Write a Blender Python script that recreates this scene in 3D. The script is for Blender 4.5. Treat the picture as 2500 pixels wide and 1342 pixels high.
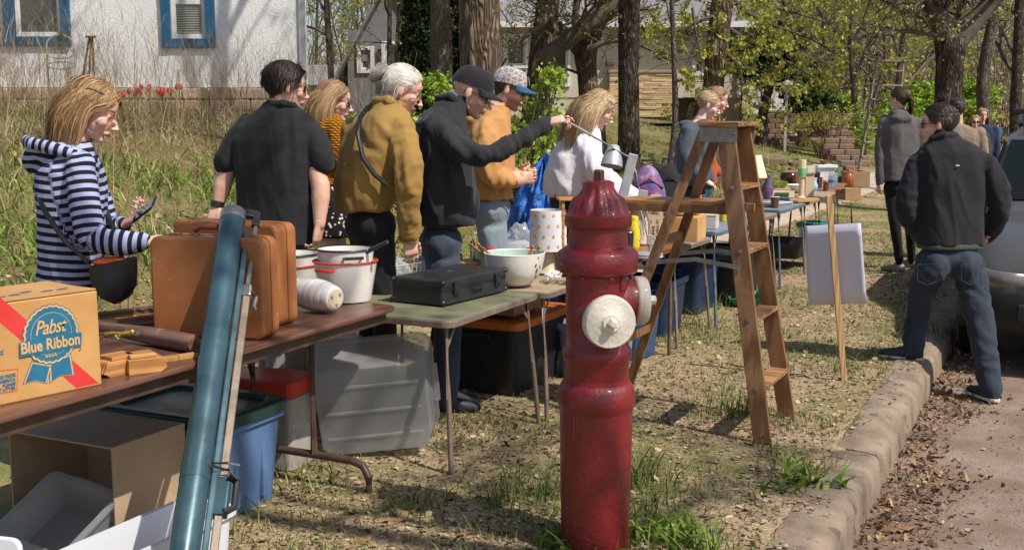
import bpy, bmesh, math, random
import numpy as np
from mathutils import Vector, Matrix
R = math.radians
for o in list(bpy.data.objects): bpy.data.objects.remove(o)
SC = bpy.context.scene
COL = SC.collection
V3 = lambda *a: Vector(a)
# ---------------------------------------------------------------- camera, sky, sun, exposure
FPX, CAMH, PITCH = 2750.0, 1.57, math.atan(381/2750)
cd = bpy.data.cameras.new('camera'); cam = bpy.data.objects.new('camera', cd); COL.objects.link(cam)
cd.sensor_width = 36; cd.lens = FPX/2500*36; cd.clip_end = 3000; cd.clip_start = .05
cam.location = (0, 0, CAMH); cam.rotation_euler = (R(90)-PITCH, 0, 0)
SC.camera = cam
SUN_EL = R(52); SUN_AZ = (0.79, -0.613)          # horizontal direction towards the sun
tosun = Vector((SUN_AZ[0]*math.cos(SUN_EL), SUN_AZ[1]*math.cos(SUN_EL), math.sin(SUN_EL))).normalized()
W = bpy.data.worlds.new('World'); SC.world = W; W.use_nodes = True
wn = W.node_tree.nodes; wl = W.node_tree.links
sky = wn.new('ShaderNodeTexSky'); sky.sky_type = 'NISHITA'; sky.sun_disc = False
sky.sun_elevation = SUN_EL; sky.sun_rotation = math.atan2(SUN_AZ[0], SUN_AZ[1]); sky.air_density = 1.0; sky.dust_density = 1.5; sky.ozone_density = 1.0
wl.new(sky.outputs[0], wn['Background'].inputs[0]); wn['Background'].inputs[1].default_value = 0.12
sl = bpy.data.lights.new('sun', 'SUN'); sl.energy = 4.8; sl.angle = R(0.55); sl.color = (1.0, .945, .86)
so = bpy.data.objects.new('sun', sl); COL.objects.link(so); so.rotation_euler = tosun.to_track_quat('Z', 'Y').to_euler(); so.location = (8, -6, 14)
SC.view_settings.view_transform = 'Standard'; SC.view_settings.look = 'None'; SC.view_settings.gamma = 1; SC.view_settings.exposure = 0.08
SC.render.engine = 'CYCLES'; SC.cycles.use_denoising = True; SC.cycles.max_bounces = 6; SC.cycles.transparent_max_bounces = 12
SC.cycles.caustics_reflective = False; SC.cycles.caustics_refractive = False; SC.cycles.sample_clamp_indirect = 6

# ---------------------------------------------------------------- places
CP, SP = math.cos(PITCH), math.sin(PITCH)
def ray(u, v):
    a = (u-1250)/FPX; b = (671-v)/FPX
    return Vector((a, CP+b*SP, -SP+b*CP))
def P(u, v, Y):
    d = ray(u, v); k = Y/d.y
    return Vector((d.x*k, Y, CAMH+d.z*k))
def G(u, v, z=0.0):
    d = ray(u, v); k = (z-CAMH)/d.z
    return Vector((d.x*k, d.y*k, z))
SA, CA = math.sin(R(26)), math.cos(R(26))
STREET = math.atan2(CA, SA)                     # angle of the street direction from +X
def TN(t, n, z=0.0): return Vector((t*SA-n*CA, t*CA+n*SA, z))
def NT(x, y): return (x*SA+y*CA, -x*CA+y*SA)
def sst(a, b, x):
    k = np.clip((x-a)/(b-a), 0, 1); return k*k*(3-2*k)

# ---------------------------------------------------------------- noise (vectorised gradient noise)
_rs = np.random.RandomState(7); _perm = np.concatenate([_rs.permutation(256)]*3)
_grad = _rs.normal(size=(256, 3)); _grad /= np.linalg.norm(_grad, axis=1)[:, None]
def pn(p):
    p = np.asarray(p, float); i = np.floor(p).astype(int); f = p-i; i &= 255
    u = f*f*f*(f*(f*6-15)+10); out = 0
    for dx in (0, 1):
        for dy in (0, 1):
            for dz in (0, 1):
                h = _perm[_perm[_perm[i[:, 0]+dx]+i[:, 1]+dy]+i[:, 2]+dz]
                g = (_grad[h]*(f-np.array([dx, dy, dz]))).sum(1)
                w = (u[:, 0] if dx else 1-u[:, 0])*(u[:, 1] if dy else 1-u[:, 1])*(u[:, 2] if dz else 1-u[:, 2])
                out = out+g*w
    return out*1.5
def pn1(x, y, z=0.0): return float(pn(np.array([[x, y, z]]))[0])
def fbm(p, o=3):
    s = 0; a = 1.0; p = np.asarray(p, float)
    for k in range(o): s = s+a*pn(p+k*17.3); a *= .5; p = p*2.03
    return s
def ground_z(x, y):
    x = np.asarray(x, float); y = np.asarray(y, float)
    t = x*SA+y*CA; n = -x*CA+y*SA
    z = .10*sst(3.0, 4.4, n)+.30*sst(4.6, 6.4, n)+1.22*sst(5.2, 12.0, n)+.35*sst(11, 40, n)
    q = np.stack([x.ravel()*.55, y.ravel()*.55, np.zeros(x.size)], 1)
    z = z+(pn(q)*.05*np.ravel(sst(4.5, 7, n))).reshape(x.shape)
    q2 = q*4.2
    return z+(pn(q2)*.012).reshape(x.shape)
def gz(x, y): return float(ground_z(np.array([x]), np.array([y]))[0])

# ---------------------------------------------------------------- objects
def tag(o, label=None, cat=None, group=None, kind=None):
    if label: o['label'] = label
    if cat: o['category'] = cat
    if group: o['group'] = group
    if kind: o['kind'] = kind
    return o
def thing(name, label, cat, loc=(0, 0, 0), rz=0, group=None, rot=None):
    o = bpy.data.objects.new(name, None); COL.objects.link(o); o.location = loc
    o.rotation_euler = rot if rot else (0, 0, rz); o.empty_display_size = .05
    return tag(o, label, cat, group)
def link(name, me, mat, parent=None, smooth=False, bevel=0, loc=None, seg=2):
    o = bpy.data.objects.new(name, me); COL.objects.link(o)
    if mat is not None and len(me.materials) == 0: me.materials.append(mat)
    if parent: o.parent = parent
    if loc is not None: o.location = loc
    if smooth: me.polygons.foreach_set('use_smooth', np.ones(len(me.polygons), bool))
    if bevel:
        m = o.modifiers.new('bevel', 'BEVEL'); m.width = bevel; m.segments = seg; m.limit_method = 'ANGLE'; m.angle_limit = R(35)
    return o
def dup(o, parent=None):
    c = o.copy(); COL.objects.link(c); c.parent = parent
    for ch in o.children: dup(ch, c)
    return c
def np_mesh(name, V, F, attrs=None):
    """fast mesh from arrays; F (m,3) or (m,4)"""
    me = bpy.data.meshes.new(name); V = np.ascontiguousarray(V, np.float32); F = np.ascontiguousarray(F, np.int32)
    me.vertices.add(len(V)); me.vertices.foreach_set('co', V.ravel())
    k = F.shape[1]; me.loops.add(F.size); me.loops.foreach_set('vertex_index', F.ravel())
    me.polygons.add(len(F)); me.polygons.foreach_set('loop_start', np.arange(0, F.size, k, dtype=np.int32))
    me.polygons.foreach_set('loop_total', np.full(len(F), k, np.int32))
    me.update(calc_edges=True)
    for nm, a in (attrs or {}).items():
        at = me.attributes.new(nm, 'FLOAT', 'POINT'); at.data.foreach_set('value', np.ascontiguousarray(a, np.float32))
    return me
def frame(d, up=(0, 0, 1)):
    d = Vector(d).normalized(); up = Vector(up)
    if abs(d.dot(up.normalized())) > .98: up = Vector((0, 1, 0)) if abs(d.y) < .9 else Vector((1, 0, 0))
    x = d.cross(up).normalized(); y = x.cross(d).normalized()
    return x, y, d
class MB:
    def __init__(s): s.v = []; s.f = []
    def add(s, v, f):
        b = len(s.v); s.v += [tuple(p) for p in v]; s.f += [tuple(b+i for i in q) for q in f]; return s
    def box(s, c, size, rz=0, M=None):
        c = Vector(c); h = [q/2 for q in size]; m = M if M is not None else Matrix.Rotation(rz, 3, 'Z')
        vs = [c+m@Vector((sx*h[0], sy*h[1], sz*h[2])) for sz in (-1, 1) for sy in (-1, 1) for sx in (-1, 1)]
        return s.add(vs, [(0, 2, 3, 1), (4, 5, 7, 6), (0, 1, 5, 4), (2, 6, 7, 3), (0, 4, 6, 2), (1, 3, 7, 5)])
    def bar(s, a, b, w, h, up=(0, 0, 1), ext=0):
        """box from a to b, w across, h along up"""
        a = Vector(a); b = Vector(b); x, y, d = frame(b-a, up); a = a-d*ext; b = b+d*ext
        vs = [p+x*sx*w/2+y*sy*h/2 for p in (a, b) for sy in (-1, 1) for sx in (-1, 1)]
        return s.add(vs, [(0, 1, 3, 2), (4, 6, 7, 5), (0, 4, 5, 1), (2, 3, 7, 6), (0, 2, 6, 4), (1, 5, 7, 3)])
    def tube(s, path, r, n=10, caps=True, close=False, up=(0, 0, 1)):
        path = [Vector(p) for p in path]; K = len(path); rs = r if isinstance(r, (list, tuple)) else [r]*K
        b = len(s.v); X = None
        for i, p in enumerate(path):
            d = (path[(i+1) % K]-path[i-1]) if close else (path[min(i+1, K-1)]-path[max(i-1, 0)])
            x, y, d = frame(d, up)
            if X is not None:
                x2 = X-d*X.dot(d)
                if x2.length > 1e-5: x = x2.normalized(); y = x.cross(d)*-1; y = d.cross(x)
            X = x
            for k in range(n):
                a = 2*math.pi*k/n; s.v.append(tuple(p+(x*math.cos(a)+y*math.sin(a))*rs[i]))
        m = K if close else K-1
        for i in range(m):
            for k in range(n):
                i2 = (i+1) % K; s.f.append((b+i*n+k, b+i*n+(k+1) % n, b+i2*n+(k+1) % n, b+i2*n+k))
        if caps and not close:
            s.f.append(tuple(b+k for k in range(n))[::-1]); s.f.append(tuple(b+(K-1)*n+k for k in range(n)))
        return s
    def lathe(s, prof, n=32, c=(0, 0, 0), M=None, ribs=None, cap=True):
        """prof [(r,z)] revolved about local Z; M 3x3 orients it; ribs(i,a)->radius factor"""
        c = Vector(c); M = M if M is not None else Matrix.Identity(3); b = len(s.v); K = len(prof)
        for i, (r, z) in enumerate(prof):
            for k in range(n):
                a = 2*math.pi*k/n; q = r*(ribs(i, a) if ribs else 1)
                s.v.append(tuple(c+M@Vector((q*math.cos(a), q*math.sin(a), z))))
        for i in range(K-1):
            for k in range(n): s.f.append((b+i*n+k, b+i*n+(k+1) % n, b+(i+1)*n+(k+1) % n, b+(i+1)*n+k))
        if cap and prof[0][0] > 1e-6: s.f.append(tuple(b+k for k in range(n))[::-1])
        if cap and prof[-1][0] > 1e-6: s.f.append(tuple(b+(K-1)*n+k for k in range(n)))
        return s
    def loft(s, rings, caps=True):
        b = len(s.v); n = len(rings[0])
        for r in rings: s.v += [tuple(p) for p in r]
        for i in range(len(rings)-1):
            for k in range(n): s.f.append((b+i*n+k, b+i*n+(k+1) % n, b+(i+1)*n+(k+1) % n, b+(i+1)*n+k))
        if caps: s.f.append(tuple(b+k for k in range(n))[::-1]); s.f.append(tuple(b+(len(rings)-1)*n+k for k in range(n)))
        return s
    def ell(s, c, rad, M=None, n=12, m=8):
        c = Vector(c); M = M if M is not None else Matrix.Identity(3); rings = []
        for i in range(m+1):
            th = -math.pi/2+math.pi*i/m*.998+.001
            rings.append([c+M@Vector((rad[0]*math.cos(th)*math.cos(2*math.pi*k/n), rad[1]*math.cos(th)*math.sin(2*math.pi*k/n), rad[2]*math.sin(th))) for k in range(n)])
        return s.loft(rings)
    def prism(s, pts, z0, z1, M=None, c=(0, 0, 0)):
        """pts: 2d outline (ccw) extruded z0..z1 in a local frame"""
        c = Vector(c); M = M if M is not None else Matrix.Identity(3); n = len(pts); b = len(s.v)
        for z in (z0, z1): s.v += [tuple(c+M@Vector((p[0], p[1], z))) for p in pts]
        s.f.append(tuple(b+i for i in range(n))[::-1]); s.f.append(tuple(b+n+i for i in range(n)))
        for i in range(n): s.f.append((b+i, b+(i+1) % n, b+n+(i+1) % n, b+n+i))
        return s
    def mesh(s, name='m'):
        me = bpy.data.meshes.new(name); me.from_pydata(s.v, [], s.f); me.update(); return me
    def build(s, name, mat, parent=None, smooth=False, bevel=0, loc=None, seg=2, fix=False):
        me = s.mesh(name)
        if fix:
            bm = bmesh.new(); bm.from_mesh(me); bmesh.ops.recalc_face_normals(bm, faces=bm.faces); bm.to_mesh(me); bm.free()
        o = link(name, me, mat, parent, smooth, bevel, loc, seg)
        if smooth:
            try: me.set_sharp_from_angle(angle=R(42))
            except Exception: pass
        return o
def rrect(w, h, r, n=5, cx=0, cy=0):
    pts = []
    for (sx, sy, a0) in ((1, 1, 0), (-1, 1, 90), (-1, -1, 180), (1, -1, 270)):
        for k in range(n+1):
            a = R(a0+90*k/n); pts.append((cx+sx*(w/2-r)+r*math.cos(a), cy+sy*(h/2-r)+r*math.sin(a)))
    return pts
def rotM(ax, ang): return Matrix.Rotation(ang, 3, ax)
def MX(x, y, z): return Matrix((x, y, z)).transposed()

# ---------------------------------------------------------------- materials
def s2l(c):
    """sRGB 0-255 triple to linear"""
    return tuple(((q/255)/12.92 if q/255 <= .04045 else ((q/255+.055)/1.055)**2.4) for q in c)
MATS = {}
class NT_:
    def __init__(s, name):
        s.m = bpy.data.materials.new(name); s.m.use_nodes = True; s.t = s.m.node_tree; s.n = s.t.nodes; s.b = s.n['Principled BSDF']
    def new(s, typ, **kw):
        q = s.n.new('ShaderNode'+typ)
        for k, v in kw.items():
            if isinstance(k, str) and hasattr(q, k): setattr(q, k, v)
        return q
    def L(s, a, b): s.t.links.new(a, b)
    def coord(s, scale=(1, 1, 1), kind='Object', rot=(0, 0, 0)):
        tc = s.new('TexCoord'); mp = s.new('Mapping'); mp.inputs['Scale'].default_value = scale; mp.inputs['Rotation'].default_value = rot
        s.L(tc.outputs[kind], mp.inputs[0]); return mp.outputs[0]
    def noise(s, co, scale, detail=4, rough=.55, dist=0):
        q = s.new('TexNoise'); q.inputs['Scale'].default_value = scale; q.inputs['Detail'].default_value = detail; q.inputs['Roughness'].default_value = rough; q.inputs['Distortion'].default_value = dist
        s.L(co, q.inputs['Vector']); return q.outputs['Fac']
    def ramp(s, fac, stops):
        q = s.new('ValToRGB'); e = q.color_ramp.elements
        while len(e) > len(stops): e.remove(e[-1])
        while len(e) < len(stops): e.new(.5)
        for k, (p, c) in zip(e, stops): k.position = p; k.color = (*c, 1) if len(c) == 3 else c
        s.L(fac, q.inputs[0]); return q.outputs[0]
    def mix(s, fac, a, b, mode='MIX'):
        q = s.new('Mix'); q.data_type = 'RGBA'; q.blend_type = mode
        for sock, val in ((q.inputs[0], fac), (q.inputs[6], a), (q.inputs[7], b)):
            if hasattr(val, 'is_linked'): s.L(val, sock)
            else: sock.default_value = val if not isinstance(val, tuple) else (*val, 1)[:4]
        return q.outputs[2]
    def math(s, op, a, b=0.0):
        q = s.new('Math'); q.operation = op
        for sock, val in ((q.inputs[0], a), (q.inputs[1], b)):
            if hasattr(val, 'is_linked'): s.L(val, sock)
            else: sock.default_value = val
        return q.outputs[0]
    def attr(s, name):
        q = s.new('Attribute'); q.attribute_name = name; return q.outputs['Fac']
    def bump(s, h, strength=.3, dist=.01, prev=None):
        q = s.new('Bump'); q.inputs['Strength'].default_value = strength; q.inputs['Distance'].default_value = dist
        s.L(h, q.inputs['Height'])
        if prev is not None: s.L(prev, q.inputs['Normal'])
        return q.outputs[0]
    def out(s, col=None, rough=None, normal=None, metal=None, spec=None, **kw):
        for nm, val in (('Base Color', col), ('Roughness', rough), ('Normal', normal), ('Metallic', metal), ('Specular IOR Level', spec), *kw.items()):
            if val is None: continue
            i = s.b.inputs[nm.replace('_', ' ')]
            if hasattr(val, 'is_linked'): s.L(val, i)
            else: i.default_value = (*val, 1) if isinstance(val, tuple) and len(val) == 3 else val
        return s.m
def pm(name, c1, c2=None, scale=8, rough=.6, metal=0, bump=.15, bscale=80, bdist=.004, stretch=(1, 1, 1), wear=None, wscale=6, wlim=.62, coat=0, spec=.5, kind='Object', rvar=.12, **kw):
    """two tone noisy surface; c in sRGB"""
    if name in MATS: return MATS[name]
    T = NT_(name); c1 = s2l(c1); c2 = s2l(c2) if c2 else tuple(q*.78 for q in c1)
    co = T.coord(stretch, kind); n1 = T.noise(co, scale, 5, .6)
    col = T.ramp(n1, [(.32, c2), (.68, c1)])
    if wear:
        n3 = T.noise(co, wscale, 6, .7); k = T.ramp(n3, [(wlim, (0, 0, 0)), (wlim+.05, (1, 1, 1))]); col = T.mix(k, col, s2l(wear))
    n2 = T.noise(co, bscale, 4, .6); r = T.ramp(n1, [(.3, (max(rough-rvar, .02),)*3), (.7, (min(rough+rvar, 1),)*3)])
    T.out(col, r, T.bump(n2, bump, bdist) if bump else None, metal, spec, **kw)
    if coat: T.b.inputs['Coat Weight'].default_value = coat; T.b.inputs['Coat Roughness'].default_value = .15
    MATS[name] = T.m; return T.m
def wood(name, c1, c2, axis=0, ring=28, rough=.5, coat=0, wear=None):
    if name in MATS: return MATS[name]
    T = NT_(name); st = [1, 1, 1]; st[axis] = .09
    co = T.coord(tuple(st)); nz = T.noise(co, 6, 3, .5, .6)
    w = T.new('TexWave'); w.wave_type = 'BANDS'; w.bands_direction = 'Z' if axis != 2 else 'X'
    w.inputs['Scale'].default_value = ring*.35; w.inputs['Distortion'].default_value = 7; w.inputs['Detail'].default_value = 3; w.inputs['Detail Scale'].default_value = 1.5
    T.L(co, w.inputs['Vector']); st2 = [60, 60, 60]; st2[axis] = 2.2
    g = T.noise(T.coord(tuple(st2)), 3, 3, .6)
    f = T.math('ADD', T.math('MULTIPLY', w.outputs['Fac'], .55), T.math('MULTIPLY', g, .45))
    col = T.ramp(f, [(.25, s2l(c2)), (.75, s2l(c1))])
    big = T.noise(T.coord(), 4, 4, .6); col = T.mix(T.ramp(big, [(.35, (.25,)*3), (.65, (0,)*3)]), col, s2l(c2))
    if wear: col = T.mix(T.ramp(T.noise(T.coord(), 9, 6, .75), [(.58, (0,)*3), (.66, (.8,)*3)]), col, s2l(wear))
    T.out(col, rough, T.bump(f, .18, .002), spec=.4)
    if coat: T.b.inputs['Coat Weight'].default_value = coat; T.b.inputs['Coat Roughness'].default_value = .2
    MATS[name] = T.m; return T.m
def fabric(name, c1, c2=None, weave=500, bump=.25, rough=.9, nscale=5, fold=0):
    if name in MATS: return MATS[name]
    T = NT_(name); a = s2l(c1); b = s2l(c2) if c2 else tuple(q*.75 for q in a)
    co = T.coord(); n1 = T.noise(co, nscale, 6, .65); fine = T.noise(co, weave, 2, .5)
    col = T.mix(.25, T.ramp(n1, [(.3, b), (.7, a)]), T.ramp(fine, [(.35, b), (.65, a)]))
    fb = T.noise(co, 22, 5, .6, .4)
    nb = T.bump(fine, bump, .0015, T.bump(fb, .35, .012)); T.out(col, rough, nb, spec=.25, Sheen_Weight=.08)
    MATS[name] = T.m; return T.m
def plain(name, c, rough=.5, metal=0, **kw):
    if name in MATS: return MATS[name]
    T = NT_(name); T.out(s2l(c), rough, None, metal, **kw); MATS[name] = T.m; return T.m
def tintmat(name, stops, rough=.8, transl=0, spec=.2):
    """colour from a per-piece 'tint' attribute"""
    if name in MATS: return MATS[name]
    T = NT_(name); col = T.ramp(T.attr('tint'), [(p, s2l(c)) for p, c in stops]); T.out(col, rough, spec=spec)
    if transl:
        tr = T.new('BsdfTranslucent'); T.L(col, tr.inputs[0]); ms = T.new('MixShader'); ms.inputs[0].default_value = transl
        T.L(T.b.outputs[0], ms.inputs[1]); T.L(tr.outputs[0], ms.inputs[2]); T.L(ms.outputs[0], T.n['Material Output'].inputs[0])
    MATS[name] = T.m; return T.m
def glassy(name, c, alpha=.35, rough=.25, milk=0):
    """thin translucent plastic / glass: transparent mixed with a glossy tinted film"""
    if name in MATS: return MATS[name]
    T = NT_(name); T.out(s2l(c), rough, spec=.5)
    tr = T.new('BsdfTransparent'); tr.inputs[0].default_value = (*[min(1, q*.5+.5) for q in s2l(c)], 1)
    ms = T.new('MixShader'); ms.inputs[0].default_value = 1-alpha
    src = T.b.outputs[0]
    if milk:
        tl = T.new('BsdfTranslucent'); tl.inputs[0].default_value = (*s2l(c), 1); m2 = T.new('MixShader'); m2.inputs[0].default_value = milk; T.L(src, m2.inputs[1]); T.L(tl.outputs[0], m2.inputs[2]); src = m2.outputs[0]
    T.L(src, ms.inputs[1]); T.L(tr.outputs[0], ms.inputs[2]); T.L(ms.outputs[0], T.n['Material Output'].inputs[0])
    MATS[name] = T.m; return T.m
def text_mesh(s, size, shear=0, bold=0, extrude=.0, spacing=1.0, align='CENTER'):
    c = bpy.data.curves.new('t', 'FONT'); c.body = s; c.size = size; c.shear = shear; c.offset = bold; c.extrude = extrude; c.space_character = spacing
    c.align_x = align; c.align_y = 'CENTER'; c.resolution_u = 3
    o = bpy.data.objects.new('t', c); COL.objects.link(o); bpy.context.view_layer.update()
    me = bpy.data.meshes.new_from_object(o.evaluated_get(bpy.context.evaluated_depsgraph_get())); bpy.data.objects.remove(o); bpy.data.curves.remove(c)
    me.materials.clear(); return me
def put_mesh(name, me, mat, M4, parent):
    me.transform(M4); return link(name, me, mat, parent)
# ================================================================ SETTING
rng = np.random.RandomState(11); random.seed(5)
def struct(name, me, mat, smooth=False, parent=None):
    o = link(name, me, mat, parent, smooth)
    if parent is None: o['kind'] = 'structure'
    return o
def grid_mesh(name, ts, ns, zf):
    T_, N_ = np.meshgrid(ts, ns, indexing='ij'); X = T_*SA-N_*CA; Y = T_*CA+N_*SA
    Z = zf(X, Y, T_, N_); V = np.stack([X.ravel(), Y.ravel(), Z.ravel()], 1)
    a, b = len(ts), len(ns); I = np.arange(a*b).reshape(a, b)
    F = np.stack([I[:-1, :-1].ravel(), I[1:, :-1].ravel(), I[1:, 1:].ravel(), I[:-1, 1:].ravel()], 1)
    return np_mesh(name, V, F)
# ground: soil with straw, thin grass and wood chip tones
def ground_material():
    T = NT_('soil'); co = T.coord()
    big = T.noise(co, .55, 5, .6); mid = T.noise(co, 3.5, 6, .65); fine = T.noise(co, 60, 5, .7); chips = T.noise(T.coord((1, 1, 1), rot=(0, 0, .7)), 140, 3, .7, 1.5)
    soil = T.ramp(fine, [(.3, s2l((98, 82, 62))), (.5, s2l((146, 124, 96))), (.7, s2l((184, 162, 128)))])
    soil = T.mix(T.ramp(chips, [(.5, (0,)*3), (.6, (.75,)*3)]), soil, s2l((205, 184, 150)))
    grass = T.ramp(fine, [(.3, s2l((72, 80, 38))), (.7, s2l((128, 134, 70)))])
    f = T.math('ADD', T.math('MULTIPLY', big, .55), T.math('MULTIPLY', mid, .45))
    col = T.mix(T.ramp(f, [(.46, (0,)*3), (.58, (.8,)*3)]), soil, grass)
    sp = T.new('SeparateXYZ'); T.L(T.coord(), sp.inputs[0]); nn = T.math('ADD', T.math('MULTIPLY', sp.outputs[0], -CA), T.math('MULTIPLY', sp.outputs[1], SA)); nn = T.math('ADD', nn, T.math('MULTIPLY', mid, 1.5))
    bank = T.mix(T.ramp(mid, [(.42, (0,)*3), (.58, (1,)*3)]), T.ramp(fine, [(.3, s2l((84, 70, 48))), (.7, s2l((150, 128, 88)))]), T.ramp(fine, [(.3, s2l((62, 74, 32))), (.7, s2l((110, 124, 58)))]))
    col = T.mix(T.ramp(T.math('MULTIPLY', nn, .1), [(.53, (0,)*3), (.62, (.85,)*3)]), col, bank)
    return T.out(col, .95, T.bump(fine, .6, .012, T.bump(mid, .5, .03)), spec=.1)
M_SOIL = ground_material()
ns = np.concatenate([[-400, -120, -40, -14, -7.35, -7.3, -4, 0, .60, .80], np.arange(.86, 5.2, .09), np.arange(5.3, 14, .22), np.geomspace(14.5, 420, 22)])
ts = np.concatenate([-np.geomspace(400, 8, 12), np.arange(-6, 2.5, .5), np.arange(2.6, 12, .1), np.arange(12.2, 40, .35), np.geomspace(41, 620, 26)])
def gzf(X, Y, t, n):
    z = ground_z(X, Y); z = np.where(n < .83, -.32, z); return np.where(n < -7.32, 0.02, z)
struct('ground', grid_mesh('ground', ts, ns, gzf), M_SOIL, True)
# road
def road_material():
    T = NT_('asphalt'); co = T.coord(); f = T.noise(co, 130, 4, .75); m = T.noise(co, 2.2, 6, .62); v = T.new('TexVoronoi'); v.inputs['Scale'].default_value = 95; T.L(co, v.inputs['Vector'])
    col = T.ramp(f, [(.3, s2l((104, 90, 80))), (.5, s2l((146, 128, 114))), (.72, s2l((190, 172, 156)))])
    col = T.mix(T.ramp(m, [(.4, (.7,)*3), (.62, (0,)*3)]), col, s2l((112, 92, 76)))
    return T.out(col, .9, T.bump(v.outputs['Distance'], .35, .006, T.bump(f, .4, .006)), spec=.25)
M_ROAD = road_material()
rn = np.concatenate([np.linspace(-7.0, -1, 5), np.arange(-.6, .78, .09)]); rt = np.concatenate([np.arange(-20, 3, 1.), np.arange(3, 10, .14), np.arange(10, 40, 1.), np.geomspace(42, 500, 14)])
def rzf(X, Y, t, n): return -.155+.012*(pn(np.stack([X.ravel()*1.7, Y.ravel()*1.7, X.ravel()*0], 1)).reshape(X.shape))-.02*np.clip((n+1.5)/2.2, 0, 1)
struct('street', grid_mesh('street', rt, rn, rzf), M_ROAD, True)
# kerb in worn sections
M_KERB = pm('kerb_concrete', (156, 138, 118), (114, 97, 80), 5, .92, bump=.8, bscale=90, bdist=.008, wear=(104, 88, 74), wscale=9, wlim=.58)
kerb = struct('kerb', MB().box((0, 0, 0), (.01, .01, .01)).mesh('kerb_core'), M_KERB)
kerb.data = grid_mesh('kerb', np.array([-20, 500.]), np.array([.72, .80]), lambda X, Y, t, n: -.25+0*X); kerb.data.materials.append(M_KERB)
prof = [(.672, -.24), (.676, -.14), (.684, -.06), (.694, -.022), (.714, -.002), (.76, .006), (.86, .010), (.90, .004), (.915, -.15), (.90, -.24)]
tt = 2.2; kk = 0
while tt < 60:
    L = 2.9+random.random()*.5; rings = []; K = 60 if tt < 14 else 4
    off = random.uniform(-.012, .012); zo = random.uniform(-.008, .008)
    for i in range(K):
        t = tt+.006+(L-.012)*i/(K-1); e = min(i, K-1-i); rd = .012 if e == 0 else 0
        ring = []
        for j, (n, z) in enumerate(prof):
            w = .008*pn1(t*.9, j*.1, 2)+.0018*pn1(t*13, j*1.9, 5)+.0022*pn1(t*37, j*2.7, 8)
            worn = .02*max(0, min(1, (pn1(t*2.9, 3.3, 9)-.16)*9)) if 3 <= j <= 4 else 0
            ring.append(TN(t, n+off+w+(rd if j < 4 else -rd if j > 6 else 0)+worn, z+zo+w*.8-rd-worn))
        rings.append(ring)
    MB().loft(rings).build('kerb_section', M_KERB, kerb, True); tt += L
# sidewalk slabs
M_WALK = pm('sidewalk_concrete', (196, 178, 158), (168, 150, 132), 5, .9, bump=.4, bscale=150)
walk = struct('sidewalk', grid_mesh('sidewalk', np.array([-6., 500.]), np.array([3.62, 4.72]), lambda X, Y, t, n: 0.0+0*X), M_WALK)
tt = 8.8
while tt < 70:
    c = [TN(tt+.008, 3.6), TN(tt+1.19, 3.6), TN(tt+1.19, 4.74), TN(tt+.008, 4.74)]
    zz = [gz(p.x, p.y)+.016+.004*random.random() for p in c]; zt = max(zz)
    MB().loft([[Vector((p.x, p.y, z-.1)) for p, z in zip(c, zz)], [Vector((p.x, p.y, z+.02)) for p, z in zip(c, zz)]]).build('paving_slab', M_WALK, walk, bevel=.006); tt += 1.2

# ---------------------------------------------------------------- scattered ground cover (uncountable)
def scatter_tn(n, t0, t1, n0, n1, pw=1.6, dens=None):
    """more pieces near the camera"""
    t = t0+(t1-t0)*rng.rand(n)**pw; q = n0+(n1-n0)*rng.rand(n); X = t*SA-q*CA; Y = t*CA+q*SA
    if dens is not None:
        k = dens(X, Y, t, q) > rng.rand(n); X, Y = X[k], Y[k]
    return X, Y
def leaves_mesh(name, X, Y, Z, size, tint, curl=.5, aspect=.6, tilt=.35):
    """bent dry leaf flakes, two quads each"""
    n = len(X); base = np.array([[-.5, -.5, 0], [0, -.62, 0], [.5, -.3, 0], [.5, .3, 0], [0, .62, 0], [-.5, .4, 0]]); base[:, 1] *= aspect
    c = (rng.rand(n)*2-.6)*curl; B = np.repeat(base[None], n, 0); B[:, [0, 2, 3, 5], 2] += c[:, None]*.3
    B += rng.normal(size=B.shape)*np.array([.09, .09, .04])
    B *= size[:, None, None]; a = rng.rand(n)*6.283; ca, sa = np.cos(a), np.sin(a)
    tx = rng.normal(size=n)*tilt; B[:, :, 2] += B[:, :, 1]*np.tan(np.clip(tx, -1.1, 1.1))[:, None]
    x = B[:, :, 0]*ca[:, None]-B[:, :, 1]*sa[:, None]; y = B[:, :, 0]*sa[:, None]+B[:, :, 1]*ca[:, None]
    z = B[:, :, 2]-B[:, :, 2].min(1)[:, None]*.8
    V = np.stack([x+X[:, None], y+Y[:, None], z+Z[:, None]], 2).reshape(-1, 3)
    o = np.arange(n)[:, None]*6; F = np.concatenate([o+np.array([0, 1, 4, 5]), o+np.array([1, 2, 3, 4])]); 
    return np_mesh(name, V, F, {'tint': np.repeat(tint, 6)})
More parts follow.
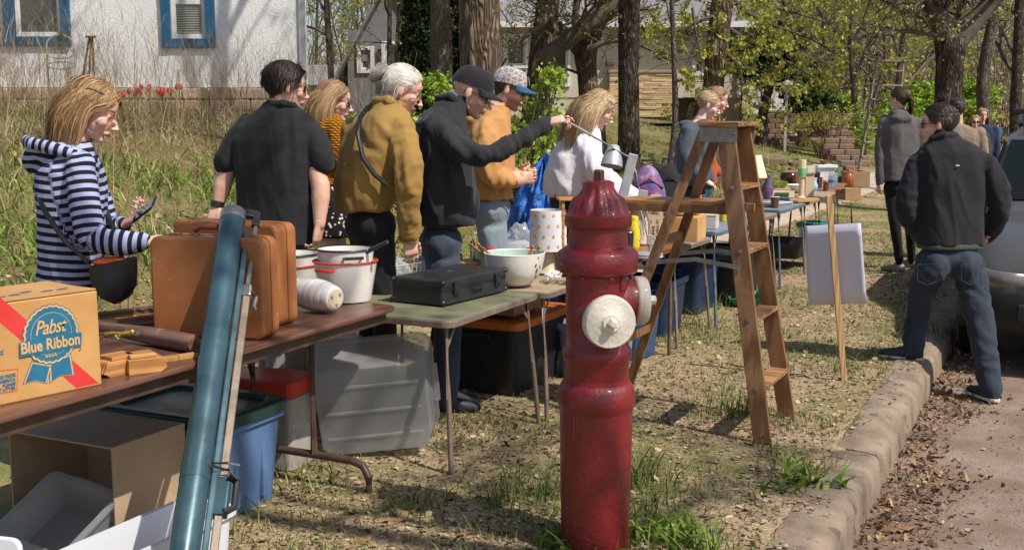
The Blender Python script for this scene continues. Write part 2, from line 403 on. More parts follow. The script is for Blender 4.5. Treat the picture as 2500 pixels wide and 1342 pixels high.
def blades_mesh(name, X, Y, Z, h, w, lean, tint, az=None, droop=.5, seg=3):
    n = len(X); az = rng.rand(n)*6.283 if az is None else az; k = np.arange(seg+1)/seg
    out = lean[:, None]*h[:, None]*(k[None]**1.7); up = h[:, None]*(k[None]-droop*lean[:, None]*.5*k[None]**2.4)
    dx, dy = np.cos(az), np.sin(az); fa = az+1.57+rng.normal(size=n)*.5; wx, wy = np.cos(fa), np.sin(fa)
    ww = w[:, None]*(1-k[None]**1.5*.88)/2
    cx = X[:, None]+dx[:, None]*out; cy = Y[:, None]+dy[:, None]*out; cz = Z[:, None]+up
    A = np.stack([cx-wx[:, None]*ww, cy-wy[:, None]*ww, cz], 2); B = np.stack([cx+wx[:, None]*ww, cy+wy[:, None]*ww, cz], 2)
    V = np.stack([A, B], 2).reshape(-1, 3); o = np.arange(n)[:, None]*(seg+1)*2
    F = np.concatenate([o+np.array([2*i, 2*i+1, 2*i+3, 2*i+2]) for i in range(seg)])
    return np_mesh(name, V, F, {'tint': np.repeat(tint, 2*(seg+1))})
def stuff(name, me, mat, label, cat): return tag(link(name, me, mat), label, cat, kind='stuff')
M_LITTER = tintmat('leaf_litter', [(0, (84, 68, 52)), (.3, (124, 104, 80)), (.6, (160, 140, 112)), (.85, (190, 172, 144)), (1, (150, 112, 80))], .85)
M_GRASS = tintmat('grass_blades', [(0, (64, 82, 36)), (.5, (104, 120, 54)), (.8, (148, 156, 84)), (1, (192, 180, 126))], .6, .3)
M_DRY = tintmat('dry_stalks', [(0, (104, 78, 62)), (.35, (152, 126, 98)), (.7, (206, 186, 148)), (1, (226, 212, 182))], .8, .15)
nb = lambda X, Y, s, o=0: pn(np.stack([X*s+o, Y*s+o*.7, X*0+o], 1))
X, Y = scatter_tn(100000, 2.4, 17, .72, 3.6, 1.6, lambda X, Y, t, n: (.62+.6*nb(X, Y, .9, 3))*np.where(n < .92, np.clip(.35+2.2*nb(X, Y, 2.2, 6), 0, 1)*sst(.70, .9, n), 1))
Z = ground_z(X, Y)+np.where(-X*CA+Y*SA < .92, .016, 0); stuff('leaf_litter', leaves_mesh('leaf_litter', X, Y, Z+.002, .008+.024*rng.rand(len(X))**3, rng.rand(len(X))), M_LITTER, 'straw and broken dry leaves lying over the boulevard strip', 'leaf litter')
M_GUT = tintmat('gutter_leaf', [(0, (58, 44, 34)), (.4, (98, 76, 56)), (.75, (146, 116, 84)), (1, (184, 152, 112))], .85)
X, Y = scatter_tn(42000, 2.6, 16, .02, .70, 1.4, lambda X, Y, t, n: .03+.97*sst(.22, .66, n+.25*nb(X, Y, 1.4)))
stuff('gutter_leaves', leaves_mesh('gutter_leaves', X, Y, X*0-.168, .005+.026*rng.rand(len(X))**4, rng.rand(len(X)), 1.1, .55, .55), M_GUT, 'brown dead leaves gathered in the gutter along the kerb', 'leaf litter')
X, Y = scatter_tn(4500, 2.6, 14, -3, .3, 1.3); stuff('street_leaves', leaves_mesh('street_leaves', X, Y, X*0-.165, .006+.02*rng.rand(len(X))**3, rng.rand(len(X))), M_GUT, 'dry leaf scraps strewn thinly over the street', 'leaf litter')
X, Y = scatter_tn(26000, 3.5, 30, 3.4, 7.5, 1.2, lambda X, Y, t, n: .55+.6*nb(X, Y, .5, 8)); Z = ground_z(X, Y)
stuff('wood_chips', leaves_mesh('wood_chips', X, Y, Z+.004, .02+.035*rng.rand(len(X)), rng.rand(len(X)), .3, .4), M_LITTER, 'wood chips and straw spread over the bare bank', 'wood chips')
# short grass on the strip: patches and a thin cover
X, Y = scatter_tn(80000, 2.6, 22, .86, 3.5, 1.5, lambda X, Y, t, n: np.clip(.18+1.5*nb(X, Y, 1.1, 5)+.35*nb(X, Y, 3.5, 1)+.25*sst(9, 14, t), .03, 1))
Z = ground_z(X, Y); n_ = len(X); stuff('strip_grass', blades_mesh('strip_grass', X, Y, Z, .018+.05*rng.rand(n_), .003+.003*rng.rand(n_), .3+.7*rng.rand(n_), rng.rand(n_)), M_GRASS, 'thin short green grass growing on the boulevard strip', 'grass')
# taller tufts by the hydrant, the kerb and table legs
tx, ty, th = [], [], []
for (u, v, k, h, sp) in ((1300, 1215, 60, .2, .07), (1215, 1230, 30, .14, .05), (1590, 1300, 70, .16, .12), (1640, 1330, 50, .12, .12), (1560, 1180, 60, .24, .06), (1370, 1325, 80, .12, .1), (1035, 1235, 60, .14, .07), (1230, 1310, 40, .1, .1), (1800, 1010, 70, .2, .06), (1975, 1150, 40, .13, .08), (1940, 1170, 20, .1, .06), (2290, 815, 30, .17, .05), (1900, 1130, 40, .1, .06), (1690, 790, 120, .16, .3), (1760, 740, 140, .16, .35), (1450, 1338, 90, .1, .1), (1500, 1240, 60, .1, .1), (560, 1300, 70, .12, .12), (720, 1170, 80, .1, .14), (2070, 900, 50, .1, .1), (1180, 790, 60, .1, .2), (2150, 870, 50, .12, .08), (1860, 1090, 30, .09, .05)):
    p = G(u, v); tx.append(p.x+rng.normal(size=k)*sp); ty.append(p.y+rng.normal(size=k)*sp); th.append(h*(.45+.75*rng.rand(k)))
X, Y, Hh = map(np.concatenate, (tx, ty, th)); n_ = len(X)
stuff('grass_tufts', blades_mesh('grass_tufts', X, Y, ground_z(X, Y), Hh, .004+.004*rng.rand(n_), .35+.8*rng.rand(n_), rng.rand(n_)*.85, seg=4), M_GRASS, 'taller green grass tufts by the hydrant, kerb and table legs', 'grass')
# bank: green weeds below, dry stalks above
M_WEED = tintmat('weeds', [(0, (76, 104, 38)), (.5, (122, 150, 60)), (.85, (166, 182, 90)), (1, (196, 184, 128))], .55, .35)
def region(n, f):
    t = rng.uniform(3, 60, n*6); q = rng.uniform(4.5, 16, n*6); X = t*SA-q*CA; Y = t*CA+q*SA; k = f(X, Y, t, q) > rng.rand(n*6); return X[k][:n], Y[k][:n]
X, Y = region(40000, lambda X, Y, t, n: np.where((X < 1.6) & (Y < 18.3) & (X > -9.5), np.clip(.45+1.3*nb(X, Y, .6, 2), .03, 1)*sst(4.6, 5.6, n)*(1-.75*sst(8.3, 11, n)), 0)); n_ = len(X)
stuff('bank_weeds', blades_mesh('bank_weeds', X, Y, ground_z(X, Y), .06+.20*rng.rand(n_)**1.3, .010+.024*rng.rand(n_), .5+.9*rng.rand(n_), rng.rand(n_)*.95), M_WEED, 'fresh green weeds and grass on the bank below the white house', 'weeds')
X, Y = region(30000, lambda X, Y, t, n: np.where((X < .6) & (Y < 18.4) & (X > -10), np.clip(.6+.8*nb(X, Y, .5, 6), 0, 1)*(.4+.6*sst(7.2, 9.6, n)), 0)); n_ = len(X)
stuff('dry_grass', blades_mesh('dry_grass', X, Y, ground_z(X, Y), .12+.36*rng.rand(n_)**1.5, .004+.005*rng.rand(n_), .7+1.6*rng.rand(n_), rng.rand(n_)*.8), M_DRY, 'matted dry straw grass lying on the bank', 'dry grass')
def stalks(n, f, h0, h1):
    X, Y = region(n, f); V, F, A = [], [], []; m = len(X); Z = ground_z(X, Y); h = h0+(h1-h0)*rng.rand(m)**1.3
    me1 = (X, Y, Z, h, .004+.004*rng.rand(m), .08+.6*rng.rand(m)**1.6, rng.rand(m)*.6)
    # side twigs start along the stalk
    k = 4; az = rng.rand(m)*6.283; xs, ys, zs, hs, tn_ = [], [], [], [], []
    for j in range(k):
        q = .45+.5*rng.rand(m); xs.append(X); ys.append(Y); zs.append(Z+h*q); hs.append(h*(.12+.2*rng.rand(m))); tn_.append(me1[6])
    return me1, (np.concatenate(xs), np.concatenate(ys), np.concatenate(zs), np.concatenate(hs), np.full(m*k, .0035), .5+.9*rng.rand(m*k), np.concatenate(tn_))
a, b = stalks(4200, lambda X, Y, t, n: np.where((X < -1.6) & (Y < 18.3) & (X > -10), (.25+.75*sst(7, 9.4, n))*np.clip(.7+.7*nb(X, Y, .7, 4), 0, 1), 0), .7, 1.65)
az = None
me = blades_mesh('dry_stalks', *[np.concatenate([p, q]) for p, q in zip(a, b)], droop=.2)
stuff('dry_stalks', me, M_DRY, 'tall bare dead flower stalks standing before the white house', 'dry stalks')
X, Y = region(22000, lambda X, Y, t, n: np.where((X > 1.2) & (Y < 40), np.clip(.25+1.3*nb(X, Y, .5, 9), .02, 1)*sst(4.8, 5.4, n)*np.clip(30/Y-.5, .1, 1), 0)); n_ = len(X)
stuff('lawn_grass', blades_mesh('lawn_grass', X, Y, ground_z(X, Y), .06+.1*rng.rand(n_), .012+.014*rng.rand(n_), .3+.8*rng.rand(n_), rng.rand(n_)), M_GRASS, 'patchy lawn grass on the slope before the cream house', 'grass')
# broad dandelion-like leaves at the hydrant foot
X = np.concatenate([G(u, v).x+rng.normal(size=45)*.08 for u, v in ((1620, 1310), (1670, 1330), (1390, 1335), (1960, 1180))]); Y = np.concatenate([G(u, v).y+rng.normal(size=45)*.07 for u, v in ((1620, 1310), (1670, 1330), (1390, 1335), (1960, 1180))]); n_ = len(X)
stuff('low_weeds', blades_mesh('low_weeds', X, Y, ground_z(X, Y), .05+.08*rng.rand(n_), .016+.016*rng.rand(n_), .8+.6*rng.rand(n_), rng.rand(n_)*.8), M_WEED, 'low broad leaved weeds at the foot of the red hydrant', 'weeds')
# a few whole oak leaves
M_OAK = pm('oak_leaf', (172, 128, 88), (120, 84, 56), 20, .8, bump=.3, bscale=90)
def oak():
    pts = []
    for side in (1, -1):
        seq = [(0, .02), (.2, .16), (.27, .06), (.42, .27), (.52, .1), (.66, .3), (.76, .12), (.9, .16), (1, .0)]
        seq = seq if side == 1 else seq[::-1]
        pts += [(x-.5, side*y) for x, y in seq][:-1]
    pts.append((-.72, .0)); b = MB(); n = len(pts)
    b.v = [(0, 0, .06)]+[(x, y, .10*abs(y)*2+.12*x*x+.02*math.sin(9*x)) for x, y in pts]; b.f = [(0, 1+i, 1+(i+1) % n) for i in range(n)]
    return b.mesh('oak_leaf')
ol = oak(); ol.materials.append(M_OAK)
for i, (u, v, z, sz, a) in enumerate(((970, 1272, 0, .12, .5), (1222, 1296, 0, .13, 2.2), (1135, 1303, 0, .1, 1.1), (2292, 1112, -.16, .1, .4), (2190, 1292, -.16, .14, 3.0), (1830, 1085, 0, .09, 1.9), (880, 1330, 0, .11, 4), (2255, 990, -.16, .1, 2.), (1870, 1210, 0, .08, .8))):
    p = G(u, v, z); o = link('oak_leaf', ol, None); o.location = (p.x, p.y, (gz(p.x, p.y) if z == 0 else -.165)+.004); o.scale = (sz,)*3; o.rotation_euler = (.15*math.sin(i*3), .12, a)
    tag(o, 'curled brown oak leaf lying on the '+('boulevard ground' if z == 0 else 'gutter edge of the street'), 'leaf', 'oak leaves on the '+('strip' if z == 0 else 'street'))
# red tulips before the white house
M_TUL = pm('tulip_red', (205, 34, 30), (160, 20, 20), 30, .5, bump=0); M_STEM = plain('tulip_stem', (96, 130, 60), .6)
mt = MB().lathe([(.004, 0), (.028, .012), (.036, .035), (.03, .06), (.018, .075)], 9).mesh('tulip'); mt.materials.append(M_TUL)
ms = MB().tube([(0, 0, 0), (.01, 0, .14), (0, 0, .3)], .005, 5); ms = ms.mesh('tulip_stem'); ms.materials.append(M_STEM)
for i in range(17):
    u = 300+145*((i*.618) % 1) + random.uniform(-8, 8); v = 228+random.uniform(-9, 16); Yt = 16.6+random.uniform(-.4, .4); p = P(u, v, Yt); g = gz(p.x, p.y)
    t = thing('tulip', 'red tulip in bloom at the foot of the white house', 'tulip', (p.x, p.y, g), 0, 'red tulips by the house')
    s_ = max(.12, p.z-g); a = link('flower', mt, None, t); a.location = (0, 0, s_); a.scale = (.95, .95, 1.2); a.rotation_euler = (random.uniform(-.3, .3), random.uniform(-.3, .3), 0)
    b = link('stem', ms, None, t); b.scale = (1, 1, s_/.3)
# ================================================================ BUILDINGS
def wall_open(mb, x0, x1, z0, z1, y0, y1, ops):
    xs = sorted({x0, x1, *[o[0] for o in ops], *[o[1] for o in ops]}); zs = sorted({z0, z1, *[o[2] for o in ops], *[o[3] for o in ops]})
    xs = [q for q in xs if x0 <= q <= x1]; zs = [q for q in zs if z0 <= q <= z1]
    for i in range(len(xs)-1):
        j = 0
        while j < len(zs)-1:
            k = j; cx = (xs[i]+xs[i+1])/2
            solid = lambda q: not any(o[0] < cx < o[1] and o[2] < (zs[q]+zs[q+1])/2 < o[3] for o in ops)
            if not solid(j): j += 1; continue
            while k < len(zs)-1 and solid(k): k += 1
            mb.box(((xs[i]+xs[i+1])/2, (y0+y1)/2, (zs[j]+zs[k])/2), (xs[i+1]-xs[i], y1-y0, zs[k]-zs[j])); j = k
    return mb
def stucco(name, c1, c2):
    T = NT_(name); co = T.coord(); v = T.noise(co, 30, 5, .7, .8); m = T.noise(co, 1.2, 4, .6)
    return T.out(T.mix(T.ramp(m, [(.35, (.35,)*3), (.65, (0,)*3)]), s2l(c1), s2l(c2)), .9, T.bump(v, .9, .03), spec=.2)
M_STUC = stucco('white_stucco', (242, 240, 238), (230, 228, 227)); M_STUC2 = stucco('cream_stucco', (206, 194, 178), (190, 178, 160))
M_BLUE = pm('blue_trim', (28, 90, 124), (22, 78, 110), 6, .45, bump=.1); M_WHITE = pm('white_paint', (226, 224, 220), (206, 203, 198), 7, .5, bump=.08)
T = NT_('window_glass'); T.out(s2l((74, 74, 68)), .06, T.bump(T.noise(T.coord(), 1.5, 2), .08, .05), spec=.8); M_PANE = T.m
M_BLIND = pm('blind_slats', (190, 190, 180), (160, 160, 150), 5, .6, bump=0)
M_STONE = pm('foundation_stone', (196, 176, 150), (150, 130, 108), 5, .9, bump=.6, bscale=30, bdist=.02)
def window(parent, x0, x1, z0, z1, y, trim, tm, blind=False, mull=None, meet=None, sash=.07):
    """casing boards proud of the wall, a recessed sash and pane"""
    w = thing('window', None, None); w.parent = parent; w.location = (0, 0, 0)
    c = MB(); cw = trim
    for (a, b, q, r) in ((x0-cw, x0, z0-cw, z1+cw), (x1, x1+cw, z0-cw, z1+cw)): c.box(((a+b)/2, y-.03, (q+r)/2), (b-a, .07, r-q))
    c.box(((x0+x1)/2, y-.028, z0-cw/2), (x1-x0-.004, .066, cw)); c.box(((x0+x1)/2, y-.028, z1+cw/2), (x1-x0-.004, .066, cw))
    if mull:
        for q in mull: c.box((q, y-.026, (z0+z1)/2), (cw*1.15, .062, z1-z0-.004))
    c.build('frame', tm, w, bevel=.008)
    edges = [x0]+sum([[q-cw*.58, q+cw*.58] for q in (mull or [])], [])+[x1]
    for i in range(0, len(edges), 2):
        a, b = edges[i]+.004, edges[i+1]-.004; s = MB()
        for q in (a+sash/2, b-sash/2): s.box((q, y+.035, (z0+z1)/2), (sash, .05, z1-z0-.01))
        for q in (z0+.005+sash/2, z1-.005-sash/2)+((meet,) if meet else ()): s.box(((a+b)/2, y+.036, q), (b-a-2*sash+.004, .046, sash))
        s.build('sash', M_WHITE, w, bevel=.006)
        MB().box(((a+b)/2, y+.055, (z0+z1)/2), (b-a-.02, .008, z1-z0-.02)).build('pane', M_PANE, w)
        if blind:
            m = MB(); q = z0+.1
            while q < (meet or z1)-.05: m.box(((a+b)/2, y+.044, q), (b-a-2*sash-.02, .012, .022), M=rotM('X', .5)); q += .038
            tag(m.build('blind', M_BLIND, w), kind='stuff')
    return w
# --- white house on the left
HY = 18.6; px = lambda u, Y=HY: (u-1250)/FPX*Y*.9905*(1/ .9905); pz = lambda v, Y=HY: P(1250, v, Y).z
h1 = thing('white_house', 'white stucco house with blue window frames above the weedy bank', 'house')
xr = P(742, 60, HY).x; zb = pz(214)
w1 = (P(418, 50, HY).x, P(503, 50, HY).x, pz(95), pz(95)+1.35); w2 = (P(-40, 50, HY).x, P(150, 50, HY).x, pz(90), pz(90)+1.35)
mb = MB(); wall_open(mb, -15, xr, zb, 7.2, HY, HY+.22, [w1, w2]); mb.box((-15+.1, HY+4, 4.5), (.2, 7.6, 6)); mb.bar((xr-.16, HY+.1, (zb+7.2)/2), (xr-2.0, HY+8.1, (zb+7.2)/2), .2, 7.2-zb-.01); mb.box(((xr-17)/2, HY+8.2, 4.6), (xr+13, .2, 5.4))
mb.build('wall', M_STUC, h1)
MB().box(((xr-15)/2, HY+1.2, 4.4), (xr+14.4, .05, 5.0)).build('inner_wall', plain('dark_room', (70, 66, 60), .9), h1)
MB().box((xr-.03, HY-.012, 4.7), (.11, .045, 5.0)).build('corner_trim', pm('grey_trim', (170, 172, 174), None, 5, .6), h1, bevel=.005)
window(h1, w1[0], w1[1], w1[2], w1[3], HY, .15, M_BLUE, True, meet=P(460, 6, HY).z)
window(h1, w2[0], w2[1], w2[2], w2[3], HY, .15, M_BLUE, False, mull=[P(23, 50, HY).x])
x = -14.6; r = 0
for row in range(3):
    x = -11+.2*(row % 2)
    while x < xr-.05:
        L = random.uniform(.32, .62); L = min(L, xr-x+.03); hh = .17
        MB().box((x+L/2, HY-.04+random.uniform(-.012, .012), zb-.1-row*.185), (L-.014, .14, hh)).build('stone', M_STONE, h1, bevel=.02); x += L
MB().box(((xr-11)/2, HY+.09, zb-.4), (xr+11, .16, .8)).build('foundation', pm('mortar', (150, 138, 122), None, 10, .95), h1)
rf = MB(); rf.add([(-15.6, HY-.5, 7.1), (xr+.5, HY-.5, 7.1), (xr-.5, HY+4.2, 10), (-15.6, HY+4.2, 10), (-15.6, HY+8.9, 7.1), (xr-1.6, HY+8.9, 7.1)], [(0, 1, 2, 3), (3, 2, 5, 4), (0, 3, 4), (1, 5, 2), (0, 4, 5, 1)]); M_SHING = None
def shingle():
    T = NT_('shingles'); co = T.coord((1, 1, 1)); b = T.new('TexBrick'); b.inputs['Scale'].default_value = 3.2; b.inputs['Brick Width'].default_value = 1.0; b.inputs['Row Height'].default_value = .4; b.inputs['Mortar Size'].default_value = .02
    b.inputs['Color1'].default_value = (*s2l((118, 116, 116)), 1); b.inputs['Color2'].default_value = (*s2l((146, 143, 142)), 1); b.inputs['Mortar'].default_value = (*s2l((80, 78, 78)), 1)
    T.L(co, b.inputs['Vector']); n = T.noise(co, 60, 3); return T.out(T.mix(.3, b.outputs['Color'], T.ramp(n, [(.3, s2l((90, 88, 88))), (.7, s2l((160, 158, 156)))])), .9, T.bump(b.outputs['Fac'], -.5, .02), spec=.2)
M_SHING = shingle(); rf.build('roof', M_SHING, h1)
# --- grey house and garage further back
M_GREY = pm('grey_siding', (128, 128, 130), (112, 112, 114), 5, .8); M_DARKT = pm('dark_trim', (70, 66, 64), None, 5, .7)
GY = 30; h2 = thing('grey_house', 'grey gabled house with small white windows behind the trees', 'house')
xl, xr2 = P(850, 200, GY).x, P(1120, 200, GY).x; zg = P(850, 150, GY).z; zt = P(985, -90, GY).z
g = MB(); xm = (xl+xr2)/2
wo = (P(878, 1, GY).x, P(902, 1, GY).x, P(1, 170, GY).z, P(1, 123, GY).z)
wall_open(g, xl, xr2, .8, zg, GY, GY+.2, [wo]); g.add([(xl, GY, zg), (xr2, GY, zg), (xm, GY, zt), (xl, GY+.2, zg), (xr2, GY+.2, zg), (xm, GY+.2, zt)], [(0, 1, 2), (5, 4, 3), (0, 2, 5, 3), (1, 4, 5, 2)])
g.box((xl+.1, GY+4, 2.4), (.2, 7.8, zg*2-3.2)); g.box((xr2-.1, GY+4, 2.4), (.2, 7.8, zg*2-3.2)); g.build('wall', M_GREY, h2)
MB().box((xm, GY+1, 2.6), (xr2-xl-.5, .05, 3)).build('inner_wall', MATS['dark_room'], h2)
k = MB(); 
for sx in (xl-.35, xr2+.35):
    zz = zg-(zt-zg)/(xm-xl)*.35; k.add([(sx, GY-.4, zz), (xm, GY-.4, zt+.08), (xm, GY+8.4, zt+.08), (sx, GY+8.4, zz), (sx, GY-.4, zz+.14), (xm, GY-.4, zt+.22), (xm, GY+8.4, zt+.22), (sx, GY+8.4, zz+.14)], [(0, 3, 2, 1), (4, 5, 6, 7), (0, 1, 5, 4), (2, 3, 7, 6), (0, 4, 7, 3), (1, 2, 6, 5)])
k.build('roof', M_SHING, h2, fix=True); window(h2, *wo, GY, .1, M_WHITE, sash=.04)
qz = P(1, 140, GY).z
for uu in (940, 1010):
    a = P(uu, 1, GY).x; w3 = (a, a+.5, qz-.55, qz+.3); window(h2, *w3, GY-.09, .1, M_WHITE, sash=.04)
h3 = thing('garage', 'low grey garage with shingled roof far behind the white house', 'garage'); Y3 = 46
a, b = P(690, 1, Y3).x, P(880, 1, Y3).x; z0, z1, z2 = .5, P(1, 205, Y3).z, P(1, 150, Y3).z
MB().box(((a+b)/2, Y3+3, (z0+z1)/2), (b-a, 6, z1-z0)).build('wall', pm('pale_siding', (168, 166, 162), None, 5, .8), h3)
MB().add([(a-.3, Y3-.4, z1-.05), (b+.3, Y3-.4, z1-.05), (b+.3, Y3+3, z2), (a-.3, Y3+3, z2), (a-.3, Y3+6.4, z1-.05), (b+.3, Y3+6.4, z1-.05)], [(0, 1, 2, 3), (3, 2, 5, 4), (0, 3, 4), (1, 5, 2), (0, 4, 5, 1)]).build('roof', M_SHING, h3)
# --- cream stucco house
CY = 34; h4 = thing('cream_house', 'cream stucco house with white eaves and a tan stone panel', 'house'); Xc = lambda u: P(u, 1, CY).x; Zc = lambda v: P(1250, v, CY).z
x0, x1 = Xc(1130), Xc(1812); ze = Zc(66); zb = Zc(305); wA = (Xc(1236), Xc(1282), Zc(160), Zc(90)); wB = (Xc(1330), Xc(1386), Zc(205), Zc(95)); wD = (Xc(1700), Xc(1722), Zc(178), Zc(146))
mb = wall_open(MB(), x0, x1, Zc(238), ze, CY, CY+.25, [wA, wB, wD]); mb.box((x1-.12, CY+5, (zb+ze)/2), (.24, 9.6, ze-zb)); mb.box((x0+.12, CY+5, (zb+ze)/2), (.24, 9.6, ze-zb))
mb.build('wall', M_STUC2, h4)
MB().box(((x0+Xc(1650))/2, CY+.13, (zb+Zc(238))/2-.3), (Xc(1650)-x0, .2, Zc(238)-zb+.6-.004)).build('lower_wall', M_STUC2, h4)
MB().box(((Xc(1752)+x1)/2, CY-.03, (zb+Zc(238))/2-.4), (x1-Xc(1752), .5, Zc(238)-zb+.8-.01)).build('pier', pm('tan_stucco', (176, 160, 138), None, 4, .9, bump=.5, bscale=60), h4)
MB().box(((Xc(1650)+Xc(1752))/2, CY+1.2, (zb+Zc(238))/2-.3), (Xc(1752)-Xc(1650), .1, Zc(238)-zb+.6)).build('garage_door', pm('garage_door', (150, 138, 120), None, 4, .7), h4)
MB().box(((x0+x1)/2, CY+1.5, (zb+ze)/2+.6), (x1-x0-.6, .05, ze-zb-1.6)).build('inner_wall', MATS['dark_room'], h4)
rf = MB(); e = .5; zr = ze+2.6; rf.add([(x0-e, CY-e, ze), (x1+e, CY-e, ze), (x1+e, CY+10.5, ze), (x0-e, CY+10.5, ze), (x0+4.4, CY+5, zr), (x1-4.4, CY+5, zr)], [(0, 1, 5, 4), (1, 2, 5), (2, 3, 4, 5), (3, 0, 4), (0, 3, 2, 1)]); rf.build('roof', M_SHING, h4)
MB().box(((x0+x1)/2, CY-e-.03, ze+.02), (x1-x0+1.1, .1, .16)).box((x1+e+.03, CY+5, ze+.02), (.1, 11, .155)).build('gutter', M_WHITE, h4, bevel=.01)
for q in (wA, wB, wD): window(h4, *q, CY, .09, M_WHITE, sash=.05)
MB().tube([(x1-.05, CY-.5, ze), (x1-.05, CY-.08, ze-.25), (x1-.05, CY-.08, Zc(232)), (x1+.1, CY-.25, Zc(243)), (Xc(1856), CY-.5, Zc(268))], .055, 8).build('downspout', M_WHITE, h4, True)
MB().box((Xc(1491), CY-.1, Zc(155)), (.26, .18, .13)).build('mailbox', pm('bronze_box', (96, 78, 62), None, 6, .5), h4, bevel=.02)
MB().lathe([(.03, 0), (.1, .02), (.08, .14), (.04, .18)], 8, (Xc(1494), CY-.12, Zc(103))).build('porch_light', MATS['bronze_box'], h4, True)
# tan ledge-stone panel: courses too thin to pick apart
M_LEDGE = tintmat('ledge_stone', [(0, (172, 140, 104)), (.4, (204, 174, 134)), (.75, (218, 196, 160)), (1, (182, 162, 134))], .9)
V, F, A = [], [], []; z = Zc(286); mbb = MB(); tints = []
while z < Zc(180):
    hh = random.uniform(.045, .075); x = Xc(1488)
    while x < Xc(1648):
        L = random.uniform(.25, .75); L = min(L, Xc(1648)-x)
        mbb.box((x+L/2, CY-.22+random.uniform(-.015, .015), z+hh/2), (L-.008, .4, hh-.005)); tints += [random.random()]*8; x += L
    z += hh
me = mbb.mesh('ledge'); at = me.attributes.new('tint', 'FLOAT', 'POINT'); at.data.foreach_set('value', tints)
tag(link('stone_panel', me, M_LEDGE, h4), 'tan ledge stone panel of thin courses', kind='stuff')
MB().box(((Xc(1488)+Xc(1648))/2, CY-.2, Zc(177)), (Xc(1648)-Xc(1488)+.08, .52, .07)).build('stone_cap', pm('cap_stone', (150, 132, 108), None, 6, .9), h4, bevel=.01)
# --- white plank fence and shed beside the cream house, chain-link panel
def planks(t, name, u0, u1, v0, v1, Y, w, mat):
    x = P(u0, 1, Y).x; xe = P(u1, 1, Y).x; z0, z1 = P(1, v1, Y).z-.3, P(1, v0, Y).z
    while x < xe: MB().box((x+w/2, Y+random.uniform(-.008, .008), (z0+z1)/2), (w-.012, .025, z1-z0)).build(name, mat, t, bevel=.004); x += w
fe = thing('plank_fence', 'white vertical plank fence with a brown top rail beside the cream house', 'fence'); planks(fe, 'plank', 1815, 1866, 166, 262, 36, .16, M_WHITE)
MB().box(((P(1815, 1, 36).x+P(1866, 1, 36).x)/2, 35.97, P(1, 160, 36).z), (P(1866, 1, 36).x-P(1815, 1, 36).x, .1, .14)).build('rail', pm('brown_rail', (120, 84, 62), None, 6, .8), fe, bevel=.01)
sh = thing('white_shed', 'white board shed half hidden behind the dark evergreen', 'shed'); planks(sh, 'board', 1868, 1968, 118, 250, 42, .2, M_WHITE)
MB().box(((P(1868, 1, 42).x+P(1968, 1, 42).x)/2, 43.5, P(1, 200, 42).z), (P(1968, 1, 42).x-P(1868, 1, 42).x, 2.9, 2.2)).build('body', M_WHITE, sh)
MB().box(((P(1868, 1, 42).x+P(1968, 1, 42).x)/2, 43.3, P(1, 112, 42).z), (2.2, 4, .12)).build('roof', M_SHING, sh)
cl = thing('chain_link_fence', 'low rusty chain link fence panel in front of the white planks', 'fence'); a, b = P(1817, 1, 33.5), P(1866, 1, 33.5); z0, z1 = P(1, 262, 33.5).z, P(1, 205, 33.5).z
m = MB(); 
for q in (a.x, b.x): m.tube([(q, 33.5, z0-.5), (q, 33.5, z1)], .025, 6)
m.tube([(a.x, 33.5, z1), (b.x, 33.5, z1)], .02, 6); m.build('post', pm('rusty_post', (110, 92, 76), None, 9, .7, metal=.3), cl)
m = MB(); h_ = z1-z0; s = -h_
while s < b.x-a.x:
    for sg in (1, -1):
        p0 = Vector((a.x+s, 33.5, z0)) if sg == 1 else Vector((a.x+s, 33.5, z1)); p1 = p0+Vector((h_, 0, sg*h_))
        k0 = max(0, -s/h_); k1 = min(1, (b.x-a.x-s)/h_)
        if k1 > k0: m.bar(p0.lerp(p1, k0), p0.lerp(p1, k1), .006, .006)
    s += .09
tag(m.build('wire_mesh', MATS['rusty_post'], cl), kind='stuff')
# --- block retaining walls and step wall
M_BLK = pm('retaining_block', (142, 116, 98), (112, 90, 76), 4, .95, bump=.7, bscale=50, bdist=.02)
bm_ = MB().box((0, 0, 0), (.385, .26, .148)); blk = bm_.mesh('block'); blk.materials.append(M_BLK)
def blocks(t, u0, u1, v0, v1, Y, ang=0, setback=.02):
    z = P(1, v1, Y).z; row = 0; a = P(u0, 1, Y).x; b = P(u1, 1, Y).x
    while z < P(1, v0, Y).z:
        x = a-.2*(row % 2)
        while x < b:
            o = link('block', blk, None, t); o.location = (x+.2, Y+row*setback+ang*(x-a)+random.uniform(-.012, .012), z); o.rotation_euler = (0, 0, random.uniform(-.03, .03)); o.scale = (1, 1, 1)
            m_ = o.modifiers.new('b', 'BEVEL'); m_.width = .02; m_.segments = 1; x += .40
        z += .152; row += 1
rw = thing('retaining_wall', 'long brown concrete block retaining wall behind the lamp post', 'wall'); blocks(rw, 1818, 2085, 276, 346, 34)
rw2 = thing('retaining_wall', 'short lower tier of brown blocks under a dry shrub', 'wall'); blocks(rw2, 1958, 2092, 322, 352, 32.6)
st_ = thing('step_wall', 'stepped brown block wall descending beside the sloping lawn', 'wall')
for i, (u0, u1, v) in enumerate(((1985, 2068, 342), (2020, 2076, 356), (2035, 2084, 370), (2050, 2094, 384), (2062, 2102, 397), (2076, 2112, 410))): blocks(st_, u0, u1, v-2, v+2, 30-.35*i)
gw = MB().box((P(2010, 1, 31).x, 33.3, .75), (7.4, 2.4, 1.2))
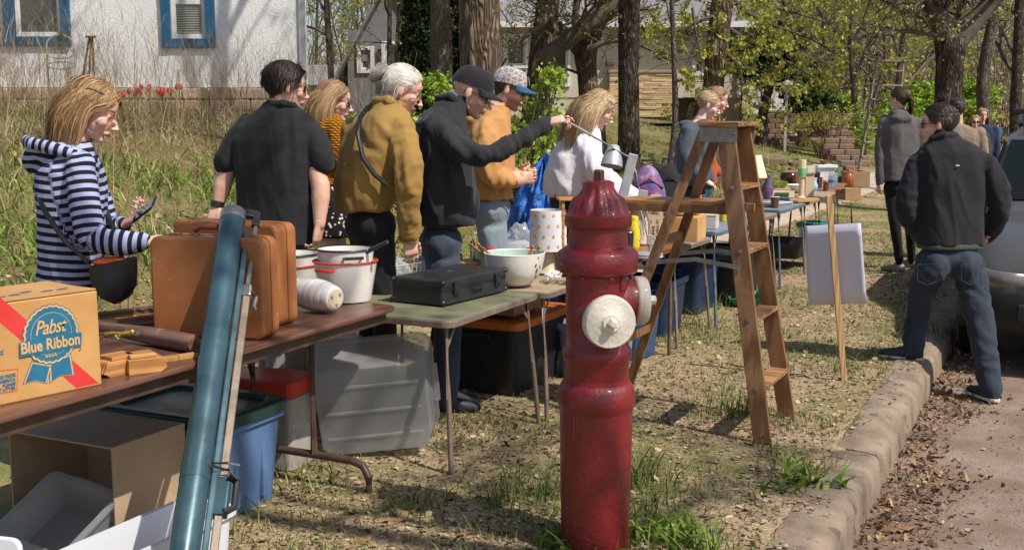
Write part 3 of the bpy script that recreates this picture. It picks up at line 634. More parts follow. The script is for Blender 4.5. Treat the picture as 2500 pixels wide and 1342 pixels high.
for i, (u, v, Y, L) in enumerate(((1845, 352, 27, .5), (1890, 362, 27.5, .5), (1952, 372, 28, .5), (2005, 386, 27.5, .35), (1600, 292, 31, .9), (1618, 300, 31, 1.0), (1660, 300, 31, .6))):
    p = P(u, v, Y); o = MB().box((0, 0, 0), (L, .3, .16)).build('landscape_block', M_BLK, bevel=.02); o.location = (p.x, p.y, gz(p.x, p.y)+.05); tag(o, 'tan edging block set alone in the sloping lawn', 'block', 'edging blocks in the lawn')
# --- yard lamp
lp = P(1917, 342, 31); t = thing('lamp_post', 'grey metal yard lamp post with a wide conical cap', 'lamp post', (lp.x, lp.y, gz(lp.x, lp.y)-.05)); zt_ = P(1917, 196, 31).z-gz(lp.x, lp.y)+.05
M_LP = pm('lamp_metal', (176, 170, 160), (150, 144, 134), 6, .5, metal=.3, wear=(120, 100, 80), wscale=14, wlim=.66)
MB().tube([(0, 0, 0), (0, 0, zt_-.32)], .042, 12).build('pole', M_LP, t, True); MB().lathe([(.06, zt_-.5), (.075, zt_-.46), (.06, zt_-.42)], 14).build('collar', M_LP, t, True)
MB().lathe([(.09, zt_-.32), (.12, zt_-.29), (.16, zt_-.14), (.15, zt_-.13)], 16).build('lantern', pm('frosted_lamp', (216, 210, 198), None, 6, .35), t, True)
MB().lathe([(.0, zt_-.04), (.05, zt_), (.08, zt_-.04), (.36, zt_-.12), (.37, zt_-.14), (.1, zt_-.125)][1:], 20).build('cap', M_LP, t, True)
# --- garden arch trellis and bamboo poles before the white house
M_TREL = pm('trellis_metal', (186, 184, 176), None, 8, .5, metal=.2); Yg = 17.4
t = thing('garden_trellis', 'grey arched metal garden trellis with an oval hoop below the window', 'trellis')
pa, pb = P(120, 230, Yg), P(187, 230, Yg); zt_ = P(1, 112, Yg).z; zc = P(1, 86, Yg).z
arch = [Vector((pa.x, Yg, gz(pa.x, Yg)-.1)), Vector((pa.x, Yg, zt_))]+[Vector(((pa.x+pb.x)/2-(pb.x-pa.x)/2*math.cos(a), Yg, zt_+(zc-zt_)*math.sin(a))) for a in [k*math.pi/10 for k in range(1, 10)]]+[Vector((pb.x, Yg, zt_)), Vector((pb.x, Yg, gz(pb.x, Yg)-.1))]
MB().tube(arch, .014, 8).build('arch', M_TREL, t, True)
for vc, hh in ((131, 11), (160, 8)):
    zc = P(1, vc, Yg).z; MB().tube([Vector(((pa.x+pb.x)/2+(pb.x-pa.x)/2*math.cos(a), Yg, zc+hh/148*math.sin(a))) for a in [k*math.pi/10 for k in range(20)]], .012, 6, close=True).build('hoop', M_TREL, t, True)
t = thing('birdhouse', 'small teal birdhouse hanging in the garden trellis', 'birdhouse', P(153, 104, Yg-.03)); M_TEAL = pm('teal_paint', (34, 104, 100), None, 8, .5)
MB().box((0, 0, 0), (.11, .09, .1)).build('box', M_TEAL, t, bevel=.005); MB().prism([(-.085, .045), (.085, .045), (0, .13)], -.06, .06, MX(Vector((1, 0, 0)), Vector((0, 0, 1)), Vector((0, -1, 0)))).build('roof', M_DARKT, t); MB().tube([(0, 0, .11), (0, 0, .22)], .004, 5).build('wire', M_TREL, t)
t = thing('pole_tripod', 'three rusty poles tied in a tripod against the white wall', 'pole stand'); M_RUST = pm('rust_pole', (96, 66, 54), (70, 48, 42), 20, .8); ap = P(222, 92, 18.1)
for du in (-16, 0, 12):
    b = P(218+du, 190, 18.1+abs(du)*.008); MB().tube([(b.x, b.y, gz(b.x, b.y)-.1), b, (ap.x+du*.0016, ap.y, ap.z)], .018, 7).build('pole', M_RUST, t, True)
MB().box((ap.x, ap.y, ap.z+.01), (.15, .09, .03)).build('cap', M_RUST, t, bevel=.006)
# ================================================================ TREES AND SHRUBS
def bark(name, c1, c2, sc=1.0, lichen=None):
    T = NT_(name); co = T.coord((1, 1, .16)); v = T.new('TexVoronoi'); v.feature = 'DISTANCE_TO_EDGE'; v.inputs['Scale'].default_value = 20*sc
    q = T.new('Mix'); q.data_type = 'VECTOR'; n = T.new('TexNoise'); n.inputs['Scale'].default_value = 9; T.L(co, n.inputs['Vector'])
    T.L(co, q.inputs[4]); T.L(n.outputs['Color'], q.inputs[5]); q.inputs[0].default_value = .12; T.L(q.outputs[1], v.inputs['Vector'])
    f = T.ramp(v.outputs['Distance'], [(.0, (0,)*3), (.28, (1,)*3)]); m = T.noise(T.coord(), 5, 6, .7)
    col = T.mix(f, s2l(c2), T.ramp(m, [(.3, s2l(c2)), (.65, s2l(c1))]))
    if lichen: col = T.mix(T.ramp(T.noise(T.coord(), 3, 5, .7), [(.58, (0,)*3), (.7, (.5,)*3)]), col, s2l(lichen))
    return T.out(col, .95, T.bump(f, 1.0, .03, T.bump(m, .5, .02)), spec=.15)
M_BARK = bark('bark_furrowed', (168, 146, 122), (80, 66, 56)); M_BARKD = bark('bark_dark', (122, 108, 94), (54, 46, 40), 1.6, (150, 146, 136)); M_BARKG = bark('bark_grey', (146, 134, 122), (92, 82, 74), 2.2)
M_TWIG = pm('twig', (120, 104, 90), (78, 66, 58), 6, .9, bump=.2); M_TWIGD = pm('twig_dark', (100, 88, 78), (66, 56, 50), 6, .9, bump=.2)
M_LEAFY = tintmat('spring_leaves', [(0, (112, 122, 42)), (.5, (160, 162, 72)), (.85, (200, 196, 112)), (1, (172, 150, 84))], .55, .4)
M_LEAFG = tintmat('fresh_leaves', [(0, (84, 118, 32)), (.5, (142, 166, 58)), (1, (194, 206, 104))], .5, .35)
M_CON = tintmat('conifer_needles', [(0, (18, 32, 16)), (.6, (40, 60, 30)), (1, (70, 88, 44))], .7, .1)
class Tubes:
    def __init__(s): s.V = []; s.F = []; s.n = 0; s.ends = []
    def tube(s, path, rad, sides, ridge=0, seed=0):
        path = np.asarray(path, float); K = len(path); d = np.gradient(path, axis=0); d /= np.linalg.norm(d, axis=1)[:, None]+1e-9
        ref = np.where(np.abs(d[:, 2:3]) > .9, np.array([[1., 0, 0]]), np.array([[0, 0, 1.]])); x = np.cross(d, ref)
        if K > 1: x[:] = x[0]; x -= d*(x*d).sum(1)[:, None]
        x /= np.linalg.norm(x, axis=1)[:, None]+1e-9; y = np.cross(d, x); a = np.arange(sides)*2*math.pi/sides
        r = np.asarray(rad)[:, None]*np.ones(sides)[None]
        if ridge:
            zz = np.cumsum(np.r_[0, np.linalg.norm(np.diff(path, axis=0), axis=1)])
            q = np.stack([(np.cos(a)*4.5)[None]+0*r, (np.sin(a)*4.5)[None]+0*r, zz[:, None]*1.1+0*r], 2).reshape(-1, 3)+seed
            r = r*(1+ridge*(pn(q*1.0).reshape(r.shape)*.9+.6*(.5-np.abs(pn(q*2.1).reshape(r.shape))*2)))
            flare = np.exp(-zz/(.35))*.35; r = r*(1+flare[:, None]*(.6+.4*np.cos(a*5+seed)[None]))
        V = path[:, None]+(x[:, None]*np.cos(a)[None, :, None]+y[:, None]*np.sin(a)[None, :, None])*r[:, :, None]
        i = np.arange(K-1)[:, None]*sides; k = np.arange(sides)[None]; k2 = (k+1) % sides
        F = np.stack([i+k, i+k2, i+sides+k2, i+sides+k], 2).reshape(-1, 4)+s.n
        s.V.append(V.reshape(-1, 3)); s.F.append(F); s.n += K*sides
    def mesh(s, name): return np_mesh(name, np.concatenate(s.V), np.concatenate(s.F))
def wander(p, d, L, K, wob, rs, up=.0):
    d = np.array(d, float); d /= np.linalg.norm(d); out = [np.array(p, float)]
    for i in range(K-1):
        d = d+rs.normal(size=3)*wob; d[2] += up; d /= np.linalg.norm(d); out.append(out[-1]+d*L/(K-1))
    return np.array(out), d
def grow(tb, leaves, p, d, L, r, lev, rs, par):
    K = {0: 9, 1: 7, 2: 5, 3: 4}.get(lev, 4); path, de = wander(p, d, L, K, par['wob'], rs, par['up'] if lev < 2 else 0)
    tb.tube(path, np.linspace(r, r*.35, K), {0: 8, 1: 6, 2: 4, 3: 3}.get(lev, 3))
    if lev >= par['depth']: leaves.append(path); return
    for j in range(par['kids'][lev]):
        f = .25+.75*(j+rs.rand())/par['kids'][lev]; i = min(int(f*(K-1)), K-2); q = path[i]+(path[i+1]-path[i])*(f*(K-1)-i)
        dd = path[i+1]-path[i]; dd = dd/np.linalg.norm(dd); s = rs.normal(size=3); s -= dd*s.dot(dd); s /= np.linalg.norm(s)
        ang = rs.uniform(.5, 1.1); grow(tb, leaves, q, dd*math.cos(ang)+s*math.sin(ang), L*rs.uniform(.38, .62)*(1.15-.4*f), max(r*(.62-.3*f), .004), lev+1, rs, par)
def leaf_cloud(name, paths, per, size, rs, spread=.05, droop=.4):
    """diamond leaves along twigs"""
    P_ = np.concatenate(paths) if len(paths) else np.zeros((0, 3)); n = int(len(P_)*per); idx = rs.randint(0, len(P_), n); c = P_[idx]+rs.normal(size=(n, 3))*spread
    a = rs.normal(size=(n, 3)); a[:, 2] -= droop; a /= np.linalg.norm(a, axis=1)[:, None]; b = np.cross(a, rs.normal(size=(n, 3))); b /= np.linalg.norm(b, axis=1)[:, None]
    s = size*(.6+.8*rs.rand(n))[:, None]; V = np.stack([c, c+a*s*.5+b*s*.36, c+a*s, c+a*s*.5-b*s*.36], 1).reshape(-1, 3); F = np.arange(n*4).reshape(n, 4)
    tint = np.clip(.5+.28*rs.normal(size=n)+.25*pn(c*.9), 0, 1); return np_mesh(name, V, F, {'tint': np.repeat(tint, 4)})
def pix_path(pts, Y):
    """pts (u,v,width px[,dY]) -> path, radii; refined"""
    W_ = [(P(q[0], q[1], Y+(q[3] if len(q) > 3 else 0)), q[2]*Y/FPX/2) for q in pts]; pa, ra = [], []
    for i in range(len(W_)-1):
        L = (W_[i+1][0]-W_[i][0]).length; m = max(2, int(L/.22))
        for k in range(m): f = k/m; pa.append(W_[i][0].lerp(W_[i+1][0], f)); ra.append(W_[i][1]*(1-f)+W_[i+1][1]*f)
    pa.append(W_[-1][0]); ra.append(W_[-1][1]); pa = np.array([list(p) for p in pa])
    if len(pa) > 4:
        for _ in range(2): pa[1:-1] = (pa[:-2]+2*pa[1:-1]+pa[2:])/4
    return pa, np.array(ra)
def tree(name, label, Y, trunk, mat, twig, limbs=(), crown=True, top=7, seed=1, nl=7, leaf=None, per=2, lsize=.06, spread=4.2, kids=(6, 5, 4), group=None, sides=26, ridge=.11, ztop=None, low=3.6, droop=.4):
    rs = np.random.RandomState(seed); pa, ra = pix_path(trunk, Y); b = pa[0].copy(); g = gz(b[0], b[1])
    if b[2] > g-.1: pa = np.vstack([[b[0], b[1], g-.25], pa]); ra = np.r_[ra[0]*1.08, ra]
    t = thing(name, label, 'tree', (b[0], b[1], g), 0, group); off = np.array([b[0], b[1], g])
    tb = Tubes(); br = Tubes(); tips = []
    d = pa[-1]-pa[-3]; d /= np.linalg.norm(d); d = d*.7+np.array([0, 0, .5])
    up, _ = wander(pa[-1], d, top, 9, .07, rs, .05); ru = np.linspace(ra[-1], ra[-1]*.25, 9)
    tb.tube(np.vstack([pa, up[1:]])-off, np.r_[ra, ru[1:]], sides, ridge, seed)
    for (pts, dy) in limbs:
        lp_, lr = pix_path(pts, Y+dy); br.tube(lp_-off, lr, 12, .06, seed+3)
        if crown:
            for k in range(8):
                i = rs.randint(len(lp_)//4, len(lp_)); s = rs.normal(size=3); s[2] = abs(s[2])*.7; grow(br, tips, lp_[i]-off, s, rs.uniform(1., 2.2), lr[i]*.35, 1, rs, dict(wob=.16, up=.03, depth=3, kids=kids))
    if crown:
        allp = np.vstack([pa[len(pa)//2:], up]); allr = np.r_[ra[len(pa)//2:], ru]
        cand = [i for i in range(len(allp)) if allp[i][2]-g > low] or list(range(len(allp)//2, len(allp)))
        for k in range(nl):
            i = cand[int((k+rs.rand())/nl*len(cand)) % len(cand)]; a = rs.rand()*6.283; s = np.array([math.cos(a), math.sin(a), .35+.5*rs.rand()])
            grow(br, tips, allp[i]-off, s, spread*rs.uniform(.7, 1.15), max(allr[i]*.42, .03), 0, rs, dict(wob=.13, up=.04, depth=3, kids=kids))
    link('trunk', tb.mesh('trunk'), mat, t, True)
    if br.V: link('branches', br.mesh('branches'), twig, t, True)
    if leaf and tips: link('crown', leaf_cloud('crown', tips, per, lsize, rs, .06, droop), leaf, t)
    return t
tree('street_tree', 'dark straight trunked tree on the lawn right of the red hydrant', 20, [(1534, 408, 54), (1535, 300, 50), (1534, 150, 48), (1536, 0, 50), (1540, -60, 50)], M_BARKD, M_TWIGD, seed=3, leaf=M_LEAFY, per=.5)
tree('oak_tree', 'broad furrowed oak with the thickest trunk behind the black cap', 15, [(1176, 345, 104), (1174, 200, 98), (1172, 60, 96), (1168, -40, 100)], M_BARK, M_TWIG, seed=4, leaf=M_LEAFY, per=2.0, lsize=.1, nl=12, spread=5.6, sides=44)
tree('elm_tree', 'grey trunked tree beside the dark evergreen', 21, [(1080, 330, 56), (1078, 150, 52), (1074, 0, 48), (1072, -50, 48)], M_BARKG, M_TWIG, seed=5, leaf=M_LEAFY, per=1., sides=30)
tree('oak_tree', 'furrowed leaning oak in front of the cream house window', 22, [(1300, 330, 66), (1316, 200, 60), (1328, 80, 56), (1340, -10, 54)], M_BARK, M_TWIG, seed=6, leaf=M_LEAFY, per=.9, sides=36, limbs=[([(1318, 150, 34), (1380, 100, 40), (1440, 60, 40), (1500, 20, 44), (1560, -30, 46)], -.6)])
tree('gnarled_tree', 'gnarled grey forked tree with twisting limbs by the cream house', 22.5, [(1448, 330, 60), (1440, 240, 50), (1430, 150, 46), (1440, 90, 44), (1470, 40, 34), (1490, -20, 30)], M_BARK, M_TWIG, seed=7, leaf=M_LEAFY, per=.8, limbs=[([(1436, 120, 14), (1500, 90, 10), (1570, 110, 7), (1640, 150, 4)], -1.5), ([(1330, 60, 14), (1270, 90, 10), (1230, 150, 6), (1210, 190, 4)], -1.2), ([(1440, 250, 26), (1415, 150, 24), (1400, 70, 20), (1412, -20, 16)], .1), ([(1432, 140, 22), (1405, 100, 16), (1370, 60, 12), (1330, 30, 8)], .2)], nl=5)
tree('sapling', 'thin straight sapling between the dark tree and the ponytail girl', 18, [(1636, 405, 17), (1650, 300, 15), (1646, 150, 13), (1640, 0, 12), (1638, -40, 11)], M_BARKG, M_TWIG, seed=8, top=3, nl=7, spread=1.8, low=2.6, leaf=M_LEAFY, per=2., sides=12, ridge=.05, kids=(4, 4, 3))
# young maple with hanging yellow green leaf clusters
tm_ = tree('maple_tree', 'maple with a slanting trunk and hanging yellow green spring leaves', 21, [(1728, 400, 56), (1738, 250, 50), (1752, 100, 50), (1764, 0, 52), (1768, -50, 50)], M_BARK, M_TWIGD, seed=9, leaf=M_LEAFY, per=.7, nl=6)
def hang(t, Y, lines, ncl, seed, mat, size=.085, per=9, sp=(.30, .35, .24)):
    """explicit limbs with drooping leaf clusters on short twigs, in the thing's frame"""
    rs = np.random.RandomState(seed); br = Tubes(); cl = []; off = np.array(t.location)
    for pts, dy in lines:
        lp_, lr = pix_path(pts, Y+dy); br.tube(lp_-off, lr, 7); 
        for k in range(int(ncl*len(lp_)/12)):
            p = lp_[rs.randint(2, len(lp_))]; q = p+rs.normal(size=3)*np.array(sp)*2.0+np.array([0, 0, -.12]); mid = (p+q)/2+np.array([0, 0, .12]); br.tube(np.array([p, mid, q])-off, [.008, .006, .004], 3)
            cl += [q-off+rs.normal(size=3)*.09 for _ in range(3)]
    link('limb', br.mesh('limb'), M_TWIGD, t, True); link('leaf_clusters', leaf_cloud('leaf_clusters', [np.array(cl)], per, size, rs, .05, 1.2), mat, t)
hang(tm_, 21, [([(1770, -20, 14), (1830, 40, 12), (1900, 70, 9), (1980, 90, 6), (2040, 130, 4)], 1), ([(1765, 60, 12), (1840, 110, 9), (1920, 150, 6), (1990, 190, 4)], .5), ([(1760, 120, 10), (1800, 150, 8), (1820, 200, 5), (1790, 225, 3)], -.3), ([(1740, 40, 10), (1690, 60, 8), (1650, 80, 5), (1600, 90, 3)], -.8), ([(1700, -30, 8), (1660, 30, 7), (1680, 90, 5), (1720, 150, 4)], 0), ([(1900, -30, 10), (1930, 50, 8), (1950, 120, 6), (1940, 230, 3)], 2), ([(1800, -30, 10), (1870, 20, 8), (1950, 30, 6), (2030, 60, 4)], -.5), ([(1960, -20, 10), (2020, 30, 8), (2010, 110, 5)], 1.5), ([(1690, 20, 6), (1700, 100, 5), (1720, 170, 3)], -1.2)], 27, 21, M_LEAFY, .08, 13)
# trees along the boulevard on the right
tree('street_tree', 'dark forked street tree rising behind the man in the black jacket', 19, [(2312, 520, 72), (2312, 300, 64), (2318, 160, 62), (2322, 95, 74)], M_BARKD, M_TWIGD, top=.05, seed=12, leaf=M_LEAFY, per=1.2, crown=True, nl=2, limbs=[([(2320, 120, 50), (2295, 60, 46), (2272, 0, 40), (2250, -60, 38)], 0), ([(2326, 110, 50), (2370, 60, 44), (2420, 10, 38), (2460, -50, 34)], .1), ([(2330, 90, 24), (2345, 40, 20), (2352, -10, 17)], .25)])
tree('street_tree', 'slender crooked street tree at the edge of the far sidewalk', 23, [(2414, 470, 34), (2408, 330, 34), (2396, 200, 30), (2412, 110, 27), (2436, 0, 24), (2440, -40, 24)], M_BARKG, M_TWIG, seed=13, leaf=M_LEAFY, per=1.3, sides=18)
tree('street_tree', 'distant street tree beside the walkers on the sidewalk', 32, [(2478, 380, 30), (2480, 250, 26), (2486, 100, 24), (2490, 0, 22)], M_BARKD, M_TWIGD, seed=14, leaf=M_LEAFY, per=1.5, sides=16, nl=9, low=2.4)
tree('garden_tree', 'small leafing tree beside the corner of the white house', 26, [(812, 260, 15), (806, 150, 15), (800, 60, 14), (796, -20, 12)], M_BARKG, M_TWIGD, seed=15, leaf=M_LEAFY, per=2.2, nl=9, low=1.6, spread=3.0, top=3, sides=12)
tree('garden_tree', 'twin stemmed young tree before the grey house', 25, [(948, 260, 12), (950, 150, 12), (952, 40, 11), (950, -20, 10)], M_BARKG, M_TWIGD, seed=16, leaf=M_LEAFY, per=2, nl=8, low=2., spread=2.6, top=3, sides=12, limbs=[([(970, 250, 12), (968, 140, 12), (974, 60, 12), (978, -20, 11)], .1)])
# far trees, each on its own
far = [(2090, 58, 26, 1), (2130, 70, 20, 2), (2165, 48, 16, 3), (2200, 64, 22, 4), (2235, 55, 15, 5), (2030, 52, 14, 6), (2060, 46, 10, 7), (2180, 38, 18, 8), (2095, 36, 17, 9), (2365, 60, 18, 10), (2452, 75, 20, 11), (1905, 62, 16, 12), (1960, 70, 18, 13), (770, 60, 14, 14), (690, 64, 14, 15), (860, 72, 15, 16), (2390, 90, 16, 17)]
for u, Y, w, sd in far:
    p = P(u, 300, Y); zg_ = gz(p.x, p.y); vb = 290+(CAMH-zg_)*FPX/Y
    ln = ((sd*37) % 9-4)*3
    tree('far_tree', 'bare thin trunked tree in the wooded background beyond the yard', Y, [(u, vb, w*38/Y*1.0), (u+ln*.4, vb-90, w*34/Y), (u+ln, vb-180, w*30/Y), (u+ln*1.6, vb-260, w*26/Y)], M_BARKG, M_TWIG, seed=30+sd, leaf=M_LEAFY, per=.6, lsize=.12, nl=9, low=1.8, spread=3.6, top=5, sides=8, ridge=.03, kids=(6, 5, 4), group='background trees')
# thicket mass beyond
rs = np.random.RandomState(77); tb = Tubes(); tips = []
for i in range(520):
    u = rs.choice([rs.uniform(1850, 2560), rs.uniform(560, 1000)], p=[.8, .2]); Y = rs.uniform(48, 120); p = P(u, 290, Y); z0 = gz(p.x, p.y)
    path, d = wander([p.x, p.y, z0-.1], [rs.normal()*.15, 0, 1], rs.uniform(5, 13), 6, .1, rs, .02); tb.tube(path, np.linspace(.05+.05*rs.rand(), .015, 6), 3)
    for k in range(9):
        q = path[rs.randint(1, 6)]; pp, _ = wander(q, rs.normal(size=3)+np.array([0, 0, .6]), rs.uniform(1, 3.2), 4, .25, rs, .03); tb.tube(pp, [.022, .017, .013, .008], 3); tips.append(pp)
        for m in range(2):
            p3, _ = wander(pp[rs.randint(1, 4)], rs.normal(size=3), rs.uniform(.5, 1.4), 3, .3, rs); tb.tube(p3, [.012, .01, .006], 3)
wd = tag(link('far_woods', tb.mesh('far_woods'), M_TWIG), 'tangle of bare twigs closing the far background', 'woods', kind='stuff')
lv = link('far_leaves', leaf_cloud('far_leaves', tips, 1.3, .22, rs, .35), M_LEAFY, wd); lv['kind'] = 'stuff'
# crowns of trees that stand outside the frame and shade the street and the house
tree('street_tree', 'tall street tree casting shade across the street', .8, [(29500, 5700, 1100), (29600, 0, 1000), (29700, -7000, 950)], M_BARKD, M_TWIGD, seed=41, leaf=M_LEAFY, per=1.4, nl=7, spread=3.2, low=4.2, top=6)
# --- evergreens and shrubs
def bush(name, label, cat, pts, mat, size, n, seed, stems=True, sm=None, lsp=.03, droop=.1, stemr=.012):
    """pts: (centre, radii) ellipsoids holding leafy twig tips"""
    rs = np.random.RandomState(seed); c0 = pts[0][0]; b = Vector((c0[0], c0[1], gz(c0[0], c0[1]))); t = thing(name, label, cat, b); off = np.array(b); cl = []
    tb = Tubes()
    for c, r in pts:
        m = int(n/len(pts)); d = rs.normal(size=(m, 3)); d /= np.linalg.norm(d, axis=1)[:, None]; rad = rs.rand(m)**.45; rad *= (.8+.5*pn(d*2.2+seed))
        q = np.array(c)+d*rad[:, None]*np.array(r)-off; q = q[q[:, 2] > -.1]; cl.append(q)
        if stems:
            for k in range(min(70, m//6)):
                e = q[rs.randint(len(q))]; s = np.array([(rs.rand()-.5)*.3, (rs.rand()-.5)*.3, -.1]); tb.tube(np.array([s, (s+e)/2+np.array([0, 0, .15*e[2]]), e]), [stemr, stemr*.75, stemr*.35], 4)
    if tb.V: link('stems', tb.mesh('stems'), sm or M_TWIG, t, True)
    link('crown', leaf_cloud('crown', cl, 3, size, rs, lsp, droop), mat, t); return t
def at3(u, v, Y): return tuple(P(u, v, Y))
bush('evergreen_shrub', 'tall dark evergreen shrub between the grey house and the trunks', 'shrub', [(at3(1020, 190, 22.5), (.32, .35, 1.2)), (at3(1018, 60, 22.5), (.34, .35, 1.1)), (at3(1010, 120, 22.6), (.3, .3, .8)), (at3(1022, 5, 22.5), (.3, .3, .9))], M_CON, .07, 9000, 51, True, M_TWIGD, .03, -.3)
bush('evergreen_shrub', 'dark evergreen behind the broad furrowed oak', 'shrub', [(at3(1130, 130, 24), (.7, .5, 1.2)), (at3(1120, 20, 24), (.5, .5, 1.2))], M_CON, .08, 7000, 52, True, M_TWIGD, .03, -.3)
ju = tree('juniper_tree', 'leaning dark juniper over the block retaining wall', 32.5, [(1862, 280, 24), (1876, 220, 22), (1890, 170, 20), (1900, 110, 16)], M_BARKD, M_TWIGD, crown=False, seed=53, top=.5, sides=12)
rs = np.random.RandomState(5); off = np.array(ju.location); cl = []
for (u, v, rx, rz_) in ((1890, 150, .9, .6), (1850, 175, .6, .35), (1940, 190, .8, .5), (1960, 230, .6, .5), (1900, 100, .9, .5), (1850, 110, .7, .4), (1800, 130, .5, .5), (1990, 240, .7, .4)):
    m = 520; d = rs.normal(size=(m, 3)); d /= np.linalg.norm(d, axis=1)[:, None]; cl.append(np.array(P(u, v, 32.5))+d*(rs.rand(m)**.5)[:, None]*np.array([rx, .8, rz_])-off)
link('crown', leaf_cloud('crown', cl, 3, .12, rs, .06, .5), M_CON, ju)
bush('leafy_shrub', 'fresh green leafing shrub behind the two men in caps', 'shrub', [(at3(1290, 340, 14), (.5, .4, .42)), (at3(1330, 265, 14.2), (.36, .4, .34)), (at3(1065, 210, 14.3), (.22, .3, .2)), (at3(1110, 250, 14), (.3, .4, .26)), (at3(1385, 320, 14), (.28, .3, .34)), (at3(1350, 195, 14), (.2, .3, .16)), (at3(1300, 430, 13.6), (.4, .4, .34))], M_LEAFG, .07, 640, 54, True, M_TWIG, .05, .3, .009)
bush('leafy_shrub', 'low green shrub behind the white haired woman', 'shrub', [(at3(1050, 330, 13), (.4, .3, .3)), (at3(985, 380, 12.5), (.5, .3, .35)), (at3(900, 330, 14.5), (.5, .4, .4))], M_LEAFG, .07, 900, 55, True, M_TWIG, .05, .3, .007)
bush('green_shrub', 'rounded bright green shrub left of the forked street tree', 'shrub', [(at3(2240, 250, 42), (1.5, 1, .9)), (at3(2210, 285, 41), (1.2, 1, .7))], M_LEAFG, .14, 3600, 56)
bush('green_shrub', 'rounded bright green shrub right of the forked street tree', 'shrub', [(at3(2372, 245, 44), (1.1, 1, 1.2)), (at3(2350, 285, 43), (1.0, 1, .8))], M_LEAFG, .14, 3600, 57)
bush('dry_shrub', 'reddish twiggy shrub with few leaves over the block wall', 'shrub', [(at3(2020, 285, 31.8), (.9, .5, .45)), (at3(1985, 300, 31.8), (.7, .4, .3))], M_LEAFY, .06, 420, 58, True, pm('red_twig', (128, 92, 78), (90, 60, 54), 6, .9))
bush('dry_shrub', 'twiggy bush with small leaves beside the step wall', 'shrub', [(at3(2095, 300, 33), (.5, .5, .8)), (at3(2110, 340, 31), (.6, .4, .5))], M_LEAFG, .06, 700, 59, True, MATS['red_twig'])
bush('green_shrub', 'small bright green plant on top of the retaining wall', 'shrub', [(at3(2065, 250, 37), (.5, .4, .3))], M_LEAFG, .1, 700, 60)
# ================================================================ STREET THINGS
TROT = STREET                                   # tables' local x runs along the street
# ---- fire hydrant
M_HYD = None
def hydmat(name, c1, c2, chip=None):
    T = NT_(name); co = T.coord(); n1 = T.noise(co, 9, 6, .65); n2 = T.noise(co, 55, 5, .7); n3 = T.noise(co, 210, 3, .6)
    col = T.ramp(n1, [(.2, s2l(c2)), (.8, s2l(c1))])
    if chip: col = T.mix(T.ramp(T.noise(co, 38, 6, .8), [(.62, (0,)*3), (.66, (.85,)*3)]), col, s2l(chip))
    nb_ = T.bump(n3, .25, .002, T.bump(n2, .55, .008)); T.out(col, T.ramp(n1, [(.3, (.28,)*3), (.7, (.46,)*3)]), nb_, spec=.5, Coat_Weight=.35, Coat_Roughness=.12); return T.m
M_HYD = hydmat('hydrant_red', (130, 26, 30), (110, 20, 24), (64, 24, 22)); M_CAPW = hydmat('hydrant_white', (228, 222, 208), (200, 190, 172), (150, 128, 98))
HB = G(1452, 1334); HYY = HB.y; hz = lambda v: P(1452, v, HYY).z; hs = HYY/FPX
hyd = thing('fire_hydrant', 'glossy dark red fire hydrant with two white outlet caps', 'fire hydrant', (HB.x, HB.y, 0))
MB().lathe([(.30*0+.124, -.12), (.126, .1), (.130, hz(1150)), (.133, hz(985))], 40).build('lower_barrel', M_HYD, hyd, True)
z1, z2 = hz(985), hz(945); MB().lathe([(.132, z1-.02), (.139, z1), (.142, (z1+z2)/2-.01), (.137, z2), (.126, z2+.022), (.118, z2+.026), (.117, z2+.04)], 40).build('ground_flange', M_HYD, hyd, True)
MB().lathe([(.117, hz(950)), (.116, hz(880)), (.124, hz(872)), (.127, hz(858)), (.122, hz(846)), (.112, hz(838)), (.113, hz(780)), (.114, hz(672)), (.116, hz(662))], 40).build('upper_barrel', M_HYD, hyd, True)
z1, z2 = hz(662), hz(612); MB().lathe([(.116, z1-.012), (.138, z1), (.143, z1+.008), (.144, z2-.006), (.139, z2), (.122, z2+.012), (.108, z2+.02)], 44).build('bonnet_flange', M_HYD, hyd, True)
MB().lathe([(.109, z2+.008), (.106, hz(585)), (.104, hz(548))], 40).build('bonnet_neck', M_HYD, hyd, True)
za, zb_, zc_ = hz(552), hz(522), hz(460); rib = lambda i, a: 1+(.15*(abs(math.cos(a*6))-.6) if 5 <= i <= 7 else .06*(abs(math.cos(a*6))-.6) if i == 8 else 0)
MB().lathe([(.1, za-.006), (.116, za), (.120, za+.008), (.119, zb_-.004), (.108, zb_+.004), (.100, zb_+.022), (.088, zb_+.055), (.066, zc_-.02), (.056, zc_), (.054, zc_+.022), (.046, zc_+.026)], 84, ribs=rib).build('dome', M_HYD, hyd, True)
MB().lathe([(.046, hz(455)), (.046, hz(442)), (.040, hz(440))], 8).build('nut_base', M_HYD, hyd, bevel=.004)
MB().lathe([(.021, hz(442)), (.0205, hz(417)), (.016, hz(414))], 5).build('operating_nut', pm('old_nut', (86, 50, 44), (64, 40, 36), 20, .5, bump=.4), hyd, bevel=.003)
for k in range(8):
    a = k*math.pi/4+.3; MB().lathe([(.009, hz(665)-.012), (.009, hz(665))], 6, (.128*math.cos(a), .128*math.sin(a), 0)).build('bolt', M_HYD, hyd, bevel=.002)
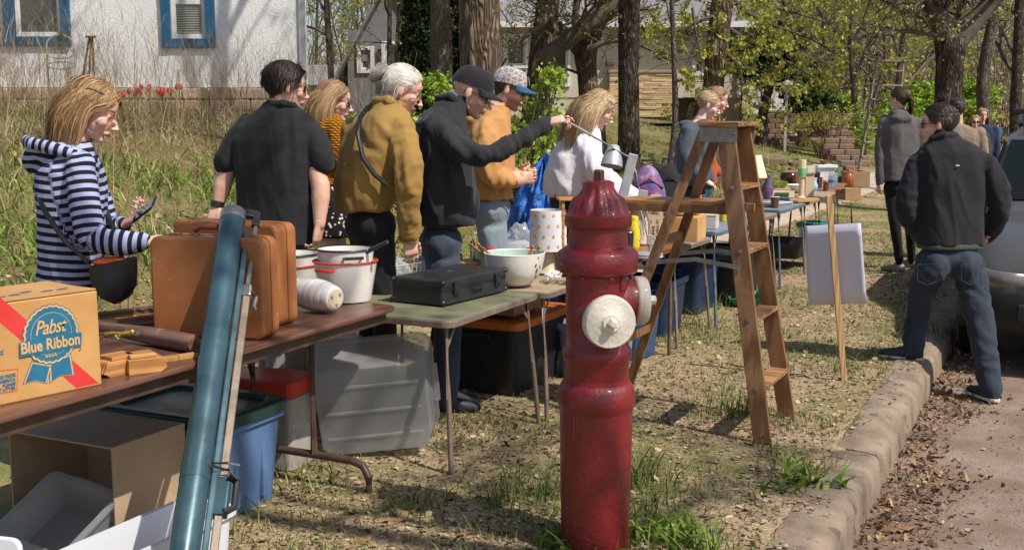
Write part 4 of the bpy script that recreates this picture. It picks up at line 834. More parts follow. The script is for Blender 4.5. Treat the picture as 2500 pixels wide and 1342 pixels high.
def outlet(ang, zc, r, ln):
    d = Vector((math.cos(ang), math.sin(ang), 0)); x, y, _ = frame(d); M = MX(x, y, d); c = (0, 0, zc)
    MB().lathe([(r*1.12, .06), (r*1.05, .1), (r*.93, .112), (r*.93, ln)], 32, c, M).build('outlet', M_HYD, hyd, True)
    cp = MB().lathe([(r*.9, ln-.004), (r*1.0, ln), (r*1.06, ln+.006), (r*1.06, ln+.034), (r*1.0, ln+.043), (r*.45, ln+.046), (r*.38, ln+.05), (r*.34, ln+.056)], 40, c, M, ribs=lambda i, a: 1+.006*math.sin(a*3+i)).build('outlet_cap', M_CAPW, hyd, True)
    MB().lathe([(.020, ln+.05), (.0185, ln+.078), (.013, ln+.082)], 5, c, M).build('cap_nut', M_CAPW, cp, bevel=.003)
outlet(R(-78), hz(768), .088, .125); outlet(R(8), hz(735), .082, .135)
MB().bar((.08, -.085, hz(672)), (.08, -.085, hz(700)), .014, .014).build('chain_lug', M_HYD, hyd, bevel=.003)

# ---- wooden step ladder
M_LAD = wood('ladder_wood', (158, 118, 82), (116, 80, 52), 2, 30, .45, .15, (120, 74, 42)); M_LADX = wood('ladder_step_wood', (176, 132, 90), (120, 82, 52), 1, 34, .6, 0, (120, 104, 90)); M_ZINC = pm('zinc', (160, 158, 152), (128, 126, 122), 14, .4, metal=.7, bump=.1)
A_, B_ = G(1862, 1082), G(1922, 1020); dirw = (B_-A_); wd_ = dirw.length; dirw.normalize(); bk = Vector((-dirw.y, dirw.x, 0)); C0 = (A_+B_)/2
ld = thing('step_ladder', 'worn wooden step ladder opened beside the red hydrant', 'ladder', (C0.x, C0.y, gz(C0.x, C0.y)), math.atan2(dirw.y, dirw.x))
# local: x across, y towards the rear legs, z up
HT = P(1760, 302, 6.2).z; yt = .26; wt = .30; sp_ = .92; M_ST = M_LAD
def railpt(s, f): return Vector((s*(wd_/2*(1-f)+wt/2*f), yt*f, HT*f))
for s in (-1, 1): MB().bar(railpt(s, .0), railpt(s, .985), .026, .088, up=(0, 1, 0)).build('front_rail', M_LAD, ld, bevel=.003)
def rearpt(s, f): return Vector((s*(wd_/2*.97*(1-f)+wt/2*.8*f), sp_*(1-f)+(yt+.10)*f, HT*f))
for s in (-1, 1): MB().bar(rearpt(s, 0), rearpt(s, .975), .024, .05, up=(0, 1, 0)).build('rear_rail', M_LAD, ld, bevel=.003)
for i, f in enumerate((.17, .385, .6, .8)):
    a, b = railpt(-1, f), railpt(1, f); stp = MB().box((0, a.y+.005, a.z), (b.x-a.x-.024, .098, .022)).build('step', M_LADX, ld, bevel=.003)
    for s in (-1, 1):
        q = railpt(s, f); MB().lathe([(.012, 0), (.011, .004), (.005, .006)], 12, (q.x+s*.013, q.y, q.z), MX(Vector((0, 1, 0)), Vector((0, 0, 1)), Vector((1, 0, 0)) if s > 0 else Vector((-1, 0, 0)))).build('bolt', M_ZINC, ld, True)
for f in (.28, .62):
    a, b = rearpt(-1, f), rearpt(1, f); MB().box((0, a.y, a.z), (b.x-a.x-.022, .022, .045)).build('rear_brace', M_LAD, ld, bevel=.003)
MB().box((0, yt+.02, HT+.0), (.40, .2, .026)).build('top_cap', M_LADX, ld, bevel=.004)
for s in (-1, 1):
    br_ = MB().box((s*.17, yt+.03, HT-.045), (.004, .19, .085)).build('top_bracket', M_ZINC, ld, bevel=.001)
    for q in (-.05, .02, .09): MB().lathe([(.009, 0), (.007, .004), (.003, .005)], 8, (s*.172, yt+q, HT-.045), MX(Vector((0, 1, 0)), Vector((0, 0, 1)), Vector((s, 0, 0)))).build('rivet', M_ZINC, br_, True)
for s in (-1, 1):
    a = railpt(s, .55); b = rearpt(s, .55); m_ = (a+b)/2+Vector((0, 0, .03)); sx = Vector((s*.02, 0, 0))
    MB().bar(a+sx, m_+sx, .004, .022).bar(m_+sx*1.2, b+sx, .004, .022).build('spreader', M_ZINC, ld, bevel=.001)
q = railpt(1, .745); MB().box((0, q.y+.38, q.z+.0), (.29, .5, .02)).build('pail_shelf', wood('shelf_wood', (190, 134, 80), (154, 100, 54), 1, 26, .4, .3), ld, bevel=.003)
for s in (-1, 1): MB().bar(Vector((s*.135, q.y-.02, q.z-.03)), Vector((s*.135, q.y+.64, q.z-.025)), .022, .04).build('shelf_arm', M_LAD, ld, bevel=.003)

# ---- yard sign seen from the back
sb = G(2061, 930); tp = P(2023, 478, sb.y-.08)
t = thing('yard_sign', 'blank white back of a yard sign on a wooden stake', 'sign', (sb.x, sb.y, gz(sb.x, sb.y)))
M_COR = pm('corrugated_plastic', (214, 214, 226), (204, 204, 218), 4, .55, bump=.12, bscale=3, stretch=(60, 60, 1)); M_STK = wood('stake_wood', (206, 172, 124), (172, 134, 88), 2, 30, .7)
ax = (tp-sb); ax.normalize(); MB().bar(Vector((0, 0, 0))-ax*.1, tp-sb, .034, .02, up=(0, 1, 0)).build('stake', M_STK, t, bevel=.002)
yb = sb.y+.012; c4 = [P(1966, 553, yb+.13)-sb, P(2103, 546, yb-.11)-sb, P(2118, 742, yb-.11)-sb, P(1976, 747, yb+.13)-sb]
m = MB(); rows = []; NX = 14
for j in range(7):
    row = []
    for i in range(NX+1):
        f, g_ = i/NX, j/6; p = (c4[0]*(1-f)+c4[1]*f)*(1-g_)+(c4[3]*(1-f)+c4[2]*f)*g_; bow = 0
        row.append(p+Vector((0, .012+bow, 0)))
    rows.append(row)
m.v = [tuple(p) for r in rows for p in r]; m.f = [(j*(NX+1)+i, j*(NX+1)+i+1, (j+1)*(NX+1)+i+1, (j+1)*(NX+1)+i) for j in range(6) for i in range(NX)]
bo = m.build('board', M_COR, t, True); so_ = bo.modifiers.new('s', 'SOLIDIFY'); so_.thickness = .004

# ---- tall ladder in the background
t = thing('ladder', 'tall grey weathered step ladder standing behind the woman in the grey hoodie', 'ladder'); M_OLD = pm('weathered_wood', (150, 138, 124), (116, 104, 92), 10, .85, stretch=(1, 1, .2))
fl, fr = P(2092, 440, 24), P(2180, 446, 24.4); tl, tr = P(2140, 150, 24.6), P(2206, 150, 24.8)
for a, b in ((fl, tl), (fr, tr)): MB().bar(Vector((a.x, a.y, gz(a.x, a.y))), b, .035, .07, up=(0, 1, 0)).build('rail', M_OLD, t, bevel=.004)
for k in range(8):
    f = .08+.12*k; a, b = fl.lerp(tl, f), fr.lerp(tr, f); MB().bar(a, b, .09, .03).build('step', M_OLD, t, bevel=.004)
for a, b in ((fl, tl), (fr, tr)):
    q = Vector((a.x+.3, a.y+1.1, gz(a.x, a.y))); MB().bar(q, b, .03, .045, up=(0, 1, 0)).build('rear_rail', M_OLD, t, bevel=.004)
MB().bar(tl+Vector((-.04, 0, .01)), tr+Vector((.04, 0, .01)), .12, .035).build('top', M_OLD, t, bevel=.005)

# ---- parked car: body lofted along its length, nose towards the camera
def car():
    M_CAR = NT_('car_paint'); M_CAR.out(s2l((88, 87, 86)), .35, None, .15, .4, Coat_Weight=.6, Coat_Roughness=.06); M_CAR = M_CAR.m
    M_BLK = pm('black_plastic', (34, 34, 36), (26, 26, 28), 9, .55, bump=.15); M_LENS = NT_('headlight'); M_LENS.out(s2l((116, 114, 108)), .22, None, .2, .5, Coat_Weight=.5); M_LENS = M_LENS.m
    T = NT_('car_glass'); T.out(s2l((20, 26, 24)), .05, None, 0, .35); M_GL = T.m
    front = 8.05+.15; n0 = -.33                                  # t of the nose, centre line n
    o = TN(front, n0, -.16); t = thing('parked_car', 'dark grey parked car with its nose towards the tables', 'car', o, math.atan2(CA, SA))
    # local: x rearwards along street, y towards kerb, z up
    def sec(x, hw, zs, tw):
        """half section outline from sill to centre top: zs=(sill, belt, top), tw=half width at top"""
        s, b, tp_ = zs; pts = [(hw*.93, s), (hw*.985, s+.12), (hw, (s+b)/2+.04), (hw*.985, b-.06), (hw*.955, b), (tw, tp_-.05), (tw*.86, tp_-.012), (tw*.4, tp_)]
        full = [(y, z) for y, z in pts]+[(-y, z) for y, z in pts[::-1]]; return [Vector((x, y, z)) for y, z in full]
    S = [(0.0, .62, (.36, .62, .66), .5), (.04, .76, (.30, .68, .74), .66), (.14, .86, (.27, .74, .84), .74), (.35, .91, (.26, .82, .94), .78), (.8, .93, (.26, .90, 1.02), .80), (1.05, .93, (.26, .94, 1.05), .82), (1.15, .93, (.26, .96, 1.08), .82), (1.75, .93, (.26, .98, 1.58), .75), (2.0, .93, (.26, .98, 1.66), .74), (3.3, .93, (.26, .98, 1.67), .74), (4.2, .92, (.28, .98, 1.58), .66), (4.45, .88, (.32, .96, 1.2), .66), (4.5, .8, (.4, .9, .98), .6)]
    MB().loft([sec(*q) for q in S]).build('body', M_CAR, t, True)
    # windscreen and side glass laid just proud of the body
    ws = [Vector((1.2, .80, 1.115)), Vector((1.2, -.80, 1.115)), Vector((1.73, -.72, 1.555)), Vector((1.73, .72, 1.555))]
    nrm = Vector((-.6, 0, .8)); MB().add([p+nrm*.012 for p in ws]+[p+nrm*.004 for p in ws], [(0, 1, 2, 3), (4, 7, 6, 5), (0, 4, 5, 1), (1, 5, 6, 2), (2, 6, 7, 3), (3, 7, 4, 0)]).build('windscreen', M_GL, t)
    for s in (1, -1):
        for (xa, xb, xc, xd) in ((1.62, 2.55, 2.5, 2.05), (2.63, 3.55, 3.5, 2.6)):
            q = [Vector((xa, s*.895, 1.02)), Vector((xb, s*.895, 1.02)), Vector((xc, s*.765, 1.54)), Vector((xd, s*.765, 1.54))]; nn = Vector((0, s*.95, .3))
            MB().add([p+nn*.02 for p in q]+[p-nn*.01 for p in q], [(0, 1, 2, 3), (4, 7, 6, 5), (0, 4, 5, 1), (1, 5, 6, 2), (2, 6, 7, 3), (3, 7, 4, 0)]).build('side_window', M_GL, t, fix=True)
        hl = [[Vector((x, s*y, z)) for x, y, z in row] for row in ([(.005, .50, .60), (.035, .70, .58), (.12, .87, .60), (.3, .935, .66)], [(.0, .50, .70), (.03, .71, .71), (.12, .875, .745), (.3, .925, .79)])]
        m = MB(); m.add([*hl[0], *hl[1]], [(i, i+1, 5+i, 4+i) for i in range(3)]); l_ = m.build('headlight', M_LENS, t, True); sd = l_.modifiers.new('s', 'SOLIDIFY'); sd.thickness = .03; sd.offset = 0
        for x in (.86, 3.6):
            w = MB().lathe([(.2, -.11), (.33, -.11), (.345, -.06), (.345, .06), (.33, .11), (.2, .11)], 28, (x, s*.84, .33), MX(Vector((1, 0, 0)), Vector((0, 0, 1)), Vector((0, -1, 0)))).build('wheel', M_BLK, t, True)
            MB().lathe([(.05, .1), (.19, .112), (.2, .09)], 20, (x, s*.84, .33), MX(Vector((1, 0, 0)), Vector((0, 0, 1)), Vector((0, -1, 0)) if s < 0 else Vector((0, 1, 0)))).build('rim', MATS['zinc'], w, True)
        MB().tube([(1.95, s*.66, 1.68), (2.05, s*.66, 1.75), (3.9, s*.66, 1.75), (4.0, s*.66, 1.68)], .022, 8).build('roof_rail', M_BLK, t, True)
        MB().ell((1.75, s*1.0, 1.05), (.06, .09, .065)).build('mirror', M_CAR, t, True)
        MB().lathe([(.05, 0), (.055, .02), (.04, .025)], 16, (.1, s*.72, .42), MX(Vector((0, 1, 0)), Vector((0, 0, 1)), Vector((-1, 0, 0)))).build('fog_lamp', M_LENS, t, True)
    rings = [[Vector((x-q, y*(1+q*.2), z)) for x, y, z in ((.03, .66, 0), (.13, .87, 0), (.38, .935, 0))] for q in (0,)]
    bump_ = MB(); pr = [(-.03, .30), (-.045, .40), (-.05, .52), (-.03, .565), (.03, .57)]; path = [(.40, .945), (.2, .92), (.09, .80), (.03, .6), (.0, .3), (-.005, 0), (.0, -.3), (.03, -.6), (.09, -.80), (.2, -.92), (.40, -.945)]
    rows = [[Vector((px_+dx*(1 if abs(py) < .9 else .2), py*(1.0+.02*(abs(py) > .5)), z)) for dx, z in pr] for px_, py in path]; n_ = len(pr)
    bump_.v = [tuple(p) for r in rows for p in r]; bump_.f = [(i*n_+j, (i+1)*n_+j, (i+1)*n_+j+1, i*n_+j+1) for i in range(len(path)-1) for j in range(n_-1)]
    o_ = bump_.build('bumper', M_BLK, t, True); sd = o_.modifiers.new('s', 'SOLIDIFY'); sd.thickness = .03
    MB().box((-.03, 0, .44), (.02, 1.1, .12)).build('grille', M_BLK, t, bevel=.01)
    MB().bar((2.15, .74, 1.79), (2.15, -.74, 1.79), .09, .05).bar((3.5, .74, 1.79), (3.5, -.74, 1.79), .09, .05).build('roof_bar', M_BLK, t, bevel=.01)
car()
# ================================================================ TABLES AND WHAT IS UNDER THEM
M_BRN = wood('brown_laminate', (118, 82, 66), (92, 62, 50), 0, 40, .35, .2); M_BRNL = pm('brown_steel', (92, 70, 60), (72, 54, 48), 12, .45, metal=.2); M_TAUPE = pm('taupe_steel', (142, 124, 110), (116, 100, 88), 12, .5, metal=.2, wear=(110, 80, 60), wscale=30, wlim=.68)
M_GRNV = pm('green_vinyl', (126, 126, 98), (112, 112, 86), 6, .5, bump=.25, bscale=250)
def slab(t, L, W_, z, th, r, mat, rim=None, rimh=.03):
    MB().prism(rrect(L, W_, r, 6), z-th, z).build('tabletop', mat, t, bevel=.004)
    if rim: MB().prism(rrect(L+.012, W_+.012, r+.006, 6), z-rimh, z-.006).build('rim', rim, t, bevel=.003)
def table_at(label, t0, t1, n0, n1, z, name='folding_table', rz=0, group=None):
    c = TN((t0+t1)/2, (n0+n1)/2); return thing(name, label, 'table', (c.x, c.y, 0), TROT+rz, group), t1-t0, n1-n0
TOPZ = {}
# local frame: x along the street (away from camera), y towards the house
t, L, W_ = table_at('long brown laminate folding table holding the suitcases and pots', 1.72, 4.17, 2.58, 3.34, .76); z = .76
MB().prism(rrect(L, W_, .07, 6), z-.022, z).build('tabletop', M_BRN, t, bevel=.006)
MB().prism(rrect(L-.06, W_-.06, .05, 4), z-.07, z-.023).build('apron', M_BRNL, t, bevel=.003)
for sx in (-1, 1):
    x = sx*(L/2-.30)
    for y in (-.12, .2): MB().tube([(x, y, z-.05), (x, y, .13)], .017, 10).build('leg_post', M_BRNL, t, True)
    MB().tube([(x, -W_/2-.02, .0), (x, -W_/2-.018, .07), (x, -W_/2+.01, .115), (x, -W_/2+.07, .132), (x, W_/2-.07, .132), (x, W_/2-.01, .115), (x, W_/2+.018, .07), (x, W_/2+.02, 0)], .017, 10).build('leg_base', M_BRNL, t, True)
    MB().tube([(x, .2, .45), (x-sx*.05, .2, .56), (x-sx*.34, .2, z-.09)], .012, 8).build('brace', M_BRNL, t, True)
def card(label, t0, t1, n0, n1, z, top, leg, rim=None, legs=None, r=.05, splay=.05, lr=.0125, th=.022, name='card_table', brace=True):
    t, L, W_ = table_at(label, t0, t1, n0, n1, z, name)
    slab(t, L, W_, z, th, r, top, rim, .035)
    k = 0
    for sx in (-1, 1):
        for sy in (-1, 1):
            m = leg if not legs else legs[k % len(legs)]; k += 1
            a = Vector((sx*(L/2-.05), sy*(W_/2-.05), z-.03)); b = Vector((sx*(L/2-.05+splay), sy*(W_/2-.05+splay), 0)); w = TN(0, 0); 
            lg = MB().tube([a, a.lerp(b, .5), b], lr, 9).build('leg', m, t, True)
            if brace:
                q = a.lerp(b, .16); MB().bar(a+Vector((-sx*.10, 0, 0)), q, .004, .016).build('brace', m, lg)
    return t
M_TAN = pm('tan_vinyl', (176, 156, 128), (150, 132, 106), 6, .5, bump=.2, bscale=200); M_WAL = wood('walnut_laminate', (150, 96, 62), (112, 66, 42), 0, 30, .35, .25)
M_BLU = pm('bluegrey_vinyl', (128, 140, 150), (110, 122, 132), 6, .5, bump=.2, bscale=200); M_BLUL = pm('teal_steel', (112, 130, 138), (90, 106, 114), 10, .45, metal=.2); M_GRNL = pm('green_steel', (66, 112, 78), (52, 92, 62), 10, .45, metal=.2); M_GOLD = pm('gold_steel', (196, 156, 84), (160, 122, 62), 10, .4, metal=.3); M_BRZ = pm('bronze_steel', (128, 100, 82), (100, 78, 62), 10, .5, metal=.2)
M_GRYB = pm('greybrown_vinyl', (150, 134, 122), (128, 114, 102), 6, .5, bump=.2, bscale=200)
card('square card table with a sage green vinyl top', 4.26, 5.2, 2.38, 3.22, .69, M_GRNV, M_TAUPE, M_TAUPE)
card('small tan card table carrying the printed lamp', 5.26, 6.2, 2.36, 3.1, .68, M_TAN, M_TAUPE, M_TAUPE)
card('walnut table with rounded corners under the desk lamp', 6.28, 7.2, 2.26, 3.0, .75, M_WAL, M_BRZ, None, r=.14, splay=.0, th=.04, lr=.014, brace=False)
card('grey brown card table with pale edge behind the step ladder', 7.35, 8.15, 2.32, 3.05, .70, M_GRYB, M_TAUPE, M_TAUPE, lr=.011)
card('blue grey card table with teal legs carrying the coffee can', 8.25, 9.25, 2.3, 3.1, .73, M_BLU, M_BLUL, M_BLUL)
card('grey brown card table with bundled picture frames on it', 9.32, 10.3, 2.32, 3.1, .72, M_GRYB, M_TAUPE, M_TAUPE)
card('blue grey card table with green and steel legs', 10.4, 11.5, 2.3, 3.1, .74, M_BLU, M_BLUL, M_BLUL, legs=[M_BLUL, M_GRNL])
card('small table on thin golden legs under the glass jar', 11.55, 12.2, 2.3, 2.95, .74, M_TAN, M_GOLD, M_GOLD, lr=.011)
card('tan round cornered table on bronze legs under the barrel jar', 12.3, 13.3, 2.3, 3.1, .74, M_TAN, M_BRZ, M_BRZ, r=.15)
card('brown table furthest along the row on dark legs', 13.4, 14.4, 2.3, 3.1, .74, M_TAN, M_BRNL, M_BRNL)

# ---- totes and boxes
def tote(name, label, c, rz, L, W_, H_, mat, lid=None, taper=.88, cat='storage bin', r=.05, wall=.006, rimw=.014, lidh=.05, rot=None, ribs=0, lidinset=False):
    t = thing(name, label, cat, c, rz, rot=rot); m = MB(); K = len(rrect(1, 1, .1, 4)); rings = []
    for f in (0, .5, .9, .901, 1):
        k = taper+(1-taper)*f; e = 0 if f < .901 else rimw*2; rings.append([Vector((x, y, H_*f)) for x, y in rrect(L*k+e, W_*k+e, r, 4)])
    inner = [[Vector((x, y, H_*f+ (wall if f == 0 else 0))) for x, y in rrect((L)*(taper+(1-taper)*f)-wall*2, (W_)*(taper+(1-taper)*f)-wall*2, r*.9, 4)] for f in (1, .5, 0)]
    m.loft(rings+inner); m.build('bin', mat, t, bevel=0)
    for k in range(ribs):
        for s in (-1, 1):
            x = (k+.5)/ribs*L*.8-L*.4; MB().box((x, s*(W_*(.5+taper/2)/2-.006), H_*.45), (.03, .03, H_*.7)).build('rib', mat, t, bevel=.008)
    for s in (-1, 1): MB().box((s*(L/2+.012), 0, H_*.86), (.03, W_*.4, .03)).build('handle', mat, t, bevel=.006)
    if lid:
        l = MB(); l.loft([[Vector((x, y, z_)) for x, y in rrect(L+e, W_+e, r+.01, 4)] for z_, e in ((H_-.015, .05), (H_+lidh*.55, .05), (H_+lidh*.7, .02), (H_+lidh*.7, -.06), (H_+lidh*.35, -.08))]); l.build('lid', lid, t, bevel=.003)
    return t
PL = lambda n, c, c2=None, rough=.42: pm(n, c, c2, 5, rough, bump=.12, bscale=220, wear=tuple(min(255, q+14) for q in c), wscale=18, wlim=.64)
p = G(480, 1300); ctr = TN(3.46, 3.13)
tote('storage_tote', 'blue plastic tote with a dark green lid under the brown table', (ctr.x, ctr.y, .0), TROT+.02, .43, .58, .40, PL('blue_plastic', (92, 122, 160), (78, 106, 144)), PL('green_lid', (34, 62, 54), (26, 50, 44)), ribs=2)
c = TN(4.06, 3.24); t = thing('cooler', 'old grey metal cooler with a red lid beside the blue tote', 'cooler', (c.x, c.y, 0), TROT+.1)
MB().prism(rrect(.24, .40, .03, 4), 0, .33).build('body', pm('chipped_grey', (172, 168, 158), (150, 146, 136), 8, .5, wear=(118, 84, 64), wscale=22, wlim=.6), t, bevel=.006); MB().prism(rrect(.26, .42, .04, 4), .332, .41).build('lid', PL('red_plastic', (206, 62, 44), (180, 46, 34)), t, bevel=.012)
# clear tote tipped on its side
M_CLR = glassy('clear_plastic', (226, 226, 226), .36, .28, .5); M_CLR2 = glassy('clear_plastic_thin', (226, 228, 232), .35, .2, .4)
t = tote('clear_tote', 'translucent plastic bin tipped on its side beside the table leg', (-.64, 5.04, .245), 0, .56, .48, .26, M_CLR, taper=.9, r=.06, rot=(R(-76), R(-5), R(3)))
for yy_ in (-.13, .0, .13): MB().box((0, yy_, -.003), (.44, .012, .006)).build('ridge', M_CLR, t, bevel=.002)
c = TN(4.78, 3.42); tote('clear_tote', 'clear plastic bin standing behind the tipped one with flat boxes in it', (c.x-.1, c.y, .12), TROT-R(40), .5, .36, .34, M_CLR2, taper=.9)
MB().box((0, 0, .0), (.4, .012, .26), M=rotM('X', .25)).build('cardboard_sheet', pm('kraft', (176, 136, 96), (156, 118, 82), 6, .85, bump=.1), None); bpy.data.objects['cardboard_sheet'].location = (c.x-.12, c.y, .36); tag(bpy.data.objects['cardboard_sheet'], 'flat cardboard sheet sticking out of the clear bin', 'cardboard')
M_KRAFT = MATS['kraft']
M_KRAFT2 = pm('pale_kraft', (186, 158, 128), (168, 142, 114), 6, .9, bump=.12)
def carton(label, c, rz, L, W_, H_, mat=M_KRAFT, tape=None, name='cardboard_box', rot=None, open_top=False):
    t = thing(name, label, 'box', c, rz, rot=rot); MB().box((0, 0, H_/2), (L, W_, H_)).build('carton', mat, t, bevel=.004)
    for s in (-1, 1): MB().box((0, s*W_*.252, H_+.002), (L-.004, W_*.49, .003)).build('flap', mat, t)
    if tape: MB().box((0, 0, H_+.005), (L+.002, .05, .001)).box((L/2+.001, 0, H_-.05), (.001, .05, .1)).box((-L/2-.001, 0, H_-.05), (.001, .05, .1)).build('tape', tape, t)
    return t
M_TAPE = glassy('packing_tape', (196, 168, 128), .7, .2)
c = TN(5.94, 2.96); tote('storage_tote', 'black plastic tote with an orange lid under the green card table', (c.x, c.y, 0), TROT, .72, .54, .41, PL('black_plastic', (44, 44, 46), (34, 34, 36)), PL('orange_lid', (208, 110, 38), (184, 92, 30)), taper=.84)
carton('taped brown cardboard box standing on the orange lid', (c.x-.02, c.y, .45), TROT+.03, .46, .40, .17, M_KRAFT, M_TAPE)
# open carton, clear bin in it and white tubs at the bottom left
def open_box(label, corner, rz, L, W_, H_, mat):
    """box lying with its open side towards -x"""
    t = thing('cardboard_box', label, 'box', corner, rz); w = .006
    MB().box((0, 0, H_-w/2), (L, W_, w)).build('top_panel', mat, t); MB().box((0, 0, w/2), (L, W_, w)).build('bottom_panel', mat, t)
    for s in (-1, 1): MB().box((0, s*(W_/2-w/2), H_/2), (L-.002, w, H_-2*w)).build('side_panel', mat, t)
    MB().box((L/2-w/2, 0, H_/2), (w, W_-2*w, H_-2*w)).build('back_panel', mat, t); return t
cx = G(330, 1215, .30); 
# front lower right vertical edge of the box at pixel (225..425): side face turned to the camera
c = TN(3.03, 3.22); bxx = open_box('open brown cardboard box lying on its side under the table', (c.x, c.y, .0), TROT, .37, .52, .42, M_KRAFT2)
MB().box((-.10, 0, .47), (.004, .42, .1), M=rotM('Y', -1.0)).build('top_flap', M_KRAFT2, bxx) if False else None
tote('white_tub', 'milky white plastic tub in front of the open cardboard box', (*TN(2.64, 2.62)[:2], 0), TROT, .64, .22, .24, glassy('milky_plastic', (232, 232, 236), .78, .35), taper=.92, r=.04)
tote('clear_bin', 'clear plastic bin tilted inside the open cardboard box', (*TN(2.80, 3.15)[:2], .06), 0, .30, .30, .15, M_CLR, taper=.9, r=.03, rot=(R(10), R(-26), TROT))
q = P(-6, 1250, 2.78); t = thing('plastic_cover', 'white plastic lid standing on edge by the milky tub', 'cover', (q.x, q.y, .12), 0)
MB().prism(rrect(.10, .36, .03, 4), -.008, .008, MX(Vector((.96, -.26, 0)), Vector((.05, .1, .99)), Vector((.26, .96, -.1))), (0, 0, .2)).build('panel', PL('white_plastic', (226, 226, 232), (214, 214, 222)), t, bevel=.006)
MB().prism(rrect(.07, .30, .02, 4), .008, .014, MX(Vector((.96, -.26, 0)), Vector((.05, .1, .99)), Vector((.26, .96, -.1))), (0, 0, .2)).build('ridge', MATS['white_plastic'], t, bevel=.003)
# under the further tables
bins = [('blue plastic tote under the walnut table', 6.98, 2.62, .0, .42, .5, .42, PL('tote_blue', (52, 84, 122), (42, 70, 106)), None), ('pale blue plastic crate behind the ladder foot', 6.35, 2.52, 0, .36, .4, .34, PL('pale_blue', (136, 152, 176), (118, 136, 160)), None), ('navy plastic tote under the grey brown table', 7.9, 2.72, 0, .5, .45, .40, PL('navy_plastic', (34, 52, 84), (26, 42, 70)), None), ('grey blue tote behind the ladder step', 7.75, 3.0, 0, .5, .3, .46, PL('slate_plastic', (72, 80, 92), (58, 66, 76)), None),
        ('wide black tote under the picture frames', 9.75, 2.66, 0, .85, .5, .40, PL('black_tub', (36, 38, 42), (28, 30, 34)), PL('black_tub_lid', (40, 44, 50), (30, 34, 40))), ('dark navy tote under the blue grey table', 8.95, 2.8, 0, .6, .5, .44, MATS['navy_plastic'], None), ('black tray under the golden legged table', 12.1, 2.65, .12, .8, .5, .16, MATS['black_tub'], None), ('white tub with a teal rim under the furthest table', 13.35, 2.55, 0, .4, .36, .34, PL('white_tub', (220, 222, 224), (204, 206, 210)), PL('teal_lid', (60, 140, 136), (46, 120, 116))), ('grey flat bin under the steel legged table', 11.2, 2.85, 0, .9, .4, .3, MATS['slate_plastic'], None)]
for lb, tt, nn, z, L, W_, H_, m, l in bins:
    c = TN(tt, nn); tote('storage_tote', lb, (c.x, c.y, gz(c.x, c.y)+z), TROT, L, W_, H_, m, l, taper=.86)
c = TN(9.5, 2.4); o = tote('tray', 'flat green plastic tray on the grass under the tables', (c.x, c.y, .01), TROT+.3, .5, .26, .06, PL('green_tray', (58, 148, 112), (46, 124, 94)), None, cat='tray', r=.02)
# blue tarp heap
T = NT_('blue_tarp'); co = T.coord(); n = T.noise(co, 9, 6, .65, .7); T.out(T.ramp(n, [(.3, s2l((22, 74, 150))), (.7, s2l((44, 116, 200)))]), .32, T.bump(n, .7, .05), spec=.5); M_TARP = T.m
pc = P(1290, 560, 8.6); g = gz(pc.x, pc.y); t = thing('blue_tarp', 'crumpled bright blue tarpaulin heaped behind the tan hoodie', 'tarpaulin', (pc.x+.02, pc.y, g))
ns_, ms_ = 110, 70; hz_ = P(1290, 395, 8.6).z-g
th = np.linspace(0, 2*math.pi, ns_, endpoint=False); ph = np.linspace(0, 1, ms_); TH, PH = np.meshgrid(th, ph); rad = (1-PH**1.6)**.6*.34+.004
q = np.stack([np.cos(TH).ravel()*1.6, np.sin(TH).ravel()*1.6, PH.ravel()*3], 1); wr = 1+.34*pn(q*1.5)+.5*(.35-np.abs(pn(q*2.2+4)))+.3*(.3-np.abs(pn(q*4.6+9)))+.14*(.3-np.abs(pn(q*9+2)))
V = np.stack([(np.cos(TH)*rad).ravel()*wr*.8+.10*PH.ravel(), (np.sin(TH)*rad).ravel()*wr, PH.ravel()*hz_*(1+.1*pn(q*2))], 1); I = np.arange(ns_*ms_).reshape(ms_, ns_); J = np.roll(I, -1, 1)
F = np.stack([I[:-1].ravel(), J[:-1].ravel(), J[1:].ravel(), I[1:].ravel()], 1); link('sheet', np_mesh('tarp', V, F), M_TARP, t, False)
# ================================================================ GOODS ON THE TABLES
YX = MX(Vector((1, 0, 0)), Vector((0, 0, 1)), Vector((0, -1, 0)))       # outline drawn in x,z, extruded towards -y
def lathe_thing(name, label, cat, base, parts, rz=0, rot=None, group=None):
    t = thing(name, label, cat, base, rz, group, rot)
    for pname, prof, mat, *o in parts: MB().lathe(prof, o[0] if o else 28, cap=pname not in ('rim', 'lip', 'band', 'hoop', 'label')).build(pname, mat, t, True)
    return t
def hollow(r0, r1, h, w=.004, bulge=0, k=6):
    out = [(r0*.92, 0)]+[(r0+(r1-r0)*i/k+bulge*math.sin(math.pi*i/k), max(.003, h*i/k)) for i in range(k+1)]
    return out+[(max(r-w, .001), z+(.004 if i == k else 0)) for i, (r, z) in enumerate(out[::-1][:-1])]+[(.002, .006)]
# ---- beer carton with printed front
z1 = .76; pa, pb = G(0, 990, z1), G(249, 938, z1); dv = (pb-pa).normalized(); rz = math.atan2(dv.y, dv.x); nrm = Vector((dv.y, -dv.x, 0))
BL, BW, BH = .44, .27, .292; c = pb-dv*BL/2-nrm*BW/2; M_GOLDC = pm('gold_carton', (202, 154, 96), (184, 136, 80), 5, .6, bump=.08, bscale=300)
bx = thing('beer_carton', 'old golden beer carton with a blue ribbon emblem', 'box', c, rz)
MB().box((0, 0, BH/2), (BL, BW, BH)).build('carton', M_GOLDC, bx, bevel=.004)
for s in (-1, 1): MB().box((0, s*BW*.25, BH+.004), (BL-.006, BW*.485, .004), M=rotM('X', s*.02)).build('flap', M_GOLDC, bx)
def face(u, v):
    d = ray(u, v); o_ = Vector((0, 0, CAMH)); k = (pb-o_).dot(nrm)/d.dot(nrm); q = o_+d*k-c; return Vector((q.dot(dv), q.z))
